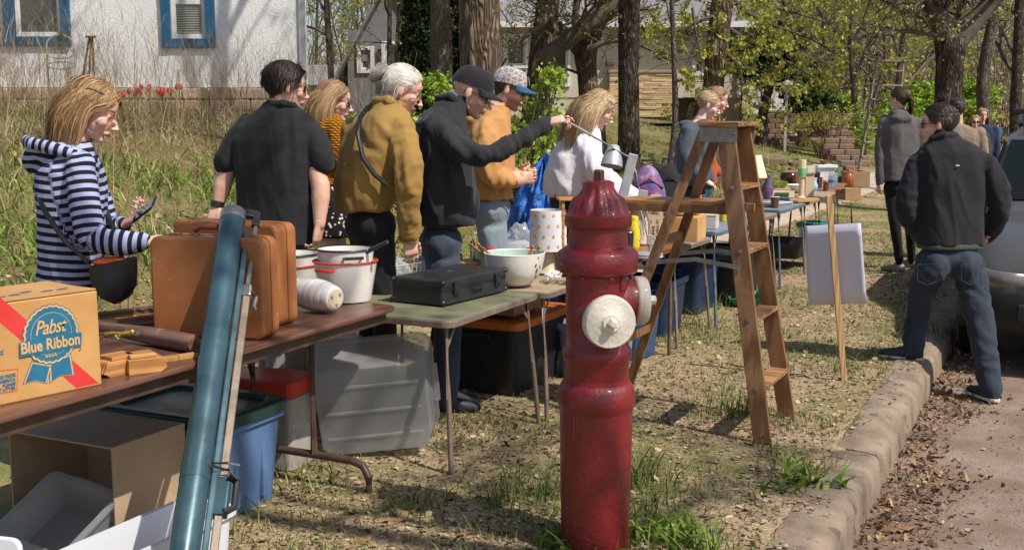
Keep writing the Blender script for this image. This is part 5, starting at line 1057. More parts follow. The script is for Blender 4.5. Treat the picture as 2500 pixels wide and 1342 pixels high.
M_PB = pm('print_blue', (38, 112, 142), (30, 98, 128), 9, .5, bump=0); M_PR = pm('print_red', (214, 58, 54), (196, 46, 44), 9, .5, bump=0); M_PT = pm('print_tan', (216, 172, 112), (204, 158, 98), 9, .5, bump=0)
def printed(name, pts, mat, lay, parent=bx):
    m = MB(); y = -BW/2-.0006-lay*.0005; m.v = [(p[0], y, p[1]) for p in pts]; m.f = [tuple(range(len(pts)))]; return m.build(name, mat, parent)
fp = lambda *q: [face(*p) for p in q]
printed('printed_stripe', fp((-60, 680), (12, 735), (240, 934), (186, 946), (-60, 735)), M_PR, 0)
rc = face(124, 815); rr = (face(124, 748)-rc).length
def scal(r, n=26, amp=.045): return [rc+Vector((math.cos(a), math.sin(a)))*r*(1+amp*abs(math.sin(a*n/2))) for a in [k*2*math.pi/260 for k in range(260)]]
tail = [((78, 885), (59, 935), (86, 928), (112, 934), (122, 892)), ((122, 890), (124, 932), (146, 916), (178, 914), (170, 866))]
for q in tail:
    w_ = [face(*p) for p in q]; cc = sum(w_, Vector((0, 0)))/len(w_); printed('printed_tail', [cc+(p-cc)*1.13 for p in w_], M_PB, 1); printed('printed_tail', [cc+(p-cc)*1.06 for p in w_], M_PT, 2); printed('printed_tail', [cc+(p-cc)*.94 for p in w_], M_PB, 3)
printed('printed_rosette', scal(rr*1.06), M_PB, 4); printed('printed_rosette', scal(rr*1.03), M_PT, 5); printed('printed_rosette', scal(rr*.96), M_PB, 6)
circ = lambda r: [rc+Vector((math.cos(a), math.sin(a)))*r for a in [k*2*math.pi/64 for k in range(64)]]
printed('printed_ring', circ(rr*.80), M_PT, 7); printed('printed_ring', circ(rr*.785), M_PB, 8)
printed('printed_banner', fp((45, 835), (197, 810), (197, 843), (45, 872)), M_PB, 9)
sl_ = face(197, 826)-face(45, 853); ang = math.atan2(sl_.y, sl_.x)
def ptxt(s, u, v, h, mat, lay, shear=0, bold=.0, a=ang, sp=1, width=None, align='CENTER', name='printed_word'):
    me = text_mesh(s, h, shear, bold, 0, sp, align); q = face(u, v)
    xs = [p.co.x for p in me.vertices]; k = (width/(max(xs)-min(xs))) if width else 1
    M4 = Matrix.Translation((q.x, -BW/2-.0006-lay*.0005, q.y))@Matrix.Rotation(math.pi/2, 4, 'X')@Matrix.Rotation(a, 4, 'Z')@Matrix.Diagonal((k, 1, 1, 1)); return put_mesh(name, me, mat, M4, bx)
ptxt('Blue Ribbon', 122, 839, .047, M_PT, 11, 0, .0012, ang, 1, (face(193, 826)-face(50, 850)).length); ptxt('Pabst', 119, 798, .06, M_PT, 11, .32, .0006, ang*.9, .92, (face(160, 790)-face(82, 800)).length); ptxt('BEER', 122, 867, .014, M_PT, 11, 0, .0003, ang, 1.3)
pr_ = face(194, 850); printed('printed_dot', [pr_+Vector((math.cos(a), math.sin(a)))*.003 for a in [k*.5236 for k in range(12)]], M_PB, 9)
for i, s in enumerate(('TAKE PRIDE', 'IN AMERICA', 'PLEASE', "DON'T LITTER")): ptxt(s, 37, 914+i*10.5, .0125, M_PB, 2, .12, .0006, ang, 1, None, 'RIGHT')
ptxt('OZ', 8, 860, .016, M_PB, 2, .1, .0006, ang, 1, None, 'RIGHT')
M_PO = pm('print_orange', (228, 116, 70), None, 9, .5, bump=0); 
for q in (((-30, 905), (44, 898), (44, 900), (-30, 907)), ((42, 898), (44, 898), (42, 952), (40, 952)), ((-30, 962), (42, 951), (42, 953), (-30, 964))): printed('printed_frame', fp(*q), M_PO, 2)
for i in range(7): MB().box((-.15+.05*i, -.05+.02*math.sin(i*2), BH+.0078), (.035, .012, .0006), rz=.1).build('printed_mark', M_PB, bx)
# ---- suitcases
M_LEA = pm('tan_leather', (174, 112, 64), (152, 94, 52), 4, .45, bump=.3, bscale=160, bdist=.002, wear=(190, 132, 90), wscale=10, wlim=.64); M_LEAD = pm('dark_leather', (142, 80, 44), (120, 64, 34), 8, .45, bump=.2); M_STITCH = plain('stitching', (224, 196, 146), .8)
def suitcase(label, pl, pr, H_, D, handle=True):
    d = (pr-pl); L = d.length; d.normalize(); n = Vector((d.y, -d.x, 0)); c = (pl+pr)/2-n*D/2; t = thing('suitcase', label, 'suitcase', c, math.atan2(d.y, d.x))
    MB().prism(rrect(L, H_, .035, 5, 0, H_/2), -D/2+.0, D/2, YX).build('shell', M_LEA, t, bevel=.01, seg=3)
    MB().prism(rrect(L+.004, H_+.004, .037, 5, 0, H_/2), -.003, .003, YX).build('seam', M_LEAD, t)
    out = rrect(L-.03, H_-.03, .026, 6, 0, H_/2); m = MB()
    for face_y in (-D/2-.0008,):
        for i in range(len(out)):
            a = Vector(out[i]); b = Vector(out[(i+1) % len(out)]); k = max(1, int((b-a).length/.010))
            for j in range(k):
                p = a.lerp(b, (j+.3)/k); q = a.lerp(b, (j+.75)/k); m.bar((p.x, face_y, p.y), (q.x, face_y, q.y), .0022, .0022)
    tag(m.build('stitching', M_STITCH, t), kind='stuff')
    MB().prism(rrect(L-.02, H_-.02, .03, 5, 0, H_/2), D/2, D/2+.0025, YX).build('edge_band', M_LEA, t, bevel=.001)
    if handle:
        hd = MB().tube([(-.075, 0, H_+.002), (-.07, 0, H_+.022), (-.05, 0, H_+.032), (.05, 0, H_+.032), (.07, 0, H_+.022), (.075, 0, H_+.002)], .011, 10).build('handle', M_LEAD, t, True)
        for s in (-1, 1): MB().box((s*.075, 0, H_+.004), (.03, .03, .01)).build('handle_mount', pm('brass', (190, 156, 88), (150, 118, 60), 14, .35, metal=.8), hd, bevel=.003)
        for s in (-1, 1): MB().box((s*L*.34, 0, H_+.003), (.04, .03, .008)).build('latch', MATS['brass'], t, bevel=.002)
    return t
suitcase('tan leather suitcase with pale stitching standing behind the wooden bat', G(374, 820, .76), G(646, 832, .76), .378, .14)
suitcase('second tan leather suitcase half hidden behind the stitched one', G(430, 776, .76), G(681, 800, .76), .405, .13, False)
# ---- bat, shelf brackets, brass handle, frame, tin lid
M_BAT = wood('bat_wood', (128, 96, 78), (92, 66, 54), 0, 24, .5, .15, (150, 122, 104)); a, b = G(262, 822, .76), G(476, 862, .76); d = (b-a).normalized(); L = (b-a).length+.25
t = thing('baseball_bat', 'weathered brown wooden baseball bat lying before the suitcase', 'bat', (b.x, b.y, .76+.034), math.atan2(-d.y, -d.x))
MB().lathe([(.012, -.004), (.027, .0), (.0325, .012), (.033, .06), (.0325, .25), (.026, .38), (.017, .55), (.014, .66), (.021, .672), (.02, .685)], 24, M=MX(Vector((0, 1, 0)), Vector((0, 0, 1)), Vector((1, 0, 0)))).build('barrel', M_BAT, t, True)
bc = Vector(t.location)-d*.17; nv = Vector((0, 0, CAMH))-bc; nv = (nv-d*nv.dot(d)).normalized(); RI = Matrix.Rotation(-math.atan2(-d.y, -d.x), 3, 'Z')
for wd__, off_, sz_ in (('HUTCH', -.14, .024), ('Professional', -.05, .013)):
    pp_ = RI@(bc-d*(off_+.17)*0+d*off_+nv*.0338-Vector(t.location)+d*0); mm_ = MX(RI@d, RI@(nv.cross(d)), RI@nv).to_4x4(); mm_.translation = pp_; put_mesh('stamped_word', text_mesh(wd__, sz_, .15, .0002), plain('stamp', (196, 178, 160), .7), mm_, t) if wd__ == 'HUTCH' else None
M_OAKW = wood('oak_wood', (204, 150, 92), (166, 112, 62), 0, 26, .5, .1)
def bracket(label, u, v, rzz, s=1):
    p = G(u, v, .76); t = thing('shelf_bracket', label, 'bracket', (p.x, p.y, .76), rzz)
    MB().prism([(-.06, 0), (.045, 0), (.06, .012), (.045, .05), (-.06, .05)], -.04, .04, YX).build('block', M_OAKW, t, bevel=.002)
    for k in range(6): y = -.034+k*.0136; MB().bar((.0475, y, .05), (.062, y, .012), .007, .005).build('flute', M_OAKW, t, bevel=.001)
    MB().box((-.01, 0, .057), (.085, .07, .013)).build('cap', M_OAKW, t, bevel=.003); return t
rzb = math.atan2(dv.y, dv.x); bracket('small fluted oak bracket beside the beer carton', 282, 912, rzb+R(180)); bracket('second fluted oak bracket nearer the table edge', 352, 906, rzb-.3)
p = G(432, 878, .76); t = thing('wood_strip', 'flat honey coloured wooden strip by the bat', 'wood strip', (p.x, p.y, .76), rzb-.15); 
for s in (-1, 1): MB().box((s*.036, 0, .008), (.07, .03, .016)).build('piece', M_OAKW, t, bevel=.001)
p = G(300, 876, .76); t = thing('brass_handle', 'small ornate brass handle lying on the oak brackets', 'handle', (p.x-.02, p.y, .837), .3)
MB().tube([(-.05, 0, 0), (-.035, .004, .008), (-.01, 0, .012), (.02, -.004, .01), (.045, 0, .012)], [.009, .012, .009, .008, .013], 10).build('grip', MATS['brass'], t, True); MB().tube([(.0, 0, .01), (.012, -.012, -.008)], [.008, .006], 8).build('lug', MATS['brass'], t, True); MB().ell((.052, 0, .013), (.012, .012, .012)).build('knob', MATS['brass'], t, True)
p = G(318, 784, .76); t = thing('framed_picture', 'weathered wooden frame with a yellow and red picture', 'picture frame', (p.x, p.y, .76), rzb-.12); M_GW = wood('grey_wood', (140, 116, 92), (96, 76, 60), 0, 30, .8)
for s in (-1, 1): MB().box((0, s*.1, .016), (.34, .045, .032)).build('side', M_GW, t, bevel=.003); MB().box((s*.148, 0, .0155), (.045, .154, .031)).build('side', M_GW, t, bevel=.003)
MB().box((0, 0, .008), (.25, .155, .006)).build('picture', pm('picture_print', (226, 186, 92), (190, 84, 54), 22, .5, bump=0), t)
p = G(268, 806, .76); t = thing('tin_lid', 'thin blue and gold tin lid behind the oak bracket', 'tin lid', (p.x, p.y, .76), rzb); MB().prism(rrect(.1, .05, .015, 4), 0, .006).build('rim', MATS['brass'], t); MB().prism(rrect(.08, .035, .01, 4), .006, .0075).build('print', pm('tin_blue', (70, 140, 196), None, 9, .4, bump=0), t)
# ---- projection screen case
M_SCR = pm('teal_enamel', (68, 96, 104), (56, 82, 90), 6, .32, bump=.06, bscale=60, coat=.3, metal=.3, wear=(110, 140, 146), wscale=26, wlim=.7); M_NIK = pm('nickel', (186, 180, 170), (150, 144, 136), 12, .3, metal=.85, bump=.05)
base = G(395, 1720, 0); top = P(571, 516, 4.22); 
base = Vector((base.x, base.y, 0)); ax = (top-base); L = ax.length; ax.normalize(); q = ax.to_track_quat('Z', 'Y')
t = thing('projection_screen', 'teal enamel projection screen tube with folded tripod leaning on the table', 'projector screen', base); t.rotation_mode = 'QUATERNION'; t.rotation_quaternion = q
inv = q.inverted(); camd = inv@(Vector((0, 0, CAMH))-base.lerp(top, .5)); camd.z = 0; camd.normalize(); sd_ = Vector((0, 0, 1)).cross(camd)     # right of the tube as seen
MB().lathe([(.044, .0), (.046, .01), (.046, L-.05), (.045, L-.045)], 32).build('tube', M_SCR, t, True); MB().lathe([(.0475, L-.055), (.0475, L-.012), (.042, L-.003), (.02, L)], 32).build('end_cap', M_NIK, t, True)
o2 = sd_*.058; MB().bar(o2+Vector((0, 0, .0)), o2+Vector((0, 0, L-.10)), .02, .026, up=camd).build('rail', M_SCR, t, bevel=.004)
o3 = sd_*.085-camd*.012; M_STL = pm('old_steel', (134, 120, 106), (104, 92, 80), 14, .45, metal=.5); MB().bar(o3+Vector((0, 0, -.0)), o3+Vector((0, 0, L*.80)), .026, .02, up=camd).build('post', M_STL, t, bevel=.003); MB().tube([o3+Vector((0, 0, L*.79)), o3+sd_*.002+Vector((0, 0, L-.01))], .008, 8).build('rod', M_NIK, t, True)
MB().box(o3+Vector((0, 0, L*.80)), (.035, .035, .05)).build('clamp', M_NIK, t, bevel=.006); MB().tube([o3+sd_*.02+Vector((0, 0, L*.80)), o3+sd_*.034+Vector((0, 0, L*.79)), o3+sd_*.03+Vector((0, 0, L*.765)), o3+sd_*.04+Vector((0, 0, L*.76))], .007, 8).build('hook', M_NIK, t, True)
m = MB(); a = Vector((0, 0, L+.003)); b = o3+Vector((0, 0, L+.01)); m.bar(a, b+sd_*.012, .035, .016, up=camd); m.bar(b+Vector((0, 0, .008)), b+Vector((0, 0, -.06)), .03, .022, up=camd); m.build('top_handle', pm('black_bakelite', (40, 40, 42), None, 9, .35, bump=.05), t, bevel=.004)
zl = L*.395; MB().tube([sd_*.04+camd*.045+Vector((0, 0, zl+.005)), sd_*.09+camd*.03+Vector((0, 0, zl+.02)), sd_*.13+camd*.01+Vector((0, 0, zl+.028))], .004, 6).tube([sd_*.045+camd*.04+Vector((0, 0, zl)), sd_*.1+camd*.02+Vector((0, 0, zl)), sd_*.12+Vector((0, 0, zl-.01))], .004, 6).build('tie_wire', M_NIK, t, True)
MB().lathe([(.0475, zl-.04), (.0475, zl+.02)], 32).build('band', M_SCR, t, True)
MB().tube([sd_*.10+camd*.02+Vector((0, 0, zl-.02)), sd_*.128+camd*.01+Vector((0, 0, zl-.035)), sd_*.128+camd*.01+Vector((0, 0, zl-.12)), sd_*.10+camd*.01+Vector((0, 0, zl-.14))], .012, 8).build('carry_handle', MATS['black_bakelite'], t, True)
MB().box(o3+Vector((0, 0, zl-.08)), (.05, .04, .13)).build('bracket', M_SCR, t, bevel=.004)
# ---- enamel pots, spatula, vase
M_ENA = pm('white_enamel', (232, 228, 220), (220, 214, 204), 5, .22, bump=.03, coat=.4, wear=(170, 150, 130), wscale=34, wlim=.74); M_REDE = plain('red_enamel', (206, 54, 40), .3); M_BLKE = plain('black_enamel', (44, 44, 48), .3)
def pot(label, c, r0, r1, h, rim, handle, ang=0, hm=None):
    t = thing('enamel_pot', label, 'pot', c, ang); MB().lathe(hollow(r0, r1, h), 40).build('pot', M_ENA, t, True)
    MB().lathe([(r1-.004, h-.004), (r1+.004, h-.003), (r1+.006, h+.001), (r1+.003, h+.005), (r1-.004, h+.005)], 40, cap=False).build('rim', rim, t, True)
    for s in ((1, -1) if handle == 2 else (1,)):
        MB().tube([(s*(r1-.006), -.04, h-.03), (s*(r1+.018), -.038, h-.028), (s*(r1+.026), -.02, h-.027), (s*(r1+.026), .02, h-.027), (s*(r1+.018), .038, h-.028), (s*(r1-.006), .04, h-.03)], .007, 8).build('handle', hm or rim, t, True)
    return t
p = G(845, 733, .76); cA = (p.x, p.y, .762); pot('white enamel pot with a red rim and red handle', cA, .112, .142, .178, M_REDE, 2, R(-120)); pot('grey white enamel pot nested in the red rimmed pot', (p.x, p.y, .772), .105, .128, .222, M_BLKE, 2, R(-66), M_BLKE)
p2 = G(712, 708, .76); pot('low red rimmed enamel pan behind the white vase', (p2.x, p2.y, .762), .12, .15, .125, M_REDE, 2, R(20)); pot('black rimmed enamel pan nested in the low red rimmed pan', (p2.x, p2.y, .772), .11, .14, .165, M_BLKE, 1, R(100))
t = thing('spatula', 'pale spatula with a dark handle resting in the nested pot', 'spatula', (p.x+.01, p.y, .97)); a = P(880, 622, p.y-.05)-Vector(t.location); b = P(946, 590, p.y-.12)-Vector(t.location)
MB().tube([a, a.lerp(b, .15), b], [.008, .011, .009], 8).build('handle', pm('dark_plastic', (52, 62, 72), None, 9, .4), t, True); MB().bar(a-(b-a).normalized()*.11, a, .04, .008).build('blade', pm('pale_wood', (214, 196, 160), None, 9, .6), t, bevel=.003); MB().box(a.lerp(b, .3)+Vector((0, -.003, .004)), (.02, .014, .012)).build('sticker', plain('blue_sticker', (60, 150, 210), .5), t, bevel=.002)
p = G(815, 772, .76); dd = Vector((.72, -.56, -.04)).normalized(); x, y, d_ = frame(dd); t = thing('ceramic_vase', 'white ribbed ceramic vase lying on its side', 'vase', (p.x, p.y+.05, .76)); M_CER = pm('white_ceramic', (236, 232, 226), (226, 220, 212), 5, .25, bump=.03)
pf = []; Lv = .27
for i in range(49):
    f = i/48; r = .040+.030*math.sin(math.pi*(f*.9+.07))**.8; g_ = (f*8) % 1; pf.append((r-.0022*(1 if g_ < .07 or g_ > .93 else 0), f*Lv))
c0 = Vector((0, 0, .066))+dd*.0; M = MX(x, y, -dd); MB().lathe([(.034, -.003)]+pf, 44, c0, M).build('body', M_CER, t, True); MB().lathe([(.033, -.005), (.04, -.004), (.041, .003)], 36, c0, M).build('foot_ring', pm('bare_clay', (222, 204, 172), None, 9, .8), t, True)
for k in range(3):
    a = k*2.1+.4; MB().lathe([(.007, 0), (.006, .003)], 12, c0+dd*.005+(x*math.cos(a)+y*math.sin(a))*.026, MX(x, y, dd)).build('felt_pad', pm('felt', (150, 146, 132), None, 9, .9), t)
# ---- green card table goods
z2 = .692; M_WIRE = pm('white_wire', (228, 228, 226), None, 9, .4, bump=0)
p = G(975, 700, z2); t = thing('wire_basket', 'white wire basket holding clear plastic packets', 'basket', (p.x, p.y+.04, z2+.004), TROT-R(12)); bw, bd, bh = .27, .20, .125; m = MB()
for f in (0, .5, 1): e = .012*f; m.tube([(sx*(bw/2+e), sy*(bd/2+e), bh*f) for sx, sy in ((-1, -1), (1, -1), (1, 1), (-1, 1))], .0026 if f < 1 else .0038, 6, close=True)
for i in range(10): x = -bw/2+bw*i/9; m.tube([(x, -bd/2-.01, bh), (x, -bd/2, .0), (x, bd/2, .0), (x, bd/2+.01, bh)], .0018, 5)
for i in range(7): y = -bd/2+bd*i/6; m.tube([(-bw/2-.01, y, bh), (-bw/2, y, 0), (bw/2, y, 0), (bw/2+.01, y, bh)], .0018, 5)
m.build('wires', M_WIRE, t)
def crumple(name, label, cat, c, rad, mat, seed, amp=.3, part='film'):
    t = thing(name, label, cat, c); m = MB().ell((0, 0, rad[2]*.9), rad, n=26, m=18); V = np.array(m.v); V *= (1+amp*pn(V/np.array(rad)*1.6+seed)+amp*.6*(.4-np.abs(pn(V/np.array(rad)*3.1+seed+3))))[:, None]; V[:, 2] = np.maximum(V[:, 2], .001); m.v = [tuple(q) for q in V]; m.build(part, mat, t, False); return t
M_BAGC = glassy('clear_film', (228, 232, 238), .33, .12); crumple('plastic_bag', 'crinkled clear plastic packet in the wire basket', 'bag', (p.x-.03, p.y+.04, z2+.01), (.09, .06, .07), M_BAGC, 2); crumple('plastic_bag', 'lilac tinted plastic packet at the end of the wire basket', 'bag', (p.x+.14, p.y+.10, z2+.05), (.06, .03, .055), glassy('lilac_film', (196, 186, 226), .6, .2), 5)
A, B, C_ = G(1082, 750, z2), G(1238, 712, z2), G(962, 734, z2); dx = (B-A); Lc = dx.length; dx.normalize(); Wc = .31; Hc = .118; nn = Vector((-dx.y, dx.x, 0)); cc = A+dx*Lc/2+nn*Wc/2
t = thing('hard_case', 'black aluminium edged hard case closed on the green card table', 'case', (cc.x, cc.y, z2+.006), math.atan2(dx.y, dx.x)); M_CASE = pm('black_case', (46, 46, 48), (38, 38, 40), 6, .42, bump=.25, bscale=380, bdist=.001); M_CASEE = pm('case_edge', (58, 58, 60), None, 9, .3, metal=.5)
MB().prism(rrect(Lc, Wc, .02, 4), 0, Hc*.62).build('base', M_CASE, t, bevel=.006); MB().prism(rrect(Lc, Wc, .02, 4), Hc*.64, Hc).build('lid', M_CASE, t, bevel=.01); MB().prism(rrect(Lc+.006, Wc+.006, .023, 4), Hc*.58, Hc*.70).build('edge_strip', M_CASEE, t, bevel=.002)
for x in (-.32, .32): 
    l_ = MB().box((x*Lc, -Wc/2-.007, Hc*.6), (.045, .012, .062)).build('latch', M_CASEE, t, bevel=.003); MB().box((x*Lc, -Wc/2-.014, Hc*.55), (.03, .005, .02)).build('latch_lever', M_CASE, l_, bevel=.002)
for sx in (-1, 1):
    for sy in (-1, 1):
        for zz in (.012, Hc-.012): MB().ell((sx*(Lc/2-.009), sy*(Wc/2-.009), zz), (.017, .017, .014), n=10, m=6).build('corner_guard', M_CASEE, t, True)
MB().box((.02, .02, Hc+.0008), (.05, .014, .001)).build('badge', pm('badge_silver', (150, 150, 150), None, 9, .3, metal=.6), t)
MB().tube([(-.05, -Wc/2-.002, Hc*.5), (-.045, -Wc/2-.016, Hc*.46), (.045, -Wc/2-.016, Hc*.46), (.05, -Wc/2-.002, Hc*.5)], .006, 8).build('grip', M_CASE, t, True)
p = G(1256, 694, z2); t = thing('mixing_bowl', 'large white bowl with a mint green inside holding wooden handles', 'bowl', (p.x, p.y, z2)); rb, hb = .165, .172
prf = [(.07, 0), (.085, .006), (.118, .03), (.145, .075), (.158, .13), (rb, hb)]; MB().lathe(prf, 44, cap=False).build('shell', M_CER, t, True); MB().lathe([(.001, .012), (.07, .014), (.112, .04), (.14, .08), (.152, .13), (rb-.006, hb-.004)][::-1], 44, cap=False).build('glaze', pm('mint_glaze', (186, 214, 196), None, 5, .25, bump=.02), t, True); MB().lathe([(rb-.007, hb-.004), (rb-.004, hb+.003), (rb+.001, hb)], 44, cap=False).build('rim', M_CER, t, True)
for k, (da, dz, s) in enumerate(((0, 0, 1), (.09, -.03, .8), (-.1, .03, .7), (.03, -.06, .6), (.16, .02, .6), (-.03, .07, .5))):
    a = R(-38)+da; zz = .085+dz; r = .1495+.0*zz; r = np.interp(zz, [q[1] for q in prf], [q[0] for q in prf])+.0012; nv = Vector((math.cos(a), math.sin(a), -.25)).normalized(); xx, yy, _ = frame(nv)
    MB().lathe([(.016*s, 0), (.012*s, .0012)], 9, (math.cos(a)*r, math.sin(a)*r, zz), MX(xx*.6, yy, nv)).build('printed_flower', pm('print_rust' if k % 2 else 'print_olive', (150, 72, 54) if k % 2 else (120, 108, 66), None, 9, .5, bump=0), t)
M_HAND = wood('handle_wood', (176, 126, 78), (134, 88, 50), 2, 30, .5)
def sticks(lst, label, c):
    for i, (u0, v0, u1, v1, dy, r) in enumerate(lst):
        a, b = P(u0, v0, c.y+dy), P(u1, v1, c.y+dy*.3); t = thing('wooden_utensil', label, 'utensil', a, 0, label); b = b-a; MB().tube([(0, 0, 0), b*.2, b*.85, b], [r, r, r*.8, r*.75], 8).build('shaft', M_HAND, t, True); MB().ell(b, (r*1.1,)*3, n=8, m=6).build('end', M_HAND, t, True)
sticks([(1238, 668, 1152, 598, .05, .008), (1232, 672, 1168, 596, .07, .008), (1240, 662, 1180, 606, .03, .007)], 'dark wooden utensil leaning left in the white bowl', p); sticks([(1268, 668, 1300, 602, -.04, .009), (1275, 668, 1316, 604, -.02, .009), (1282, 664, 1296, 612, .0, .007)], 'pale wooden utensil leaning right in the white bowl', p)
p = G(1150, 644, z2); t = thing('cheese_board', 'round wooden board with a pale edge behind the black case', 'board', (p.x, p.y, z2)); MB().lathe([(.095, 0), (.1, .004), (.1, .018), (.094, .022)], 32).build('board', M_OAKW, t, True)
t = thing('corkscrew', 'chrome corkscrew standing on the round wooden board', 'corkscrew', (p.x+.01, p.y, z2+.022)); 
for s in (-1, 1): MB().tube([(s*.01, 0, .0), (s*.012, 0, .06), (s*.008, 0, .115)], [.007, .005, .006], 8).build('arm', M_NIK, t, True)
MB().tube([(-.008, 0, .115), (0, 0, .128), (.008, 0, .115)], .005, 8).build('crown', M_NIK, t, True); MB().lathe([(.016, 0), (.014, .01), (.006, .02)], 14).build('collar', M_NIK, t, True)
t = thing('bottle_stopper', 'black handled bottle opener on the round wooden board', 'opener', (p.x-.06, p.y-.03, z2+.022)); MB().tube([(0, 0, 0), (0, 0, .045)], [.005, .007], 8).build('grip', M_BLKE, t, True); MB().lathe([(.008, 0), (.003, .006)], 10).build('foot', M_NIK, t, True)
# ---- lamp with printed shade, cord, mushrooms
z3 = .682; p = G(1338, 668, z3); t = thing('table_lamp', 'table lamp with a white drum shade printed with gold animal heads', 'lamp', (p.x, p.y, z3)); M_SHD = pm('shade_white', (232, 232, 236), None, 5, .8, bump=.05); Yl = p.y; zs0, zs1 = P(1338, 610, Yl).z-z3, P(1338, 512, Yl).z-z3; rs_ = 46*Yl/FPX
MB().lathe([(rs_*1.0, zs0), (rs_*.96, zs1), (rs_*.95, zs1), (rs_*.985, zs0)], 40, cap=False).build('shade', M_SHD, t, True); MB().lathe([(.06, 0), (.075, .012), (.06, .03), (.05, .09), (.035, zs0+.02), (.012, zs0+.05)], 24).build('lamp_base', pm('cream_glaze', (206, 196, 166), None, 5, .3), t, True)
MB().tube([(0, 0, zs0), (0, 0, zs1-.01)], .006, 8).build('harp', MATS['brass'], t, True); M_LION = pm('print_gold', (216, 160, 60), (196, 136, 48), 40, .6, bump=0)
for i in range(12):
    for j in range(4):
        a = (i+.5*(j % 2))*2*math.pi/12; zz = zs0+.028+(zs1-zs0-.056)*j/3; r = rs_*(1-.04*j/3)+.0006; nv = Vector((math.cos(a), math.sin(a), .02)); xx, yy, _ = frame(nv)
        if nv.y < .35: MB().lathe([(.010, 0), (.009, .0008)], 9, (nv.x*r, nv.y*r, zz), MX(xx*.8, yy*1.1, nv)).build('printed_head', M_LION, t)
rs2 = np.random.RandomState(3); p = G(1352, 688, z3); path = [(p.x-.08+.2*rs2.rand(), p.y+.08*rs2.normal(), z3+.02+.07*rs2.rand()*k_) for k_ in ([.3]*26)]; pts = []
for i in range(len(path)-1):
    for k in range(5): pts.append(Vector(path[i]).lerp(Vector(path[i+1]), k/5)+Vector((0, 0, .02*math.sin(k/5*3.14))))
for _ in range(3): pts = [pts[0]]+[(pts[i-1]+pts[i]*2+pts[i+1])/4 for i in range(1, len(pts)-1)]+[pts[-1]]
t = thing('power_cord', 'tangled white power cord beside the printed lamp', 'cord', (0, 0, 0)); MB().tube(pts, .0042, 6).build('cable', MATS['white_wire'], t, True); MB().box((p.x-.03, p.y-.05, z3+.02), (.03, .018, .016)).build('plug', MATS['white_wire'], t, bevel=.004)
M_MR = pm('mushroom_red', (212, 44, 40), None, 9, .3, bump=0)
for i, (u, v) in enumerate(((1192, 612), (1222, 616), (1286, 612))):
    p = G(u, v+34, z3+.0); p = P(u, v, min(p.y, 6.3)); zt_ = p.z-.03; t = thing('mushroom_ornament', 'red capped mushroom ornament in the clear bag', 'ornament', (p.x, p.y, zt_), 0, 'red mushroom ornaments', rot=(.5*(i-1), .5, 0)); MB().lathe([(.012, 0), (.01, .03), (.009, .035)], 12).build('stalk', M_CER, t, True); MB().lathe([(.008, .03), (.028, .028), (.03, .036), (.02, .052), (.004, .058)], 16).build('cap', M_MR, t, True)
p = G(1240, 640, z3); crumple('plastic_bag', 'long clear bag of red ornaments behind the white bowl', 'bag', (p.x, p.y-.1, z3+.0), (.22, .09, .07), M_BAGC, 8); p = G(1268, 612, z3); crumple('plastic_bag', 'upright clear bag beside the printed lamp shade', 'bag', (p.x, p.y-.2, z3), (.08, .06, .10), M_BAGC, 9)
# ---- desk lamp held by the man in the black cap
z4 = .75; pd = G(1582, 628, z4); Yd = pd.y; M_ALU = pm('brushed_aluminium', (190, 190, 192), (168, 168, 170), 14, .4, metal=.35, bump=.05)
t = thing('desk_lamp', 'silver swing arm desk lamp on the walnut table', 'lamp', (pd.x, pd.y, z4)); o_ = Vector(t.location); q = lambda u, v, dy=0: P(u, v, Yd+dy)-o_
MB().lathe([(.088, 0), (.092, .006), (.088, .012), (.084, .014), (.088, .02), (.084, .026), (.078, .03), (.03, .034)], 36).build('base', M_ALU, t, True)
for du in (-12, 7): MB().tube([q(1590+du*.2, 612), q(1584+du*.6, 560), q(1566+du, 480)], .0055, 8).build('lower_rod', M_ALU, t, True)
MB().tube([q(1590, 622), q(1590, 596)], .011, 10).build('swivel', M_ALU, t, True); MB().box(q(1586, 585), (.035, .012, .06)).build('lower_bracket', M_ALU, t, bevel=.004); MB().prism([(-.03, -.02), (.03, -.03), (.034, .03), (-.02, .04)], -.006, .006, YX, q(1568, 478)).build('elbow_plate', M_ALU, t, bevel=.002)
for k in range(3): MB().tube([q(1560-k*3, 500+k*40), q(1572-k*2, 575+k*10)], .0035, 5).build('spring', M_ALU, t)
MB().bar(q(1517, 495), q(1547, 376), .03, .055, up=(1, 0, 0)).build('upper_arm', M_ALU, t, bevel=.004); MB().tube([q(1562, 470), q(1552, 420), q(1540, 386)], .006, 8).build('link_rod', M_ALU, t, True); MB().tube([q(1542, 388), q(1450, 334, -.08), q(1362, 284, -.28)], .0075, 8).build('arm_rod', M_ALU, t, True)
hd_ = (q(1496, 382)); x, y, d_ = frame(Vector((-.15, -.25, -1))); MB().lathe([(.02, -.07), (.03, -.065), (.045, -.03), (.06, .02), (.066, .06), (.064, .06), (.055, .02), (.028, -.055)], 28, hd_, MX(x, y, d_)).build('lamp_head', M_ALU, t, True); MB().tube([q(1512, 372), q(1534, 382), q(1545, 384)], .006, 8).build('head_link', M_ALU, t, True)
MB().tube([q(1590, 575), q(1612, 612), q(1630, 640)], .003, 5).build('cable', M_BLKE, t, True)
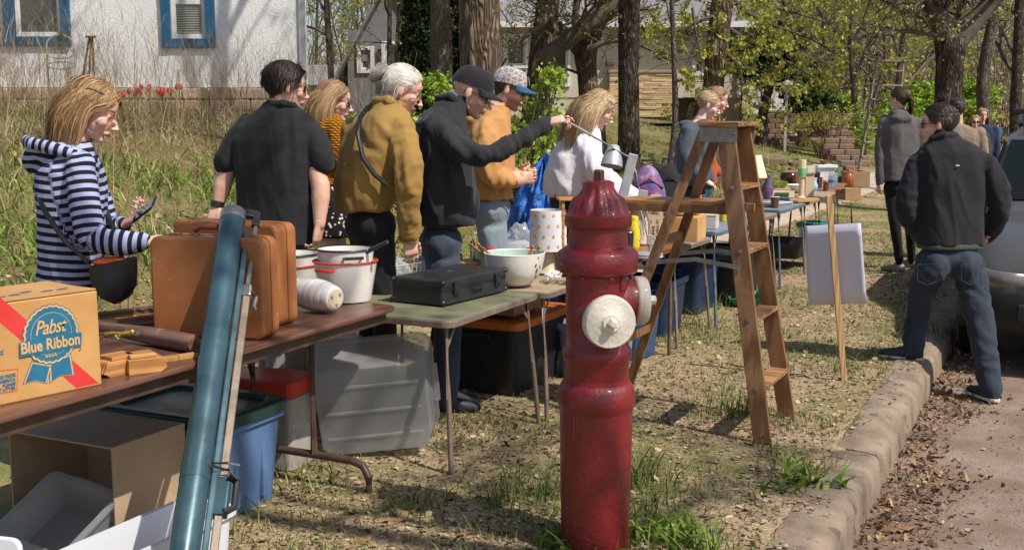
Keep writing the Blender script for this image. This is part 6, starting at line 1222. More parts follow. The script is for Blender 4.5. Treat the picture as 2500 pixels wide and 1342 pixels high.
# ---- cups, tins and cartons on the walnut table
Z4 = z4+.001; M_YEL = pm('yellow_plastic', (236, 220, 60), (220, 200, 46), 5, .35, bump=.02); M_STEEL = pm('dark_steel', (70, 76, 76), None, 9, .35, metal=.6)
def onT(u, v, z): return G(u, v, z)
p = onT(1534, 612, Z4); lathe_thing('tumbler', 'dark steel tumbler beside the yellow bottle', 'tumbler', p, [('cup', hollow(.028, .034, .12), M_STEEL), ('lip', [(.033, .112), (.036, .118), (.033, .124)], M_NIK)])
p = onT(1546, 604, Z4); lathe_thing('drink_bottle', 'bright yellow plastic drinking bottle behind the desk lamp', 'bottle', p, [('body', [(.038, 0), (.042, .01), (.04, .15), (.036, .17)], M_YEL), ('cap', [(.03, .17), (.032, .175), (.03, .2), (.01, .205)], M_YEL)])
p = onT(1566, 600, Z4); lathe_thing('canister', 'cream canister with a pink patterned lid behind the desk lamp', 'canister', (p.x, p.y+.08, p.z), [('body', [(.056, 0), (.066, .01), (.07, .22)], pm('cream_tin', (222, 204, 182), None, 6, .4)), ('lid', [(.076, .221), (.078, .245), (.07, .25)], pm('pink_lid', (226, 160, 156), (214, 190, 182), 16, .4)), ('knob', [(.02, .25), (.022, .27), (.012, .28)], MATS['pink_lid'])])
M_CREAM = pm('cream_carton', (216, 196, 164), (204, 182, 148), 6, .7, bump=.08)
p = onT(1602, 600, Z4); Yc = p.y+.05; t = thing('tool_carton', 'tall cream carton with black lettering and a hang tab', 'box', (p.x, Yc, Z4), -.15); hc = P(1602, 500, Yc).z-Z4; MB().box((0, 0, hc/2), (.085, .06, hc)).build('carton', M_CREAM, t, bevel=.002); MB().prism(rrect(.085, .075, .02, 4, 0, hc+.03), -.002, .002, YX).build('hang_tab', M_CREAM, t)
M_INK = plain('black_ink', (52, 46, 42), .7)
for s, x, z, h, a in (('1/2 TON TL', .012, hc*.42, .024, -math.pi/2), ('BANK', -.014, hc*.36, .024, -math.pi/2), ('AUTO', .005, hc*.86, .013, 0), ('SCISSORS JACK', .0, hc*.79, .0095, 0), ('1/2 TON', -.02, hc*1.02, .011, 0)): put_mesh('printed_word', text_mesh(s, h, 0, .0004), M_INK, Matrix.Translation((x, -.0315, z))@Matrix.Rotation(math.pi/2, 4, 'X')@Matrix.Rotation(a, 4, 'Z'), t)
p = onT(1660, 592, z4); carton('golden brown cardboard box packed with odds and ends by the ladder', (p.x+.05, p.y+.2, Z4), TROT+.1, .30, .26, .16, pm('honey_kraft', (208, 166, 110), (190, 148, 94), 5, .8)); crumple('plastic_bag', 'white crumpled bag on the golden brown box', 'bag', (p.x+.02, p.y+.2, Z4+.165), (.12, .1, .055), pm('white_bag', (228, 224, 214), None, 9, .5), 12); crumple('cloth', 'orange cloth tucked on the golden brown box', 'cloth', (p.x+.14, p.y+.22, Z4+.17), (.05, .05, .07), fabric('orange_cloth', (226, 120, 50)), 14, .3, 'folds')
p = onT(1515, 600, z4); t = thing('wood_block', 'tan wooden block behind the red hydrant dome', 'wood block', (p.x, p.y+.06, Z4), .1); MB().box((0, 0, .11), (.05, .05, .22)).build('block', M_OAKW, t, bevel=.003); MB().box((0, 0, .225), (.07, .06, .012)).build('top', M_OAKW, t, bevel=.002)
p = P(1385, 560, 6.9); t = thing('wood_stool', 'small golden wooden shelf standing on the tan table', 'shelf', (p.x, 6.45, z3), .1)
zz = P(1400, 485, 6.45).z-z3; MB().box((.02, 0, zz), (.2, .14, .014)).build('top', M_OAKW, t, bevel=.002); 
for s in (-1, 1): MB().box((.02+s*.075, 0, zz/2-.004), (.016, .12, zz-.014)).build('side', M_OAKW, t, bevel=.002)
# ---- bags on the grey brown table
T = NT_('backpack_print'); co = T.coord((1, 1, 1)); v = T.noise(co, 7, 3, .5, 1.2); T.out(T.ramp(v, [(.36, s2l((62, 72, 130))), (.46, s2l((150, 70, 112))), (.54, s2l((84, 100, 150))), (.62, s2l((196, 120, 128)))]), .5, None, spec=.4); M_BP = T.m
zb5 = .702
def bag(label, u, vt, Y, wid, dep, mat, seed, sub):
    p = P(u, vt, Y); t = thing('backpack', label, 'bag', (p.x, Y, zb5)); h = p.z-zb5; m = MB().ell((0, 0, h/2), (wid/2, dep/2, h/2), n=26, m=20); V = np.array(m.v); V += .02*pn(V*9+seed)[:, None]; V[:, 2] = np.maximum(V[:, 2], .0); m.v = [tuple(q) for q in V]; m.build('pouch', mat, t, True)
    MB().tube([(-.05, 0, h-.02), (-.04, 0, h+.03), (.04, 0, h+.03), (.05, 0, h-.02)], .008, 6).build('strap', sub, t, True); MB().ell((0, -dep/2+.01, h*.35), (wid*.36, .05, h*.22)).build('pocket', mat, t, True); MB().tube([(-wid*.4, -dep*.3, h*.7), (0, -dep*.46, h*.82), (wid*.4, -dep*.3, h*.7)], .006, 6).build('zip', sub, t, True)
bag('pink and blue patterned school backpack on the grey brown table', 1582, 402, 8.0, .26, .2, M_BP, 1, M_BLKE); bag('black fabric backpack beside the patterned one', 1632, 398, 8.35, .24, .22, fabric('black_nylon', (44, 42, 44)), 2, M_BLKE)
# ---- goods on the further tables
Z = .745
def bowl_profile(r, h): return [(r*.35, 0), (r*.4, .006), (r*.75, h*.45), (r, h), (r*.96, h), (r*.7, h*.5), (r*.3, .012), (.002, .01)]
p = onT(1738, 536, .731); t = thing('coffee_can', 'dark brown tin can with cream lettering on the blue grey table', 'can', (p.x, p.y, .731)); M_CAN = pm('can_brown', (74, 50, 40), (54, 36, 30), 9, .35, metal=.2); rc_, hc_ = 24*p.y/FPX, (P(1738, 486, p.y).z-.731)
MB().lathe([(rc_, 0), (rc_, hc_)], 32).build('can', M_CAN, t, True); MB().lathe([(rc_*1.02, .0), (rc_*1.02, .008)], 32).lathe([(rc_*1.02, hc_-.008), (rc_*1.02, hc_)], 32).build('rim', MATS['brass'], t)
me = text_mesh('Fellers', .05, .15, .0012); xs = np.array([v_.co[:] for v_ in me.vertices]); 
for v_ in me.vertices: a = R(-95)+v_.co.x/rc_; v_.co = (math.cos(a)*(rc_+.001), math.sin(a)*(rc_+.001), v_.co.y+hc_*.62)
link('printed_word', me, pm('print_cream', (230, 206, 160), None, 9, .5, bump=0), t); MB().lathe([(rc_+.0006, hc_*.2), (rc_+.0006, hc_*.34)], 32).build('printed_band', MATS['brass'], t, True)
p = onT(1803, 505, .73); lathe_thing('plastic_jug', 'blue plastic jug with a yellow top behind the ladder', 'jug', p, [('jug', [(.05, 0), (.055, .01), (.05, .09), (.03, .11)], pm('blue_jug', (44, 110, 190), None, 9, .35)), ('top', [(.03, .11), (.034, .115), (.03, .14)], M_YEL)])
p = onT(1836, 486, Z); Yp = p.y; lb = lathe_thing('table_lamp', 'small lamp with a cream pleated shade and pink base', 'lamp', p, [('lamp_base', [(.05, 0), (.06, .01), (.055, .05), (.07, .13), (.075, .14), (.02, .145), (.012, .19)], pm('pink_glaze', (226, 150, 128), None, 6, .4))]); zs0, zs1 = P(1830, 434, Yp).z-Z, P(1830, 378, Yp).z-Z
MB().lathe([(35*Yp/FPX, zs0), (19*Yp/FPX, zs1), (18*Yp/FPX, zs1), (34*Yp/FPX, zs0)], 36, cap=False, ribs=lambda i, a: 1+.012*math.cos(a*18)).build('shade', pm('shade_cream', (240, 226, 190), None, 6, .7), lb, True); MB().lathe([(35.5*Yp/FPX, zs0-.002), (35.5*Yp/FPX, zs0+.006)], 36, cap=False).build('shade_trim', pm('trim_red', (196, 110, 84), None, 9, .7), lb, True)
p = onT(1790, 500, Z); lathe_thing('mixer', 'white plastic fan head behind the ladder rail', 'fan', (p.x, p.y+.2, Z), [('stand', [(.07, 0), (.075, .01), (.02, .05), (.018, .22)], M_WHITE), ('head', [(.03, .2), (.09, .24), (.1, .32), (.06, .39), (.01, .4)], M_WHITE)])
M_GGL = glassy('green_glass', (150, 180, 40), .62, .1)
for i, (u, v, r, h, lb) in enumerate(((1876, 462, .085, .085, 'flared olive green glass bowl with a wavy rim'), (1912, 458, .06, .075, 'smaller dark green glass bowl beside the wavy one'))): p = onT(u, v, Z); lathe_thing('glass_bowl', lb, 'bowl', p, [('bowl', bowl_profile(r, h), M_GGL), ('foot', [(r*.4, -.0005), (r*.42, .006), (r*.3, .012)], M_GGL)])
p = onT(1922, 447, Z); lathe_thing('bean_pot', 'dark brown glazed lidded bean pot', 'pot', (p.x, p.y-.1, Z), [('pot', [(.07, 0), (.1, .02), (.12, .07), (.11, .12), (.09, .14)], pm('brown_glaze', (76, 44, 34), (54, 30, 26), 8, .15, bump=.02)), ('lid', [(.092, .14), (.096, .15), (.05, .17), (.012, .175)], pm('tan_glaze', (168, 120, 92), None, 6, .25)), ('knob', [(.02, .174), (.022, .19), (.012, .2)], MATS['brown_glaze'])])
p = onT(1955, 452, Z); carton('small brown cardboard box behind the flared white bowl', (p.x, p.y, Z), .05, .17, .12, .125, pm('dark_kraft', (142, 102, 70), None, 6, .8))
p = onT(1958, 440, Z); t = thing('cardboard_box', 'open tan cardboard box behind the bean pot', 'box', (onT(1898, 446, Z).x, 11.6, Z), .4); MB().box((0, 0, .06), (.2, .16, .12)).build('carton', M_KRAFT, t, bevel=.003); MB().box((-.12, 0, .14), (.1, .15, .004), M=rotM('Y', -.7)).build('flap', M_KRAFT, t)
p = onT(1950, 470, Z); lathe_thing('serving_bowl', 'wide white bowl with straight flared sides', 'bowl', (p.x, p.y, Z), [('bowl', [(.055, 0), (.06, .008), (.135, .09), (.131, .09), (.055, .014), (.002, .012)], M_CER), ('foot', [(.056, -.0005), (.06, .004)], M_CER)])
p = onT(1959, 432, Z); zc_ = P(1959, 390, 11.9).z; lathe_thing('candle', 'pale green and cream striped pillar candle', 'candle', (P(1959, 400, 11.9).x, 11.9, Z+.0), [('stand', [(.05, 0), (.03, .02), (.028, zc_-Z-.19), (.045, zc_-Z-.18)], MATS['cream_carton']), ('wax', [(.04, zc_-Z-.18), (.04, zc_-Z-.09)], pm('mint_wax', (130, 200, 140), None, 6, .4)), ('top_wax', [(.04, zc_-Z-.09), (.04, zc_-Z-.002), (.03, zc_-Z)], pm('lime_wax', (222, 226, 160), None, 6, .4))], )
p = onT(1978, 430, Z); t = thing('framed_print', 'cream square picture frame standing by the candle', 'picture frame', (P(1979, 410, 12.1).x, 12.1, Z)); zq = P(1979, 404, 12.1).z-Z; MB().box((0, 0, zq-.045), (.1, .02, .09)).build('frame', M_CREAM, t, bevel=.003); MB().box((0, -.011, zq-.045), (.07, .003, .06)).build('mat', M_WHITE, t); MB().box((0, .02, zq/2-.03), (.09, .03, zq-.06)).build('stand', M_CREAM, t)
p = onT(1986, 466, Z); lathe_thing('pitcher', 'blue and white ceramic pitcher beside the flared bowl', 'pitcher', p, [('body', [(.03, 0), (.045, .02), (.05, .06), (.03, .11), (.036, .14)], pm('blue_glaze', (110, 176, 214), (200, 214, 220), 12, .25)), ('lip', [(.034, .138), (.04, .146), (.036, .15)], M_CER)])
p = onT(2004, 463, Z); t = thing('speaker_box', 'dark grey box standing behind the pitcher', 'box', (p.x-.03, p.y+.25, Z)); MB().box((0, 0, .1), (.14, .12, .2)).build('cabinet', MATS['slate_plastic'], t, bevel=.004); MB().box((0, -.061, .1), (.11, .004, .16)).build('front', MATS['black_plastic'], t)
p = onT(2016, 465, Z); lathe_thing('amber_mug', 'short amber ribbed mug beside the glass jar', 'mug', p, [('mug', hollow(.032, .034, .095), pm('amber_glaze', (136, 74, 32), (110, 56, 24), 9, .2)), ('band', [(.035, .03), (.037, .04), (.035, .05)], MATS['amber_glaze'])])
p = onT(2028, 464, Z); lathe_thing('glass_jar', 'clear glass jar with a lid and blue label', 'jar', (p.x+.02, p.y, Z), [('jar', hollow(.05, .052, .17), M_CLR2), ('lid', [(.05, .17), (.054, .175), (.05, .2), (.02, .205)], M_CLR), ('label', [(.0528, .085), (.0528, .12)], pm('label_blue', (84, 150, 206), None, 9, .5))])
p = onT(2030, 460, Z); t = tote('plastic_tub', 'tall frosted white plastic tub behind the glass jar', (p.x-.0, p.y+.35, Z), .1, .22, .18, .25, glassy('frosted_tub', (226, 228, 232), .8, .4), glassy('frosted_lid', (236, 236, 240), .85, .4), cat='tub', lidh=.03, r=.02)
lathe_thing('copper_bowl', 'shallow copper bowl on top of the white plastic tub', 'bowl', (p.x, p.y+.35, Z+.275), [('bowl', bowl_profile(.07, .05), pm('copper', (150, 84, 54), None, 9, .35, metal=.6)), ('foot', [(.03, -.0005), (.032, .004)], MATS['copper'])])
p = onT(2069, 457, Z); lathe_thing('barrel_jar', 'amber wooden barrel shaped cookie jar with a round knob', 'jar', p, [('barrel', [(.06, 0), (.066, .005), (.078, .07), (.078, .1), (.066, .165), (.06, .17)], wood('barrel_wood', (168, 96, 42), (130, 66, 28), 2, 22, .3, .4)), ('lid', [(.064, .171), (.066, .18), (.05, .19)], MATS['barrel_wood']), ('knob', [(.014, .19), (.024, .205), (.02, .22), (.006, .228)], MATS['barrel_wood']), ('hoop', [(.0745, .035), (.0755, .045)], MATS['brass'])])
p = onT(2100, 457, Z); carton('plain brown cardboard box beside the barrel jar', (p.x, p.y+.2, Z), .1, .28, .22, .18, pm('mid_kraft', (162, 128, 96), None, 6, .85)); t = thing('orange_dish', 'small orange dish on the plain brown box', 'dish', (p.x+.05, p.y+.2, Z+.186)); MB().lathe([(.03, 0), (.05, .012), (.048, .014), (.02, .006)], 18).build('dish', pm('orange_glaze', (216, 110, 40), None, 9, .3), t, True)
p = onT(1890, 508, .722); t = thing('picture_stack', 'stack of flat framed pictures in clear wrapping', 'picture frames', (p.x, p.y, .722), TROT-.3)
for i, (m_, dz) in enumerate(((M_GW, 0), (M_BLU, .016), (M_KRAFT, .032), (pm('pale_blue_card', (190, 204, 214), None, 6, .4), .046))): MB().box((.01*i, .008*(-1)**i, dz+.0075), (.36-.03*i, .26-.02*i, .014)).build('frame', m_, t, bevel=.002)
p = onT(1905, 482, Z); t = thing('photo_box', 'clear fronted box printed with dark figures', 'box', (p.x, p.y, Z), .1); MB().box((0, 0, .035), (.28, .08, .07)).build('carton', M_CREAM, t, bevel=.002)
for i in range(5): MB().ell((-.07+.035*i, -.041, .028), (.014, .002, .02)).build('printed_figure', pm('print_dark', (60, 44, 38), None, 9, .6, bump=0), t)
p = onT(1955, 492, Z); t = thing('serving_tray', 'flat wooden tray lying at the edge of the blue grey table', 'tray', (p.x-.02, p.y, Z), TROT-.4); MB().box((0, 0, .008), (.34, .22, .016)).build('tray', M_OAKW, t, bevel=.003); MB().box((0, 0, .018), (.3, .18, .003)).build('inlay', M_KRAFT, t)

# ---- more small goods along the far tables
def small(kind, label, cat, t_, n_, z, c, s):
    p = TN(t_, n_); m = pm('goods_%d_%d_%d' % c, c, None, 8, .5, bump=.05); b = (p.x, p.y, z+.001)
    if kind == 'cup': lathe_thing('cup', label, cat, b, [('cup', hollow(.03*s, .038*s, .09*s), m), ('rim', [(.036*s, .088*s), (.04*s, .092*s), (.036*s, .096*s)], M_CER)])
    elif kind == 'vase': lathe_thing('vase', label, cat, b, [('body', [(.03*s, 0), (.05*s, .05*s), (.045*s, .11*s), (.018*s, .17*s), (.026*s, .2*s)], m), ('lip', [(.024*s, .198*s), (.03*s, .204*s), (.024*s, .208*s)], m)])
    elif kind == 'books':
        t = thing('book_pile', label, cat, b, TROT+.2)
        for i in range(4): MB().box((.006*(-1)**i, .004*i, .012+.024*i), (.2*s-.012*i, .14*s, .022)).build('book', pm('book_%d' % i, ((150, 60, 50), (60, 80, 110), (196, 180, 140), (70, 96, 70))[i], None, 8, .6), t, bevel=.002)
    else:
        t = thing('box', label, cat, b, TROT+.15); MB().box((0, 0, .05*s), (.2*s, .14*s, .1*s)).build('carton', m, t, bevel=.003); MB().box((0, 0, .1*s+.004), (.206*s, .146*s, .008)).build('cover', M_CREAM, t, bevel=.002)
for a in (('books', 'pile of four old books on the grey brown table', 'books', 7.5, 2.5, .70, (150, 60, 50), 1), ('cup', 'red mug near the front edge of the grey brown table', 'mug', 7.95, 2.5, .70, (176, 60, 48), 1), ('vase', 'slim blue vase beside the lettered can', 'vase', 8.9, 2.62, .731, (70, 110, 160), 1.1), ('box', 'low white gift box beside the lettered can', 'box', 8.5, 2.45, .731, (214, 206, 196), 1), ('cup', 'yellow cup in front of the cream shaded lamp', 'cup', 9.1, 2.5, .731, (220, 186, 70), .9), ('box', 'dark green box behind the wrapped pictures', 'box', 9.9, 2.9, .721, (52, 84, 66), 1.2), ('vase', 'tall white vase behind the wrapped pictures', 'vase', 10.1, 2.7, .721, (226, 222, 214), 1.3), ('cup', 'brown mug near the flared white bowl', 'mug', 10.6, 2.42, .741, (110, 70, 48), 1.1), ('books', 'pile of four books on the steel legged table', 'books', 11.3, 2.5, .741, (60, 80, 110), 1), ('vase', 'purple glass vase among the jars', 'vase', 11.7, 2.75, .741, (110, 80, 130), 1.2), ('cup', 'white cup on the furthest brown table', 'cup', 13.6, 2.5, .741, (224, 222, 216), 1.2), ('box', 'red tin box on the furthest brown table', 'box', 13.9, 2.7, .741, (170, 50, 44), 1.3), ('vase', 'green jug on the furthest brown table', 'jug', 14.2, 2.5, .741, (80, 120, 84), 1.4)): small(*a)
# ================================================================ PEOPLE
def fuse(mb, voxel, it=3):
    me = mb.mesh('tmp'); o = bpy.data.objects.new('tmp', me); COL.objects.link(o)
    r = o.modifiers.new('r', 'REMESH'); r.mode = 'VOXEL'; r.voxel_size = voxel
    if it: s = o.modifiers.new('s', 'SMOOTH'); s.iterations = it; s.factor = .5
    dg = bpy.context.evaluated_depsgraph_get(); m2 = bpy.data.meshes.new_from_object(o.evaluated_get(dg)); bpy.data.objects.remove(o); bpy.data.meshes.remove(me)
    n = len(m2.vertices); V = np.empty(n*3, np.float32); m2.vertices.foreach_get('co', V); Nn = np.empty(n*3, np.float32); m2.vertices.foreach_get('normal', Nn)
    F = np.empty(len(m2.polygons)*4, np.int32); m2.loops.foreach_get('vertex_index', F) if len(m2.loops) == len(F) else None
    ok = len(m2.loops) == len(F); F = F.reshape(-1, 4) if ok else np.array([list(p.vertices)[:4] if len(p.vertices) >= 4 else list(p.vertices)+[p.vertices[0]] for p in m2.polygons], np.int32)
    bpy.data.meshes.remove(m2); return V.reshape(-1, 3).astype(float), Nn.reshape(-1, 3).astype(float), F
def limb(mb, path, radii, n=12, flat=1.0, side=None):
    """tapered limb through joints, rounded ends"""
    pts, rs = [], []
    for i in range(len(path)-1):
        for k in range(5): f = k/5; pts.append(path[i].lerp(path[i+1], f)); rs.append(radii[i]*(1-f)+radii[i+1]*f)
    pts.append(path[-1]); rs.append(radii[-1])
    for _ in range(2): pts = [pts[0]]+[(pts[i-1]+pts[i]*2+pts[i+1])/4 for i in range(1, len(pts)-1)]+[pts[-1]]
    mb.tube(pts, rs, n); mb.ell(pts[0], (rs[0],)*3, n=10, m=8); mb.ell(pts[-1], (rs[-1]*.98,)*3, n=10, m=8)
def ring(c, rt, fw, hw, hd, n=22, p=2.5):
    out = []
    for k in range(n):
        a = 2*math.pi*k/n; ca, sa = math.cos(a), math.sin(a); out.append(c+rt*hw*math.copysign(abs(ca)**(2/p), ca)+fw*hd*math.copysign(abs(sa)**(2/p), sa))
    return out
def fdir(deg): return Vector((math.cos(R(deg)), math.sin(R(deg)), 0))
def headM(deg, pitch, roll=0):
    f = fdir(deg); r = Vector((f.y, -f.x, 0)); u = Vector((0, 0, 1)); M = MX(r, f, u)@Matrix.Rotation(R(-pitch), 3, 'X')@Matrix.Rotation(R(roll), 3, 'Y'); return M
def skinmat(name, c, hair, lip=(176, 104, 96), beard=(110, 72, 50), red=None):
    c = tuple(q*.78+w*.22 for q, w in zip(c, (234, 204, 190))); red = red or (c[0]-10, c[1]-16, c[2]-16)
    T = NT_('skin_'+name); n = T.noise(T.coord(), 30, 4, .6); col = T.ramp(n, [(.3, s2l(red)), (.62, s2l(c))])
    col = T.mix(T.attr('lip'), col, s2l(lip)); col = T.mix(T.attr('beard'), col, s2l(beard)); col = T.mix(T.attr('dark'), col, s2l((60, 42, 34))); col = T.mix(T.attr('scalp'), col, s2l(hair))
    T.out(col, .48, T.bump(T.noise(T.coord(), 250, 3), .12, .002), spec=.4, Subsurface_Weight=.08); T.b.inputs['Subsurface Radius'].default_value = (.01, .004, .002); return T.m
def hand(mb, w, d, pnrm, side, curl=.4, k=1.0, spread=.12, thumb=.6, curls=None):
    """w wrist, d pointing direction, pnrm palm normal, side +1 right / -1 left hand; five fingers"""
    d = d.normalized(); pn_ = (pnrm-d*pnrm.dot(d)).normalized(); th = d.cross(pn_)*side; S = k
    pal = w+d*.045*S
    mb.loft([ring(w+d*q*S-pn_*0, th, pn_, hw*S, hd*S, 12, 2.4) for q, hw, hd in ((-.02, .027, .020), (.015, .032, .019), (.05, .040, .017), (.082, .041, .014), (.092, .034, .010))])
    for i, (o, L, r) in enumerate(((.030, .072, .0085), (.010, .082, .0088), (-.010, .076, .0085), (-.029, .060, .0075))):
        c = (curls[i] if curls else curl*(1+.12*i)); p = w+d*.084*S+th*o*S; q = (d+th*spread*(o/.03)).normalized(); pts = [p-q*.015*S, p]; a = 0
        for j, f in enumerate((.45, .31, .24)):
            a += c*(.8 if j == 0 else 1.05); dd = q*math.cos(a)+pn_*math.sin(a); p = p+dd*L*f*S; pts.append(p)
        for j in range(len(pts)-1): mb.tube([pts[j], pts[j+1]], [r*S*(1.05-.08*j), r*S*(1-.09*j)], 8); mb.ell(pts[j+1], (r*S*(1-.09*j),)*3, n=8, m=6)
    b = w+d*.022*S+th*.026*S; q = (d*.62+th*.72+pn_*.35*thumb).normalized(); p1 = b+q*.036*S; q2 = (d*.85+th*.25+pn_*.5*thumb).normalized(); p2 = p1+q2*.03*S; p3 = p2+(q2+pn_*.25*thumb).normalized()*.024*S
    for a, c, r0, r1 in ((b, p1, .0145, .0115), (p1, p2, .011, .0098), (p2, p3, .0098, .0075)): mb.tube([a, c], [r0*S, r1*S], 8); mb.ell(c, (r1*S,)*3, n=8, m=6)
    mb.ell(b, (.015*S,)*3, n=8, m=6)
def head_prims(mb, C, M, neck, k=1.0, fem=False, nr=None):
    Q = lambda x, y, z: C+M@Vector((x*k, y*k, z*k)); E = lambda x, y, z, a, b, c: mb.ell(Q(x, y, z), (a*k, b*k, c*k), M, 16, 12)
    def L(pts, rs):
        p = [Q(*q) for q in pts]
        for i in range(len(p)-1): mb.tube([p[i], p[i+1]], [rs[i]*k, rs[i+1]*k], 10)
        for q, r in zip(p, rs): mb.ell(q, (r*k,)*3, n=10, m=8)
    E(0, -.012, .036, .076, .096, .082); E(0, .028, .03, .067, .064, .064); E(0, .032, -.03, .058, .058, .072)
    j = .92 if fem else 1.0
    E(0, .026, -.072, .050*j, .054, .036); E(0, .068, -.098, .022*j, .018, .016 if fem else .018); E(0, .045, -.088, .036*j, .036, .022)
    for s in (-1, 1):
        E(s*.040, .056, -.026, .024, .025, .024); L([(s*.050, .058, .020), (s*.024, .084, .021), (0, .088, .016)], [.009, .010, .009] if not fem else [.007, .008, .008])
        E(s*.078, -.006, -.006, .008, .017, .029); E(s*.010, .103, -.040, .0085, .009, .0075); E(s*.031, .072, .0, .014, .013, .012)
    L([(0, .088, .010), (0, .103, -.016), (0, .114, -.034)], [.0085, .0088, .0105] if not fem else [.0075, .0078, .0092])
    E(0, .114, -.036, .0115, .011, .0095)
    L([(-.021, .082, -.067), (-.008, .094, -.063), (.008, .094, -.063), (.021, .082, -.067)], [.004, .0058, .0058, .004]); L([(-.018, .082, -.073), (0, .093, -.075), (.018, .082, -.073)], [.004, .0068, .004])
    r = nr or (.050 if fem else .058); top = Q(0, -.018, -.055); limb(mb, [top, top.lerp(neck, .5), neck], [r*1.0, r*.98, r*1.12], 14)
def hairline(y, z, x, kind):
    """head-local: True where scalp hair grows"""
    zmin = np.interp(y, [-.11, -.06, -.02, .02, .055, .075, .1], [-.075, -.065, -.01, .012, .045, .07, .085]); return z > zmin
def head_paint(V, C, M, k, beard=0, brow=1, bald=False, hairk='n'):
    q = (V-np.array(C))@np.array(M)/k; x, y, z = q[:, 0], q[:, 1], q[:, 2]; ok = np.linalg.norm(q, axis=1) < .16
    g = lambda cx, cy, cz, a, b, c: np.exp(-(((np.abs(x)-cx)/a)**2+((y-cy)/b)**2+((z-cz)/c)**2))
    lip = np.clip(1.4*g(0, .095, -.069, .020, .02, .0085), 0, 1)*ok
    dark = np.clip(brow*1.2*g(.032, .085, .027, .018, .03, .0045)+1.1*g(.031, .084, .001, .012, .02, .0045), 0, 1)*ok
    bd = np.zeros(len(V))
    if beard: bd = beard*np.clip(sst(-.03, -.055, z)*sst(-.005, .02, y)*(z > -.14)*(1-np.clip(1.3*g(0, .095, -.069, .018, .02, .008), 0, 1)), 0, 1)*ok
    sc = np.zeros(len(V)) if bald else (hairline(y, z, x, hairk) & ok & (np.abs(x) < .0835)).astype(float)
    ear = (np.abs(x) > .074) & (y > -.03) & (y < .016) & (z < .026); sc[ear] = 0
    return lip, dark, bd, sc
SKULL_C = np.array([0, -.012, .034]); SKULL_R = np.array([.079, .0995, .086])
def ribbons(P_, width, tint, cen):
    """P_ (n,K,3) strands -> ribbons facing away from cen"""
    n, K, _ = P_.shape; d = np.gradient(P_, axis=1); d /= np.linalg.norm(d, axis=2)[..., None]+1e-9; o = P_-cen; o /= np.linalg.norm(o, axis=2)[..., None]+1e-9
    s = np.cross(d, o); s /= np.linalg.norm(s, axis=2)[..., None]+1e-9; s = s+o*np.random.RandomState(1).uniform(-.5, .5, (n, 1, 1)); w = width[:, None, None]*np.interp(np.linspace(0, 1, K), [0, .1, .6, 1], [.6, 1, .9, .15])[None, :, None]/2
    V = np.stack([P_-s*w, P_+s*w], 2).reshape(-1, 3); b = np.arange(n)[:, None]*K*2; F = np.concatenate([b+np.array([2*i, 2*i+1, 2*i+3, 2*i+2]) for i in range(K-1)])
    return V, F, np.repeat(tint, K*2)
def hairmat(name, stops):
    T = NT_('hair_'+name); col = T.ramp(T.attr('tint'), [(p, s2l(c)) for p, c in stops]); T.out(col, .5, spec=.35); return T.m
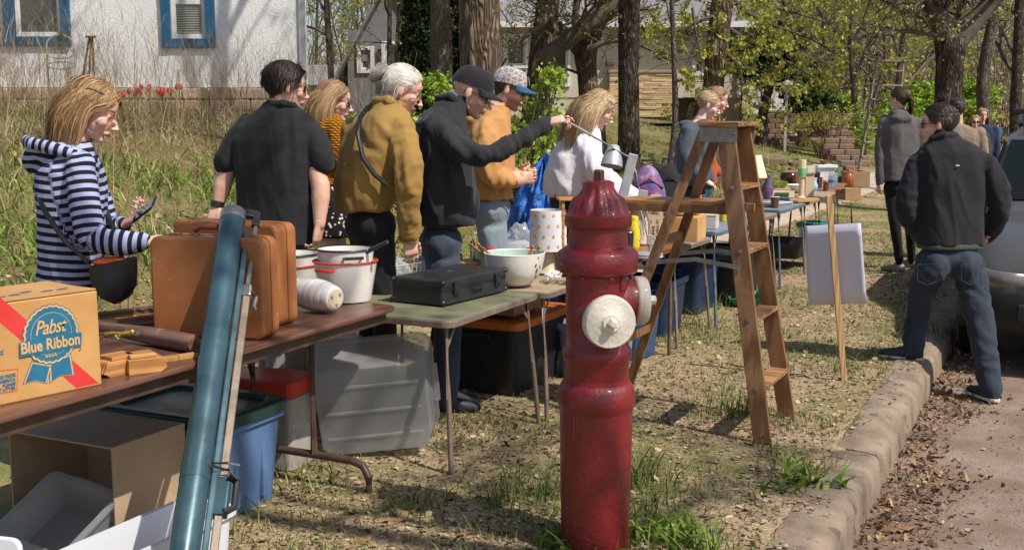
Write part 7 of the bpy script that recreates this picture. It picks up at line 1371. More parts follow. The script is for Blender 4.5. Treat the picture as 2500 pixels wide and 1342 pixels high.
def hair(parent, C, M, k, mat, style, n=1500, length=.3, seed=1, width=.0034, part=0.0, curl=.0, cols=(), tie=None, tail=None, lift=.0, comb=(0, -1, 0), vol=1.04, name='hair', back=0.0):
    rs = np.random.RandomState(seed); Mn = np.array(M); g = Mn.T@np.array([0, 0, -1.0]); r = rs.normal(size=(n*4, 3)); r /= np.linalg.norm(r, axis=1)[:, None]; p = SKULL_C+r*SKULL_R; keep = hairline(p[:, 1], p[:, 2], p[:, 0], '') ; p = p[keep][:n]; n = len(p); nrm = (p-SKULL_C)/SKULL_R**2; nrm /= np.linalg.norm(nrm, axis=1)[:, None]
    K = 14 if style in ('long', 'tied') else 6; S = np.zeros((n, K, 3)); S[:, 0] = p; lay = vol+.09*rs.rand(n)**2*(1 if style != 'short' else .4)+.14*(rs.rand(n) < .05)*rs.rand(n)
    def push(q, f):
        e = (q-SKULL_C)/(SKULL_R*f[:, None]); L = np.linalg.norm(e, axis=1); ins = L < 1; q[ins] = SKULL_C+(e[ins]/L[ins, None])*(SKULL_R*f[ins, None]); return ins
    if style == 'long':
        sg = np.sign(p[:, 0]-part+rs.normal(size=n)*.006); d = np.stack([sg*1.0, np.full(n, -.35-back), np.full(n, .25)], 1)+nrm*.25; d -= nrm*(d*nrm).sum(1)[:, None]*.7; d /= np.linalg.norm(d, axis=1)[:, None]; Ls = length*(.72+.4*rs.rand(n)); q = p.copy(); ph = rs.rand(n)*6.283
        clump = pn(np.stack([p[:, 0]*38, p[:, 1]*38, p[:, 2]*38], 1)+seed)
        for i in range(1, K):
            f = i/K; d = d*.55+g*(.30+.35*f)+np.array([0, -back*.25*(1-f), 0])+rs.normal(size=(n, 3))*.05+np.stack([np.sin(ph+i*.9), np.cos(ph*1.3+i*.8), 0*ph], 1)*curl*f+nrm*(clump*.16*f)[:, None]
            d /= np.linalg.norm(d, axis=1)[:, None]; q = q+d*(Ls/K)[:, None]; push(q, lay)
            fr = (q[:, 1] > .055) & (np.abs(q[:, 0]) < .062) & (q[:, 2] < .06); q[fr, 0] = np.sign(q[fr, 0]+1e-6)*.066; q[fr, 1] -= .01
            if back:
                ck = (q[:, 1] > .012) & (q[:, 2] < .035); q[ck, 1] -= (q[ck, 1]-.012)*.55; push(q, lay)
            for c_, rr in cols:
                v = q-c_; L = np.linalg.norm(v, axis=1); ins = L < rr; q[ins] = c_+v[ins]/L[ins, None]*rr
            S[:, i] = q
    elif style == 'tied':
        tie = np.array(tie); h = K//2; off = rs.normal(size=(n, 3)); off /= np.linalg.norm(off, axis=1)[:, None]; off *= (rs.rand(n)**.6)[:, None]
        tl = np.array(tail[0]); tr = np.array(tail[1])
        for i in range(1, K):
            if i <= h:
                f = (i/h); q = p*(1-f)+tie*f+off*.010*f; q = q.copy(); push(q, vol+.05*rs.rand(n)*(1-f)) if f < .98 else None; S[:, i] = q
            else:
                f = (i-h)/(K-1-h); x = np.array([np.interp(f, np.linspace(0, 1, len(tl)), tl[:, a]) for a in range(3)]); w = np.interp(f, np.linspace(0, 1, len(tr)), tr); S[:, i] = x+off*w+rs.normal(size=(n, 3))*.004*f
    else:
        cb = np.array(comb, float); Ls = length*(.6+.6*rs.rand(n)); q = p.copy(); d = np.tile(cb, (n, 1))+np.stack([np.sign(p[:, 0])*.25, 0*p[:, 0], 0*p[:, 0]], 1)*(np.abs(p[:, 0]) > .03)[:, None]; low = p[:, 2] < .05; d[low] += np.array([0, 0, -1.3]); d -= nrm*(d*nrm).sum(1)[:, None]; d = d/(np.linalg.norm(d, axis=1)[:, None]+1e-6)+nrm*lift*(.6+.8*rs.rand(n))[:, None]+rs.normal(size=(n, 3))*.16
        Ls = np.where(p[:, 2] < .03, Ls*.45, Ls)
        for i in range(1, K):
            d = d/np.linalg.norm(d, axis=1)[:, None]; q = q+d*(Ls/K)[:, None]; push(q, vol-.02+.06*rs.rand(n)); d = d-nrm*lift*.25+g*.30+rs.normal(size=(n, 3))*.06; S[:, i] = q
    tint = np.clip(.48+.15*rs.normal(size=n)+.42*pn(p*17+seed), 0, 1); V, F, A = ribbons(S, width*(.7+.6*rs.rand(n)), tint, SKULL_C); V = V*k@Mn.T+np.array(C)
    return link(name, np_mesh(name, V, F, {'tint': A}), mat, parent, True)
class Fig:
    def __init__(s, label, base, face, skin, group=None):
        s.root = thing('person', label, 'person', (base.x, base.y, gz(base.x, base.y) if base.z == 0 else base.z), 0, group); s.o = np.array(s.root.location); s.fw = fdir(face); s.rt = Vector((s.fw.y, -s.fw.x, 0)); s.face = face; s.skin = skin; s.core = MB(); s.fine = MB(); s.hd = None; s.limbs = []
    def loc(s, V): return V-s.o
    def cloth(s, name, mb, mat, voxel=.011, it=4, fold=.006, seed=1, bones=None, fr=(8, 8, 5), parent=None, ring_=0):
        V, N, F = fuse(mb, voxel, it); at = {}
        Q_ = V*np.array(fr)*.85; Q_ = Q_+.55*np.stack([pn(Q_*.7+31+seed), pn(Q_*.7+57), pn(Q_*.7+83)], 1); Q_[:, 2] += .8*Q_[:, 0]
        d = fold*(pn(Q_+seed)*.9+2.2*(.22-np.abs(pn(Q_*1.2+seed+7)))+.5*(.2-np.abs(pn(Q_*2.4+seed+3))))
        if bones:
            best = np.full(len(V), 1e9); u = np.zeros(len(V)); idx = np.zeros(len(V), int)
            for i, (a, b, wgt) in enumerate(bones):
                a_, b_ = np.array(a), np.array(b); ab = b_-a_; t = ((V-a_)@ab)/(ab@ab); tc = np.clip(t, 0, 1); dist = np.linalg.norm(V-(a_+tc[:, None]*ab), axis=1)-wgt; k = dist < best; best[k] = dist[k]; u[k] = (t*np.linalg.norm(ab))[k]; idx[k] = i
            at['along'] = u; at['part'] = idx.astype(float)
            arm = idx > 0
            if ring_: q = np.stack([u*15+V[:, 0]*6+V[:, 1]*5, V[:, 0]*7+V[:, 2]*5, V[:, 1]*8], 1)+seed*3; d = np.where(arm, d*.8+ring_*(.25-np.abs(pn(q))*1.4+.35*pn(q*2.1)), d)
        V = V+N*d[:, None]; me = np_mesh(name, s.loc(V), F, at); return link(name, me, mat, parent or s.root, True)
    def head(s, C, deg, pitch, neck, k=1.0, fem=False, beard=0, bald=False, roll=0, brow=1, voxel=.0042):
        s.C, s.M, s.k = C, headM(deg, pitch, roll), k; mb = MB(); head_prims(mb, C, s.M, neck, k, fem); V, N, F = fuse(mb, voxel*k, 2); s.hd = (V, F, head_paint(V, C, s.M, k, beard, brow, bald)); s.gM = s.M
    def HQ(s, x, y, z): return s.C+s.M@Vector((x*s.k, y*s.k, z*s.k))
    def body(s, voxel=.013, hv=.0038):
        parts = []; 
        if s.core.v: V, N, F = fuse(s.core, voxel, 2); parts.append((V, F, np.zeros((4, len(V)))))
        if s.fine.v: V, N, F = fuse(s.fine, hv, 2); parts.append((V, F, np.zeros((4, len(V)))))
        if s.hd: parts.append((s.hd[0], s.hd[1], np.array(s.hd[2])))
        off = 0; Vs, Fs, As = [], [], []
        for V, F, A in parts: Vs.append(V); Fs.append(F+off); As.append(A); off += len(V)
        A = np.concatenate(As, 1); me = np_mesh('body', s.loc(np.concatenate(Vs)), np.concatenate(Fs), dict(zip(('lip', 'dark', 'beard', 'scalp'), A))); return link('body', me, s.skin, s.root, True)
    def part(s, name, mb, mat, smooth=True, bevel=0, parent=None):
        mb.v = [tuple(Vector(p)-Vector(s.o)) for p in mb.v]; return mb.build(name, mat, parent or s.root, smooth, bevel)
    def hair(s, mat, style, **kw):
        o = hair(s.root, s.C-Vector(s.o), s.M, s.k, mat, style, **kw); return o
    def shoe(s, ank, d, mat=None, L=.26):
        m = MB(); shoe(m, ank, d, L); s.cloth('shoe', m, mat or M_SHOE, .011, 2, 0)
    def glasses(s, frame_m, lens_m, up=0.0, fwd=0.0, w=.026, h=.02, big=1.0, raise_=0):
        Q = s.HQ; m = MB(); ln = MB()
        for sg in (-1, 1):
            c = Vector((sg*.033, .094+fwd, .002+up)); pts = [Q(c.x+w*big*math.cos(a), c.y-.010*abs(math.cos(a))*(1 if math.cos(a)*sg > 0 else 0), c.z+h*big*math.sin(a)) for a in [k*2*math.pi/16 for k in range(16)]]
            m.tube(pts, .0024*s.k, 5, close=True); ln.v += [tuple(p) for p in pts]; b = len(ln.v)-16; ln.f.append(tuple(range(b, b+16)))
            m.tube([Q(sg*(.033+w*big), .086+fwd, .006+up), Q(sg*.079, .05+fwd*.5, .008+up), Q(sg*.082, -.005+fwd*.3, .006+up), Q(sg*.08, -.03+fwd*.3, -.006+up)], .0022*s.k, 5)
        m.tube([Q(-.008, .098+fwd, .006+up), Q(.008, .098+fwd, .006+up)], .0024*s.k, 5)
        g = s.part('glasses', m, frame_m); l = s.part('lens', ln, lens_m, False, 0, g); sd = l.modifiers.new('s', 'SOLIDIFY'); sd.thickness = .0015
    def cap(s, mat, brim_m, patch=None, camo=None, brimlen=.075, bz=.03, tilt=-.18):
        Q = s.HQ; m = MB(); rings = []
        for i in range(9):
            f = i/8; a = f*math.pi/2; rr = math.cos(a)**.62 if f < 1 else .02; zz = bz+.0+(.098)*math.sin(a)
            rings.append([Q((.086*rr+.0)*math.cos(t), -.010+(.108*rr)*math.sin(t), zz-.014*(math.sin(t) < 0)*(-math.sin(t))*(1-f)*1.0) for t in [k*2*math.pi/28 for k in range(28)]])
        m.loft(rings); cp = s.part('cap', m, mat); b = MB(); top, bot = [], []
        rows = []
        for j in range(6):
            f = j/5; row = []
            for i in range(13):
                a = R(22)+(R(136))*i/12; ex = 1+brimlen/.1*f*math.sin(a)**.8; x = .084*math.cos(a)*(1+.06*f); y = -.010+.104*math.sin(a)+brimlen*f*max(0, math.sin(a))**1.3
                row.append(Q(x, y, bz+.006+tilt*brimlen*f-.022*(abs(x)/.084)**2*f*1.2))
            rows.append(row)
        b.v = [tuple(p) for r_ in rows for p in r_]; b.f = [(j*13+i, j*13+i+1, (j+1)*13+i+1, (j+1)*13+i) for j in range(5) for i in range(12)]
        bo = s.part('brim', b, brim_m, True, 0, cp); sd = bo.modifiers.new('s', 'SOLIDIFY'); sd.thickness = .004*s.k; sd.offset = 0
        m = MB(); m.ell(Q(0, -.01, bz+.099), (.007, .007, .005), s.M, 8, 6); s.part('button', m, mat, True, 0, cp)
        if patch:
            m = MB(); c = (0, .088, bz+.046); nv = Vector((0, .9, .42)).normalized(); xx = Vector((1, 0, 0)); yy = nv.cross(xx)
            for rr, lay, pm_ in ((.027, .0, patch[0]), (.023, .001, patch[1])):
                m = MB(); base_ = Vector((.0, .0955, bz+.045)); m.lathe([(rr*s.k, 0), (rr*.97*s.k, .002)], 18, s.C+s.M@((base_+nv*(lay+.0015))*s.k), s.M@MX(xx*.85, yy*1.15, nv)); s.part('patch', m, pm_, False, 0, cp)
        return cp
def legs(f, hip, wid, ra=.092, knee=.06, ank=.048, rt=None, fwd=0.0, gl=None):
    """trouser legs straight to the ground"""
    m = MB(); rt = rt or f.rt; out = []
    m.ell(hip+Vector((0, 0, .02)), (wid*1.55, .12, .12), MX(rt, Vector((-rt.y, rt.x, 0)), Vector((0, 0, 1))))
    for s in (-1, 1):
        a = hip+rt*wid*.55*s; g = gz(a.x, a.y); b = Vector((a.x, a.y, g+.07))+rt*.02*s+f.fw*.02; kn = a.lerp(b, .47)+f.fw*.03; limb(m, [a, kn, b], [ra, knee*1.15, ank*1.2], 12); out.append((a, kn, b))
    return m, out
def shoe(mb, ank, d, L=.26, w=.042, h=.08):
    d = Vector((d.x, d.y, 0)).normalized(); x = Vector((d.y, -d.x, 0)); g = ank.z-.07; c = Vector((ank.x, ank.y, g))
    mb.loft([ring(c+d*q*L+Vector((0, 0, zc)), x, Vector((0, 0, 1)), hw, hz, 14, 2.6) for q, hw, zc, hz in ((-.22, .028, .035, .033), (-.12, .034, .045, .045), (.1, .036, .048, .047), (.35, .044, .036, .034), (.6, .042, .028, .026), (.72, .03, .024, .021))])
def top(f, rings_, arms, extra=None):
    """garment body + sleeves. rings_: (centre, hw, hd) bottom to top; arms: list of (path, radii)"""
    m = MB(); m.loft([ring(c, f.rt, f.fw, hw, hd) for c, hw, hd in rings_])
    for p, r in arms: limb(m, p, r, 14)
    if extra: extra(m)
    return m
def core(f, rings_, arms, sk=.8):
    f.core.loft([ring(c, f.rt, f.fw, hw*sk, hd*sk) for c, hw, hd in rings_])
    for p, r in arms: limb(f.core, p, r, 12)
M_LENSD = NT_('sun_lens').out(s2l((26, 26, 28)), .08, None, 0, .7); M_LENSC = glassy('clear_lens', (220, 224, 226), .25, .05); M_FRM = plain('spectacle_frame', (40, 34, 30), .3); M_FRMS = pm('metal_frame', (176, 160, 140), None, 9, .3, metal=.8, bump=0)
JEAN = fabric('denim', (68, 76, 90), (48, 56, 70), 700, .3, .85, 7); JEANL = fabric('denim_light', (140, 152, 160), (112, 126, 136), 700, .3, .85, 7); BLK = fabric('black_cloth', (40, 38, 40), (30, 28, 30)); M_SHOE = pm('dark_shoe', (44, 46, 58), (32, 34, 44), 9, .6, bump=.2); M_SOLE = pm('pale_sole', (206, 200, 190), None, 9, .7)

# ---------- 1 woman in striped hoodie
Y0 = 4.58; J = lambda u, v, dy=0: P(u, v, Y0+dy)
f = Fig('woman in a navy and white striped hoodie looking down at a phone', J(175, 690), 14, skinmat('a', (222, 172, 148), (150, 112, 72)))
T = NT_('striped_jersey'); al = T.attr('along'); w = T.math('SINE', T.math('MULTIPLY', al, 2*math.pi/.034)); sm = T.ramp(T.math('ADD', T.math('MULTIPLY', w, .5), .5), [(.46, (0,)*3), (.54, (1,)*3)]); fine = T.noise(T.coord(), 500, 2)
T.out(T.mix(sm, s2l((34, 32, 46)), s2l((166, 172, 204))), .9, T.bump(fine, .2, .002), spec=.2); STRIPE = T.m
rg = [(J(165, 705), .165, .125), (J(172, 640), .165, .122), (J(176, 560), .17, .128), (J(174, 480), .18, .135), (J(170, 420), .185, .130), (J(172, 382), .160, .098), (J(180, 360), .10, .075), (J(186, 345), .066, .062)]
aR = ([J(196, 408, -.16), J(205, 500, -.19), J(222, 580, -.21), J(290, 594, -.22), J(348, 592, -.20)], [.064, .060, .055, .050, .040]); aL = ([J(196, 405, .16), J(245, 500, .17), J(262, 558, .15), J(300, 550, .06)], [.062, .056, .052, .040])
def ex(m):
    m.ell(J(120, 372, .02), (.085, .13, .055), rotM('Y', R(8))); m.ell(J(98, 392, .02), (.06, .11, .06)); m.ell(J(170, 372, -.10), (.09, .05, .035), rotM('Y', R(14))); m.ell(J(215, 400, -.08), (.05, .04, .035), rotM('Y', R(40)))
f.cloth('hoodie', top(f, rg, [aR, aL], ex), STRIPE, .010, 3, .009, 3, [(J(170, 720), J(180, 345), .06), (J(196, 395, -.14), J(222, 585, -.21), 0), (J(222, 585, -.21), J(348, 592, -.20), 0), (J(200, 395, .14), J(262, 558, .15), 0), (J(262, 558, .15), J(300, 550, .06), 0)], ring_=.006)
core(f, rg, [(aR[0], [r*.72 for r in aR[1]]), (aL[0], [r*.72 for r in aL[1]])])
hood = MB(); hood.tube([J(78, 352, .10), J(66, 345, .0), J(80, 350, -.12), J(130, 362, -.16), J(190, 378, -.15), J(240, 392, -.1)], [.022, .026, .026, .024, .022, .016], 10); f.cloth('hood_rim', hood, STRIPE, .008, 2, .003, 5, [(J(60, 345), J(260, 400), 0)])
m, lg = legs(f, J(168, 740), .10); f.cloth('jeans', m, JEAN, .014, 3, .005, 2)
for a, k_, b in lg: limb(f.core, [a, k_, b], [.07, .05, .04])
[f.shoe(b, f.fw) for a, k_, b in lg]
collar = MB(); collar.tube([J(126, 352, .06), J(120, 330, .0), J(140, 335, -.07), J(175, 352, -.08)], .02, 8); f.cloth('shirt_collar', collar, fabric('pale_blue_shirt', (196, 206, 236)), .008, 2, .003)
f.head(J(226, 268), 6, 24, J(183, 352), 1.0, True)
hand(f.fine, J(348, 592, -.20), Vector((.95, .25, .12)), Vector((.0, .3, -1)), 1, .22, .98, .1); hand(f.fine, J(300, 550, .05), Vector((.80, -.12, .52)), Vector((-.35, -.25, .9)), -1, .55, .98, .06, .9)
f.body(); HB1 = hairmat('dark_blonde', [(0, (92, 68, 48)), (.4, (146, 114, 78)), (.75, (184, 150, 106)), (1, (212, 184, 142))])
f.hair(HB1, 'long', n=5200, length=.26, seed=3, width=.0028, curl=.16, part=.01, back=.7, vol=1.08, cols=[(np.array([0, -.06, -.30]), .13)])
f.glasses(M_FRM, M_LENSD, .075, -.045, .03, .022)
wt = MB(); wt.tube([J(284, 556, .06), J(290, 545, .02), J(288, 558, .1)], .018, 10); f.part('watch', MB().lathe([(.030, -.012), (.032, -.01), (.032, .01), (.030, .012)], 18, J(296, 550, .06), MX(*frame(Vector((.95, -.1, .2))))), plain('watch_white', (226, 220, 210), .4))
PH = J(352, 512, -.035); xx = (J(402, 482, -.08)-J(325, 542, .03)).normalized(); nn_ = Vector((-.45, -.55, .70)); nn_ = (nn_-xx*nn_.dot(xx)).normalized(); yy = nn_.cross(xx)
t = thing('smartphone', 'dark smartphone held up by the woman in stripes', 'phone', PH); MB().prism(rrect(.145, .072, .012, 4), -.004, .004, MX(xx, yy, nn_)).build('case', plain('phone_black', (26, 28, 34), .25), t, bevel=.002); MB().prism(rrect(.135, .064, .008, 4), .0042, .005, MX(xx, yy, nn_)).build('screen', NT_('phone_glass').out(s2l((40, 46, 60)), .05, None, 0, .9), t)
t = thing('crossbody_bag', 'black crossbody bag with orange lining hanging at the striped woman', 'bag', J(275, 690, -.2)); o_ = Vector(t.location); NY = pm('black_nylon_bag', (36, 36, 40), (28, 28, 32), 9, .45, bump=.2)
m = MB(); rgs = []
for q, hw, hd, cz in ((0, .012, .02, 740), (.12, .055, .045, 726), (.4, .085, .06, 700), (.75, .092, .062, 668), (1, .094, .058, 640)): rgs.append([J(284-q*8, cz, -.22)-o_+Vector((hw*math.cos(a), hd*math.sin(a), .02*math.cos(a)*q)) for a in [k*2*math.pi/20 for k in range(20)]])
inn = [[(p-sum(r_, Vector())/20)*.9+sum(r_, Vector())/20+Vector((0, 0, .004)) for p in r_] for r_ in rgs[::-1][:4]]; m.loft(rgs+inn); m.build('pouch', NY, t, True); MB().ell(J(272, 640, -.22)-o_, (.075, .045, .022)).build('lining', fabric('orange_lining', (214, 96, 44)), t, True)
MB().tube([J(215, 640, -.25)-o_, J(160, 590, -.245)-o_, J(112, 520, -.20)-o_, J(86, 460, -.10)-o_, J(98, 405, .0)-o_, J(150, 365, .12)-o_, J(220, 420, .16)-o_, J(262, 520, .06)-o_, J(276, 560, .02)-o_, J(300, 640, -.16)-o_], .011, 8).build('strap', NY, t, True)

# ---------- 2 man in black shirt
Y0 = 5.6
f = Fig('dark haired man in a black short sleeved shirt seen from behind', J(678, 700), 74, skinmat('b', (216, 166, 140), (44, 34, 30)))
rg = [(J(676, 596), .200, .130), (J(676, 540), .203, .130), (J(676, 470), .206, .132), (J(674, 400), .215, .136), (J(674, 345), .220, .134), (J(674, 308), .205, .120), (J(678, 280), .150, .098), (J(684, 258), .085, .075), (J(688, 246), .070, .066)]
aL = ([J(604, 308, .03), J(574, 350, .05), J(556, 398, .05)], [.062, .066, .070]); aR = ([J(746, 310, -.03), J(774, 354, -.06), J(787, 400, -.07)], [.062, .066, .070])
SHB = fabric('black_shirt', (46, 45, 46), (34, 33, 34), 420, .45); f.cloth('shirt', top(f, rg, [aL, aR]), SHB, .0105, 3, .009, 11, fr=(7, 7, 2.6))
f.cloth('collar', (lambda m: (m.tube([J(652, 268, .02), J(664, 256, -.06), J(690, 252, -.08), J(716, 258, -.05), J(732, 272, .03)], [.016, .02, .021, .02, .015], 8), m)[1])(MB()), SHB, .008, 2, .002)
bl = [J(606, 318, .03), J(548, 432, .05), J(530, 508, .02)]; brr = [J(744, 320, -.03), J(784, 452, -.09), J(780, 548, -.12)]
core(f, rg, []); limb(f.core, bl, [.045, .046, .030]); limb(f.core, [bl[1], bl[1].lerp(bl[2], .3), bl[2]], [.046, .047, .029]); limb(f.core, brr, [.045, .046, .030]); limb(f.core, [brr[1], brr[1].lerp(brr[2], .3), brr[2]], [.045, .047, .029])
hand(f.fine, J(530, 505, .02), Vector((-.05, -.55, -.75)), Vector((.2, .9, -.5)), -1, .75, 1.02); hand(f.fine, J(780, 545, -.12), Vector((-.18, .1, -1)), Vector((-.9, .3, 0)), 1, .45, 1.0)
m, lg = legs(f, J(680, 640), .11); f.cloth('trousers', m, fabric('khaki_cloth', (140, 126, 106)), .014, 3, .005, 2)
for a, k_, b in lg: limb(f.core, [a, k_, b], [.07, .05, .04])
[f.shoe(b, f.fw) for a, k_, b in lg]
f.head(J(697, 212), 26, 8, J(690, 256), 1.0); f.body(.010)
f.hair(hairmat('near_black', [(0, (26, 20, 18)), (.5, (52, 40, 34)), (1, (92, 74, 62))]), 'short', n=4200, length=.075, seed=5, width=.003, lift=.08, comb=(.5, -.35, .0), vol=1.06); f.glasses(M_FRM, M_LENSC)
f.part('watch', MB().lathe([(.030, -.016), (.034, -.013), (.034, .013), (.030, .016)], 16, J(531, 498, .02), MX(*frame(Vector((.2, .1, .95))))), plain('watch_dark', (44, 38, 32), .4))

# ---------- 3 young woman in mustard sweater
Y0 = 6.75
f = Fig('young woman in a mustard knit sweater and dark floral shorts', J(810, 640), 18, skinmat('c', (226, 180, 160), (150, 112, 78)))
T = NT_('mustard_knit'); co = T.coord((1, 1, 1)); w1 = T.new('TexWave'); w1.wave_type = 'BANDS'; w1.bands_direction = 'Z'; w1.inputs['Scale'].default_value = 22; w1.inputs['Distortion'].default_value = 1.5; T.L(co, w1.inputs['Vector']); w2 = T.new('TexWave'); w2.bands_direction = 'DIAGONAL'; w2.inputs['Scale'].default_value = 20; w2.inputs['Distortion'].default_value = 1; T.L(co, w2.inputs['Vector']); k_ = T.math('MULTIPLY', w1.outputs['Fac'], w2.outputs['Fac']); T.out(T.ramp(k_, [(.05, s2l((150, 92, 24))), (.6, s2l((216, 152, 52)))]), .95, T.bump(k_, 1, .02), spec=.1); KNIT = T.m
rg = [(J(806, 452), .155, .118), (J(806, 400), .16, .125), (J(808, 350), .165, .13), (J(806, 315), .165, .11), (J(804, 292), .12, .085), (J(804, 278), .06, .06)]; aR = ([J(820, 312, -.13), J(830, 370, -.17), J(838, 425, -.1)], [.062, .058, .05]); aL = ([J(800, 312, .14), J(815, 380, .2), J(840, 420, .1)], [.06, .055, .05])
f.cloth('sweater', top(f, rg, [aR, aL]), KNIT, .012, 3, .006, 21); core(f, rg, [])
T = NT_('floral_print'); v = T.new('TexVoronoi'); v.inputs['Scale'].default_value = 42; T.L(T.coord(), v.inputs['Vector']); T.out(T.ramp(v.outputs['Distance'], [(.0, s2l((226, 220, 206))), (.25, s2l((206, 190, 160))), (.34, s2l((26, 26, 30)))]), .85, None, spec=.2)
m = MB(); m.loft([ring(J(808, 575), f.rt, f.fw, .20, .14), ring(J(808, 520), f.rt, f.fw, .185, .135), ring(J(808, 448), f.rt, f.fw, .15, .11)]); f.cloth('shorts', m, T.m, .013, 3, .008, 4, fr=(10, 10, 3))
m, lg = legs(f, J(808, 590), .1)
for a, k_, b in lg: limb(f.core, [a, k_, b-Vector((0, 0, .02))], [.085, .056, .036])
[f.shoe(b, f.fw) for a, k_, b in lg]
f.head(J(816, 246), 4, 12, J(804, 286), .98, True); f.body(.012); HB2 = hairmat('light_brown', [(0, (112, 84, 60)), (.5, (160, 126, 90)), (1, (204, 172, 130))]); f.hair(HB2, 'long', n=3200, length=.36, seed=8, width=.003, curl=.06, back=.6, part=.0, cols=[(np.array([0, -.05, -.30]), .15)]); f.glasses(M_FRM, M_LENSD, 0, .004, .024, .02)

# ---------- 4 white haired woman
Y0 = 5.72
f = Fig('white haired woman with a bun in an olive tan jacket', J(905, 640), 36, skinmat('d', (222, 168, 148), (214, 206, 192)))
OLV = fabric('olive_jacket', (164, 130, 70), (138, 106, 54), 380, .35, .85, 4); rg = [(J(886, 512), .168, .128), (J(888, 490), .176, .134), (J(896, 430), .194, .146), (J(912, 370), .205, .148), (J(924, 320), .205, .135), (J(936, 285), .17, .11), (J(948, 258), .095, .085), (J(956, 238), .075, .075)]
aR = ([J(978, 318, -.12), J(996, 390, -.18), J(1000, 460, -.20), J(1000, 520, -.18), J(998, 572, -.15)], [.074, .074, .072, .064, .050]); aL = ([J(866, 325, .10), J(862, 420, .22), J(930, 470, .34)], [.08, .07, .055])
f.cloth('jacket', top(f, rg, [aR, aL]), OLV, .0105, 3, .013, 31, [(J(886, 520), J(950, 240), .1), (J(978, 318, -.12), J(1000, 460, -.2), 0), (J(1000, 460, -.2), J(998, 575, -.15), 0)], ring_=.009, fr=(7, 7, 4)); core(f, rg, [(aR[0], [.05, .045, .042, .036, .03])])
f.cloth('collar', (lambda m: (m.tube([J(905, 262, .06), J(920, 246, -.02), J(948, 246, -.07), J(978, 256, -.04), J(984, 268, .04)], [.022, .028, .03, .028, .02], 8), m)[1])(MB()), OLV, .009, 2, .003)
f.cloth('cuff', (lambda m: (m.tube([J(999, 558, -.155), J(997, 590, -.145)], [.055, .056], 12), m)[1])(MB()), OLV, .009, 1, .003); hand(f.fine, J(998, 580, -.145), Vector((.12, .1, -1)), Vector((-.5, .85, 0)), 1, .4, .98)
m, lg = legs(f, J(905, 560), .11); f.cloth('trousers', m, BLK, .014, 3, .006, 2)
for a, k_, b in lg: limb(f.core, [a, k_, b], [.07, .05, .04])
[f.shoe(b, f.fw) for a, k_, b in lg]
f.head(J(982, 220), 8, 22, J(955, 262), 1.0, True); f.body(.013); HW = hairmat('white', [(0, (196, 184, 166)), (.4, (230, 222, 208)), (1, (250, 247, 240))])
f.hair(HW, 'tied', n=4600, seed=9, width=.0028, tie=(0, -.104, .052), tail=[[(0, -.112, .05), (.03, -.125, .07), (.045, -.145, .035), (.0, -.155, .0), (-.045, -.135, .025), (-.01, -.14, .065), (.03, -.15, .03)], [.014, .02, .024, .024, .024, .022, .016]], vol=1.08)
rs9 = HW; f.hair(HW, 'long', n=60, length=.16, seed=19, width=.0018, curl=.25, back=1.2, name='loose_hair'); f.glasses(M_FRMS, M_LENSC, -.004, .006)
bst = MB(); bst.tube([J(898, 262, .0), J(880, 285, -.10), J(874, 330, -.17), J(886, 385, -.20), J(914, 426, -.215), J(945, 452, -.20)], .012, 8); t = thing('shoulder_bag', 'black bag strap across the olive jacket with a small bag in front', 'bag', J(900, 300)); o_ = Vector(t.location); bst.v = [tuple(Vector(p)-o_) for p in bst.v]; bst.build('strap', NY, t, True); MB().ell(J(1008, 490, .16)-o_, (.06, .05, .07)).build('pouch', NY, t, True)

# ---------- 5 man in black cap
Y0 = 6.0
f = Fig('man in a black cap and black jacket reaching out for the desk lamp', J(1085, 640), 6, skinmat('e', (226, 178, 158), (150, 140, 130)))
JK = fabric('black_jacket', (52, 50, 54), (40, 38, 42), 420, .25); rg = [(J(1092, 548), .19, .150), (J(1088, 520), .195, .156), (J(1085, 460), .20, .165), (J(1078, 400), .205, .165), (J(1072, 345), .212, .155), (J(1076, 300), .205, .13), (J(1088, 270), .15, .105), (J(1104, 248), .082, .08), (J(1114, 236), .07, .07)]
aR = ([J(1068, 312, -.15), J(1120, 365, -.24), J(1186, 384, -.28), J(1262, 348, -.24), J(1334, 302, -.16)], [.080, .068, .060, .052, .040]); aL = ([J(1085, 305, .18), J(1122, 410, .24), J(1150, 500, .2)], [.08, .066, .05])
f.cloth('jacket', top(f, rg, [aR, aL]), JK, .0105, 3, .011, 41, [(J(1090, 560), J(1110, 240), .1), (J(1068, 312, -.15), J(1186, 384, -.28), 0), (J(1186, 384, -.28), J(1334, 302, -.16), 0)], ring_=.008); core(f, rg, [(aR[0], [.055, .05, .045, .038, .03])])
f.cloth('collar', (lambda m: (m.tube([J(1062, 262, .06), J(1072, 240, -.02), J(1100, 236, -.075), J(1130, 258, -.06), J(1146, 280, .0)], [.02, .024, .026, .024, .016], 8), m)[1])(MB()), JK, .009, 2, .002); f.cloth('shirt_collar', (lambda m: (m.tube([J(1078, 232, .0), J(1100, 226, -.06), J(1128, 250, -.05)], [.016, .018, .014], 8), m)[1])(MB()), fabric('grey_shirt', (112, 118, 130)), .008, 2, .002)
hand(f.fine, J(1332, 303, -.16), Vector((.93, -.1, .30)), Vector((.25, .35, -.9)), 1, .7, 1.04, .05, 1.0, [.45, .75, .85, .9])
m, lg = legs(f, J(1075, 600), .12, .1, .07, .055); f.cloth('jeans', m, JEAN, .014, 3, .006, 2)
for a, k_, b in lg: limb(f.core, [a, k_, b], [.07, .05, .04])
[f.shoe(b, f.fw) for a, k_, b in lg]
f.head(J(1152, 226), -4, 24, J(1108, 256), 1.06, False, .35, True, 0, .5); f.body(.013); f.cap(fabric('cap_black', (42, 40, 44), (34, 32, 36)), MATS['cap_black']); f.glasses(M_FRM, M_LENSD, -.002, .004, .024, .017)

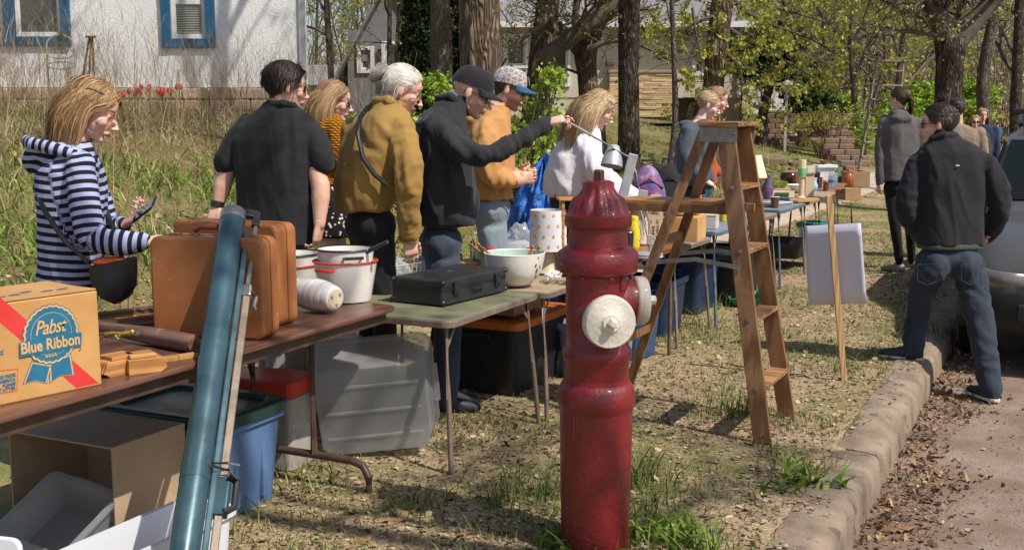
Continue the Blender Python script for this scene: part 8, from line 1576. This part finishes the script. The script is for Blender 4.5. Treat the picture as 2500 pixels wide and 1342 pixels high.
# ---------- 6 bearded man in tan hoodie
Y0 = 6.8
f = Fig('bearded man in a tan hoodie and camouflage cap holding an orange cup', J(1200, 600), 2, skinmat('f', (220, 170, 146), (72, 46, 34), beard=(110, 62, 40)))
TAN = fabric('tan_hoodie', (196, 146, 92), (172, 124, 74), 380, .3); rg = [(J(1200, 484), .17, .128), (J(1198, 460), .178, .135), (J(1196, 400), .185, .145), (J(1192, 345), .195, .145), (J(1196, 305), .19, .125), (J(1204, 278), .13, .1), (J(1214, 260), .075, .075)]
aR = ([J(1182, 322, -.16), J(1186, 380, -.22), J(1194, 428, -.25), J(1235, 440, -.2), J(1268, 436, -.12)], [.082, .078, .07, .06, .045]); aL = ([J(1195, 315, .17), J(1220, 400, .24), J(1266, 428, .08)], [.078, .066, .045])
f.cloth('hoodie', top(f, rg, [aR, aL], lambda m: (m.ell(J(1160, 292, .0), (.075, .12, .05), rotM('Y', R(-20))), m.ell(J(1205, 276, -.09), (.06, .04, .03)))), TAN, .0115, 3, .012, 51, [(J(1200, 490), J(1212, 260), .1), (J(1182, 322, -.16), J(1194, 428, -.25), 0), (J(1194, 428, -.25), J(1268, 436, -.12), 0)], ring_=.009); core(f, rg, [(aR[0], [.05]*5), ])
hand(f.fine, J(1266, 437, -.12), Vector((.9, .35, .1)), Vector((.1, .9, .2)), 1, .55, 1.0, .05, .9); hand(f.fine, J(1264, 428, .08), Vector((.9, -.3, .1)), Vector((.1, -.95, .1)), -1, .6, 1.0, .05, .9)
m, lg = legs(f, J(1198, 520), .12, .1, .07, .055); f.cloth('jeans', m, JEANL, .014, 3, .008, 2)
for a, k_, b in lg: limb(f.core, [a, k_, b], [.07, .05, .04])
[f.shoe(b, f.fw) for a, k_, b in lg]
f.head(J(1243, 218), -4, 18, J(1214, 262), 1.02, False, .7); f.body(.013)
T = NT_('camo_cloth'); v = T.new('TexVoronoi'); v.feature = 'DISTANCE_TO_EDGE'; v.inputs['Scale'].default_value = 34; T.L(T.coord(), v.inputs['Vector']); T.out(T.ramp(v.outputs['Distance'], [(.04, s2l((194, 184, 184))), (.12, s2l((142, 132, 134)))]), .9, None, spec=.2); f.cap(T.m, fabric('cap_blue', (40, 96, 130)), (plain('patch_dark', (40, 46, 56), .7), plain('patch_grey', (150, 156, 160), .7))); f.glasses(M_FRM, M_LENSD, 0, .004, .026, .019)
f.hair(hairmat('brown', [(0, (50, 32, 24)), (.6, (92, 60, 42)), (1, (140, 98, 70))]), 'short', n=900, length=.05, seed=6, width=.0034, lift=.15, comb=(0, -.6, -.5), vol=1.0)
t = lathe_thing('orange_cup', 'orange enamel cup in the hands of the tan hoodie man', 'cup', J(1292, 448, -.04), [('cup', hollow(.034, .042, .08), pm('orange_enamel', (232, 150, 40), None, 9, .3)), ('rim', [(.04, .078), (.044, .082), (.04, .086)], plain('cup_rim', (240, 200, 120), .4))])

# ---------- 7 girl in white sweatshirt
Y0 = 7.45
f = Fig('long haired blonde girl in a white sweatshirt bending over the tables', J(1400, 560), 10, skinmat('g', (228, 180, 160), (176, 142, 98)))
WS = fabric('white_sweatshirt', (224, 222, 224), (206, 204, 210), 380, .25); rg = [(J(1388, 478), .19, .155), (J(1392, 455), .205, .175), (J(1398, 420), .21, .18), (J(1406, 380), .205, .165), (J(1416, 350), .19, .13), (J(1430, 328), .12, .095), (J(1442, 314), .062, .062)]
aR = ([J(1428, 362, -.15), J(1458, 420, -.22), J(1490, 462, -.24), J(1530, 482, -.2), J(1566, 490, -.15)], [.085, .084, .078, .066, .046]); aL = ([J(1420, 355, .16), J(1470, 430, .24), J(1550, 480, .2)], [.08, .07, .05])
f.cloth('sweatshirt', top(f, rg, [aR, aL]), WS, .0125, 3, .014, 61, [(J(1390, 490), J(1440, 315), .1), (J(1428, 362, -.15), J(1490, 462, -.24), 0), (J(1490, 462, -.24), J(1566, 490, -.15), 0)], ring_=.01); core(f, rg, [(aR[0], [.05]*5)])
hand(f.fine, J(1564, 490, -.15), Vector((.9, -.1, -.3)), Vector((0, .2, -1)), 1, .35, .96)
m, lg = legs(f, J(1385, 500), .11); f.cloth('trousers', m, BLK, .015, 3, .006, 2)
for a, k_, b in lg: limb(f.core, [a, k_, b], [.07, .05, .04])
[f.shoe(b, f.fw) for a, k_, b in lg]
f.head(J(1464, 266), 2, 30, J(1442, 322), 1.0, True); f.body(.013); HB3 = hairmat('blonde', [(0, (122, 94, 66)), (.45, (176, 146, 108)), (1, (222, 198, 160))])
f.hair(HB3, 'long', n=4200, length=.44, seed=12, width=.003, curl=.05, back=.75, part=.0, cols=[(np.array([0, -.10, -.26]), .15)]); f.glasses(M_FRM, M_LENSD, .062, -.018, .028, .022)

# ---------- 8, 9 two at the far tables
Y0 = 10.2
f = Fig('girl with a low blonde ponytail in a dark grey hoodie', J(1694, 480), -6, skinmat('h', (230, 186, 168), (190, 150, 98)))
GH = fabric('grey_hoodie', (84, 88, 98), (66, 70, 80), 380, .25); rg = [(J(1694, 452), .175, .14), (J(1690, 400), .18, .15), (J(1690, 350), .185, .15), (J(1696, 318), .175, .125), (J(1704, 300), .11, .09), (J(1710, 290), .06, .06)]; aR = ([J(1680, 325, -.15), J(1672, 375, -.22), J(1684, 415, -.24), J(1720, 440, -.16)], [.078, .075, .066, .048]); aL = ([J(1700, 322, .16), J(1712, 390, .24), J(1735, 440, .16)], [.076, .066, .048])
f.cloth('hoodie', top(f, rg, [aR, aL], lambda m: m.ell(J(1680, 306), (.09, .12, .05))), GH, .016, 3, .009, 71); core(f, rg, []); m, lg = legs(f, J(1694, 470), .11); f.cloth('trousers', m, BLK, .018, 3, .006)
for a, k_, b in lg: limb(f.core, [a, k_, b], [.07, .05, .04])
hand(f.fine, J(1720, 440, -.16), Vector((.8, 0, -.4)), Vector((0, .3, -1)), 1, .4); [f.shoe(b, f.fw) for a, k_, b in lg]
f.head(J(1730, 257), -8, 20, J(1710, 294), 1.02, True, voxel=.005); f.body(.016, .005); f.hair(HB3, 'tied', n=1500, seed=14, width=.005, tie=(0, -.10, -.02), tail=[[(0, -.108, -.02), (0, -.13, -.06), (.0, -.125, -.13), (.01, -.10, -.2)], [.018, .03, .028, .012]], vol=1.03)
Y0 = 10.9
f = Fig('brown haired person in an orange and brown jacket behind the ponytail girl', J(1715, 480), -4, skinmat('i', (220, 168, 146), (128, 90, 62)))
rg = [(J(1712, 450), .19, .15), (J(1708, 360), .195, .15), (J(1712, 305), .185, .13), (J(1722, 282), .11, .09), (J(1730, 272), .06, .06)]; aR = ([J(1696, 312, -.16), J(1688, 370, -.2), J(1710, 420, -.1)], [.078, .07, .05])
f.cloth('jacket', top(f, rg, [aR, ([J(1715, 310, .17), J(1725, 380, .22), J(1750, 420, .1)], [.076, .066, .05])]), fabric('rust_jacket', (190, 92, 48), (140, 66, 40)), .017, 3, .009, 81); core(f, rg, []); m, lg = legs(f, J(1712, 465), .11); f.cloth('trousers', m, JEAN, .018, 3, .006)
for a, k_, b in lg: limb(f.core, [a, k_, b], [.07, .05, .04])
hand(f.fine, J(1710, 420, -.1), Vector((.8, 0, -.4)), Vector((0, .3, -1)), 1, .4); [f.shoe(b, f.fw) for a, k_, b in lg]
f.head(J(1750, 244), -6, 14, J(1730, 280), 1.04, True, voxel=.005); f.body(.016, .005); f.hair(HB2, 'tied', n=1500, seed=15, width=.005, tie=(0, -.105, .03), tail=[[(0, -.11, .03), (.0, -.14, .02), (.0, -.13, -.01), (0, -.12, .02)], [.015, .028, .028, .024]], vol=1.04)

# ---------- 10 woman walking in grey hoodie
Y0 = 11.55
f = Fig('woman in a grey wool hoodie and black leggings walking away', J(2198, 660), 106, skinmat('j', (220, 170, 146), (64, 46, 38)))
GW_ = fabric('grey_wool', (104, 98, 96), (84, 78, 76), 300, .3); rg = [(J(2198, 442), .195, .135), (J(2198, 410), .19, .13), (J(2198, 360), .18, .13), (J(2198, 320), .19, .13), (J(2198, 292), .175, .11), (J(2198, 276), .11, .085), (J(2198, 266), .058, .058)]
aL = ([J(2160, 300, .02), J(2148, 360, .0), J(2150, 400, -.02), J(2148, 446, -.05)], [.07, .064, .058, .042]); aR = ([J(2238, 302, .0), J(2252, 370, .06), J(2245, 430, .15)], [.07, .06, .045])
f.cloth('hoodie', top(f, rg, [aL, aR], lambda m: (m.ell(J(2200, 288, -.10), (.115, .05, .055)), m.ell(J(2198, 275, -.06), (.1, .07, .035)))), GW_, .0155, 3, .007, 91); core(f, rg, []); hand(f.fine, J(2148, 444, -.05), Vector((-.05, .1, -1)), Vector((.9, .2, 0)), -1, .5, .98)
m = MB(); hp = J(2196, 458); m.ell(hp, (.17, .13, .13)); la = [J(2180, 470, .0), J(2186, 555, -.10), J(2196, 640, -.02)]; lb_ = [J(2215, 470, .05), J(2222, 550, .2), J(2226, 640, .35)]
for q in (la, lb_): limb(m, q, [.092, .058, .044], 12); limb(f.core, q, [.07, .045, .034])
f.cloth('leggings', m, BLK, .015, 3, .003)
[f.shoe(Vector((q[2].x, q[2].y, gz(q[2].x, q[2].y)+.07)), fdir(140), pm('grey_shoe', (150, 146, 144), None, 9, .7)) for q in (la, lb_)]
f.head(J(2196, 243), 125, 4, J(2198, 270), 1.03, True, voxel=.005); f.body(.016, .005); f.hair(hairmat('dark_brown', [(0, (40, 28, 22)), (.6, (84, 60, 46)), (1, (130, 98, 76))]), 'tied', n=1700, seed=16, width=.0055, tie=(0, -.10, -.005), tail=[[(0, -.11, -.005), (0, -.135, -.03), (.01, -.125, -.09), (.02, -.11, -.15)], [.018, .028, .024, .012]], vol=1.04); f.glasses(M_FRM, M_LENSC)

# ---------- 11 man in black jacket stepping onto the kerb
Y0 = 7.1
f = Fig('man in a black fleece jacket and jeans stepping onto the kerb', Vector((J(2320, 900).x, Y0, .0001)), 100, skinmat('k', (222, 172, 148), (58, 50, 46))); f.root.location.z = -.15; f.o = np.array(f.root.location)
FL = fabric('black_fleece', (44, 42, 46), (34, 32, 36), 420, .25); rg = [(J(2318, 598), .215, .135), (J(2318, 570), .212, .135), (J(2320, 510), .215, .14), (J(2322, 450), .228, .14), (J(2324, 405), .236, .135), (J(2324, 372), .222, .12), (J(2314, 350), .145, .1), (J(2304, 332), .085, .08), (J(2298, 318), .07, .07)]
aL = ([J(2243, 402, .02), J(2218, 460, -.02), J(2212, 512, -.03), J(2228, 552, .04), J(2250, 578, .12)], [.074, .070, .066, .060, .054]); aR = ([J(2408, 402, -.02), J(2436, 460, -.06), J(2444, 512, -.06), J(2425, 556, .02), J(2400, 580, .1)], [.074, .070, .066, .060, .054])
f.cloth('jacket', top(f, rg, [aL, aR]), FL, .0105, 3, .010, 101, [(J(2320, 605), J(2300, 325), .1), (J(2243, 402), J(2212, 512), 0), (J(2212, 512), J(2250, 580, .1), 0), (J(2408, 402), J(2444, 512), 0), (J(2444, 512), J(2400, 580, .1), 0)], ring_=.008, fr=(7, 7, 3)); core(f, rg, [])
for q in (aL, aR): limb(f.core, q[0], [.05]*5)
hand(f.fine, aL[0][-1], Vector((.4, .6, -.5)), Vector((.7, .1, 0)), -1, .5); hand(f.fine, aR[0][-1], Vector((-.4, .6, -.5)), Vector((-.7, .1, 0)), 1, .5)
f.cloth('collar', (lambda m: (m.tube([J(2262, 352, .03), J(2276, 338, -.05), J(2304, 330, -.08), J(2334, 332, -.05), J(2346, 344, .02)], [.018, .024, .026, .024, .018], 8), m)[1])(MB()), FL, .009, 2, .002)
f.part('logo_tab', MB().box(J(2338, 404, -.150), (.022, .003, .006)), plain('logo_white', (226, 226, 226), .5), False)
m = MB(); hp = J(2318, 628); m.ell(hp, (.195, .135, .12)); ell_ = [J(2275, 640, .02), J(2245, 735, .16), J(2228, 862, .15)]; elr = [J(2362, 645, -.02), J(2395, 790, -.14), J(2418, 950, -.28)]; m.ell(J(2282, 650, -.06), (.1, .1, .11)); m.ell(J(2356, 650, -.07), (.1, .1, .11))
for q, rr in ((ell_, [.108, .082, .068]), (elr, [.108, .085, .070])): limb(m, q, rr, 14); limb(f.core, q, [.07, .05, .04])
f.cloth('jeans', m, fabric('dark_denim', (58, 66, 78), (38, 46, 58), 700, .3, .85, 6), .011, 3, .008, 7, fr=(6, 6, 10))
for u in (2245, 2352):
    q = MB(); c_ = J(u+20, 668, -.195); q.tube([c_+Vector((-.06, .02, .055)), c_+Vector((.06, 0, .06)), c_+Vector((.055, .0, -.05)), c_+Vector((0, .0, -.07)), c_+Vector((-.055, .02, -.045))], .0025, 5, close=True); f.part('pocket_seam', q, MATS['denim'])
f.cloth('belt', (lambda m: (m.loft([ring(J(2318, 606), f.rt, f.fw, .208, .136), ring(J(2318, 592), f.rt, f.fw, .209, .136)]), m)[1])(MB()), fabric('green_belt', (70, 84, 76)), .009, 1, 0)
f.shoe(Vector((ell_[2].x, ell_[2].y, gz(ell_[2].x, ell_[2].y)+.075)), Vector((-.75, .45, 0)), M_SHOE, .3); f.shoe(Vector((elr[2].x, elr[2].y, -.16+.075)), Vector((-.25, .9, 0)), M_SHOE, .28)
for (a, d_, z_) in ((ell_[2], Vector((-.75, .45, 0)), gz(ell_[2].x, ell_[2].y)), (elr[2], Vector((-.25, .9, 0)), -.16)):
    d_ = d_.normalized(); x = Vector((d_.y, -d_.x, 0)); so2 = MB(); so2.loft([ring(Vector((a.x, a.y, z_+zz))+d_*.075, x, d_, .046, .148, 20, 3) for zz in (.004, .022)]); f.part('sole', so2, M_SOLE, False, .003)
f.head(J(2291, 303), 158, 4, J(2300, 335), 1.04); f.body(.013); f.hair(hairmat('dark_grey', [(0, (34, 28, 26)), (.6, (74, 64, 58)), (1, (132, 120, 110))]), 'short', n=4000, length=.05, seed=17, width=.003, lift=.28, comb=(.2, -.5, .1), vol=1.04); f.glasses(M_FRM, M_LENSD, 0, .002, .024, .018)

# ---------- further people along the sidewalk
def walker(label, u, vt, vb, Y, face, topm, legm, hairm, hs, capm=None, wid=.2, seed=1, lens=None, arm=None):
    """vt head top, vb feet; everyone built with the same joints scaled to height"""
    global Y0; Y0 = Y; hp_, ft = P(u, vt, Y).z, P(u, vb, Y).z; x0 = P(u, vb, Y).x; H_ = hp_-ft; q = lambda r, f_, z: Vector((x0, Y, ft))+f.rt*r*H_+f.fw*f_*H_+Vector((0, 0, z*H_))
    f = Fig(label, Vector((x0, Y, ft)), face, hs); f.root.location.z = ft; f.o = np.array(f.root.location); w_ = wid/.2
    rg = [(q(0, 0, .47), .108*H_*w_, .075*H_), (q(0, 0, .56), .105*H_*w_, .075*H_), (q(0, 0, .68), .112*H_*w_, .078*H_), (q(0, 0, .77), .118*H_*w_, .072*H_), (q(0, 0, .81), .10*H_*w_, .06*H_), (q(0, 0, .835), .06*H_, .05*H_), (q(0, 0, .85), .035*H_, .035*H_)]
    arms = [([q(s*.115*w_, 0, .79), q(s*.145*w_, .0, .64), q(s*.14*w_, .03, .50)], [.042*H_, .036*H_, .026*H_]) for s in (-1, 1)]
    vx = max(.014, Y*.0009); f.cloth('jacket', top(f, rg, arms), topm, vx, 3, .006, seed); core(f, rg, [])
    for s, (p_, r_) in zip((-1, 1), arms): hand(f.fine, p_[-1], Vector((0, 0, -1))+f.fw*.1, -f.rt*s, s, .4, H_/1.75)
    m = MB(); m.ell(q(0, 0, .49), (.095*H_, .07*H_, .07*H_), MX(f.rt, f.fw, Vector((0, 0, 1))))
    for s in (-1, 1):
        lg_ = [q(s*.05, 0, .48), q(s*.055, s*.03, .27), q(s*.055, s*.07, .045)]; limb(m, lg_, [.052*H_, .036*H_, .030*H_]); limb(f.core, lg_, [.04*H_, .028*H_, .022*H_]); f.shoe(Vector((lg_[2].x, lg_[2].y, ft+.075)), f.fw)
    f.cloth('trousers', m, legm, vx, 3, .004, seed); f.head(q(0, .012, .932), face, 4, q(0, 0, .845), H_/1.75*1.0, hairm[1] == 'long', voxel=max(.0055, Y*.0003)); f.body(vx, .006)
    if capm: f.cap(capm, capm)
    if hairm[1] == 'long': f.hair(hairm[0], 'long', n=900, length=.36, seed=seed, width=.007, back=.3)
    else: f.hair(hairm[0], 'short', n=700, length=.05, seed=seed, width=.006, lift=.3)
    if lens: f.glasses(M_FRM, M_LENSD)
    return f
HBR = bpy.data.materials['hair_dark_brown']; SK = skinmat('l', (218, 166, 142), (110, 80, 56))
walker('man in a dark cap and beige jacket behind the grey hoodie woman', 2318, 240, 640, 12.6, 80, fabric('beige_jacket', (146, 128, 108)), JEAN, (HBR, 'short'), SK, fabric('cap_navy', (46, 44, 56)), .23, 3)
walker('blonde woman in sunglasses and a dark olive coat coming along the sidewalk', 2366, 281, 530, 18.4, 262, fabric('dark_olive', (70, 66, 58)), BLK, (HB3, 'long'), SK, None, .2, 4, True)
walker('long haired person in a navy sweater coming along the sidewalk', 2384, 264, 520, 19.4, 264, fabric('navy_sweater', (36, 48, 74)), JEANL, (HB3, 'long'), SK, None, .21, 5)
walker('distant walker in a blue jacket and white cap', 2430, 296, 381, 52, 95, fabric('blue_jacket', (64, 92, 128)), BLK, (HBR, 'short'), SK, plain('cap_white', (220, 220, 220), .8), .21, 6)
walker('distant walker in black beside the blue jacket', 2447, 300, 366, 62, 265, BLK, BLK, (HBR, 'long'), SK, None, .2, 7)
walker('far walker in a green top beyond the others', 2466, 298, 352, 78, 265, fabric('green_top', (96, 130, 120)), BLK, (HBR, 'short'), SK, None, .2, 8)
walker('far walker in a pale coat with a light hat', 2452, 296, 350, 84, 265, fabric('pale_coat', (186, 160, 150)), JEAN, (HBR, 'short'), SK, MATS['cap_white'], .2, 9)
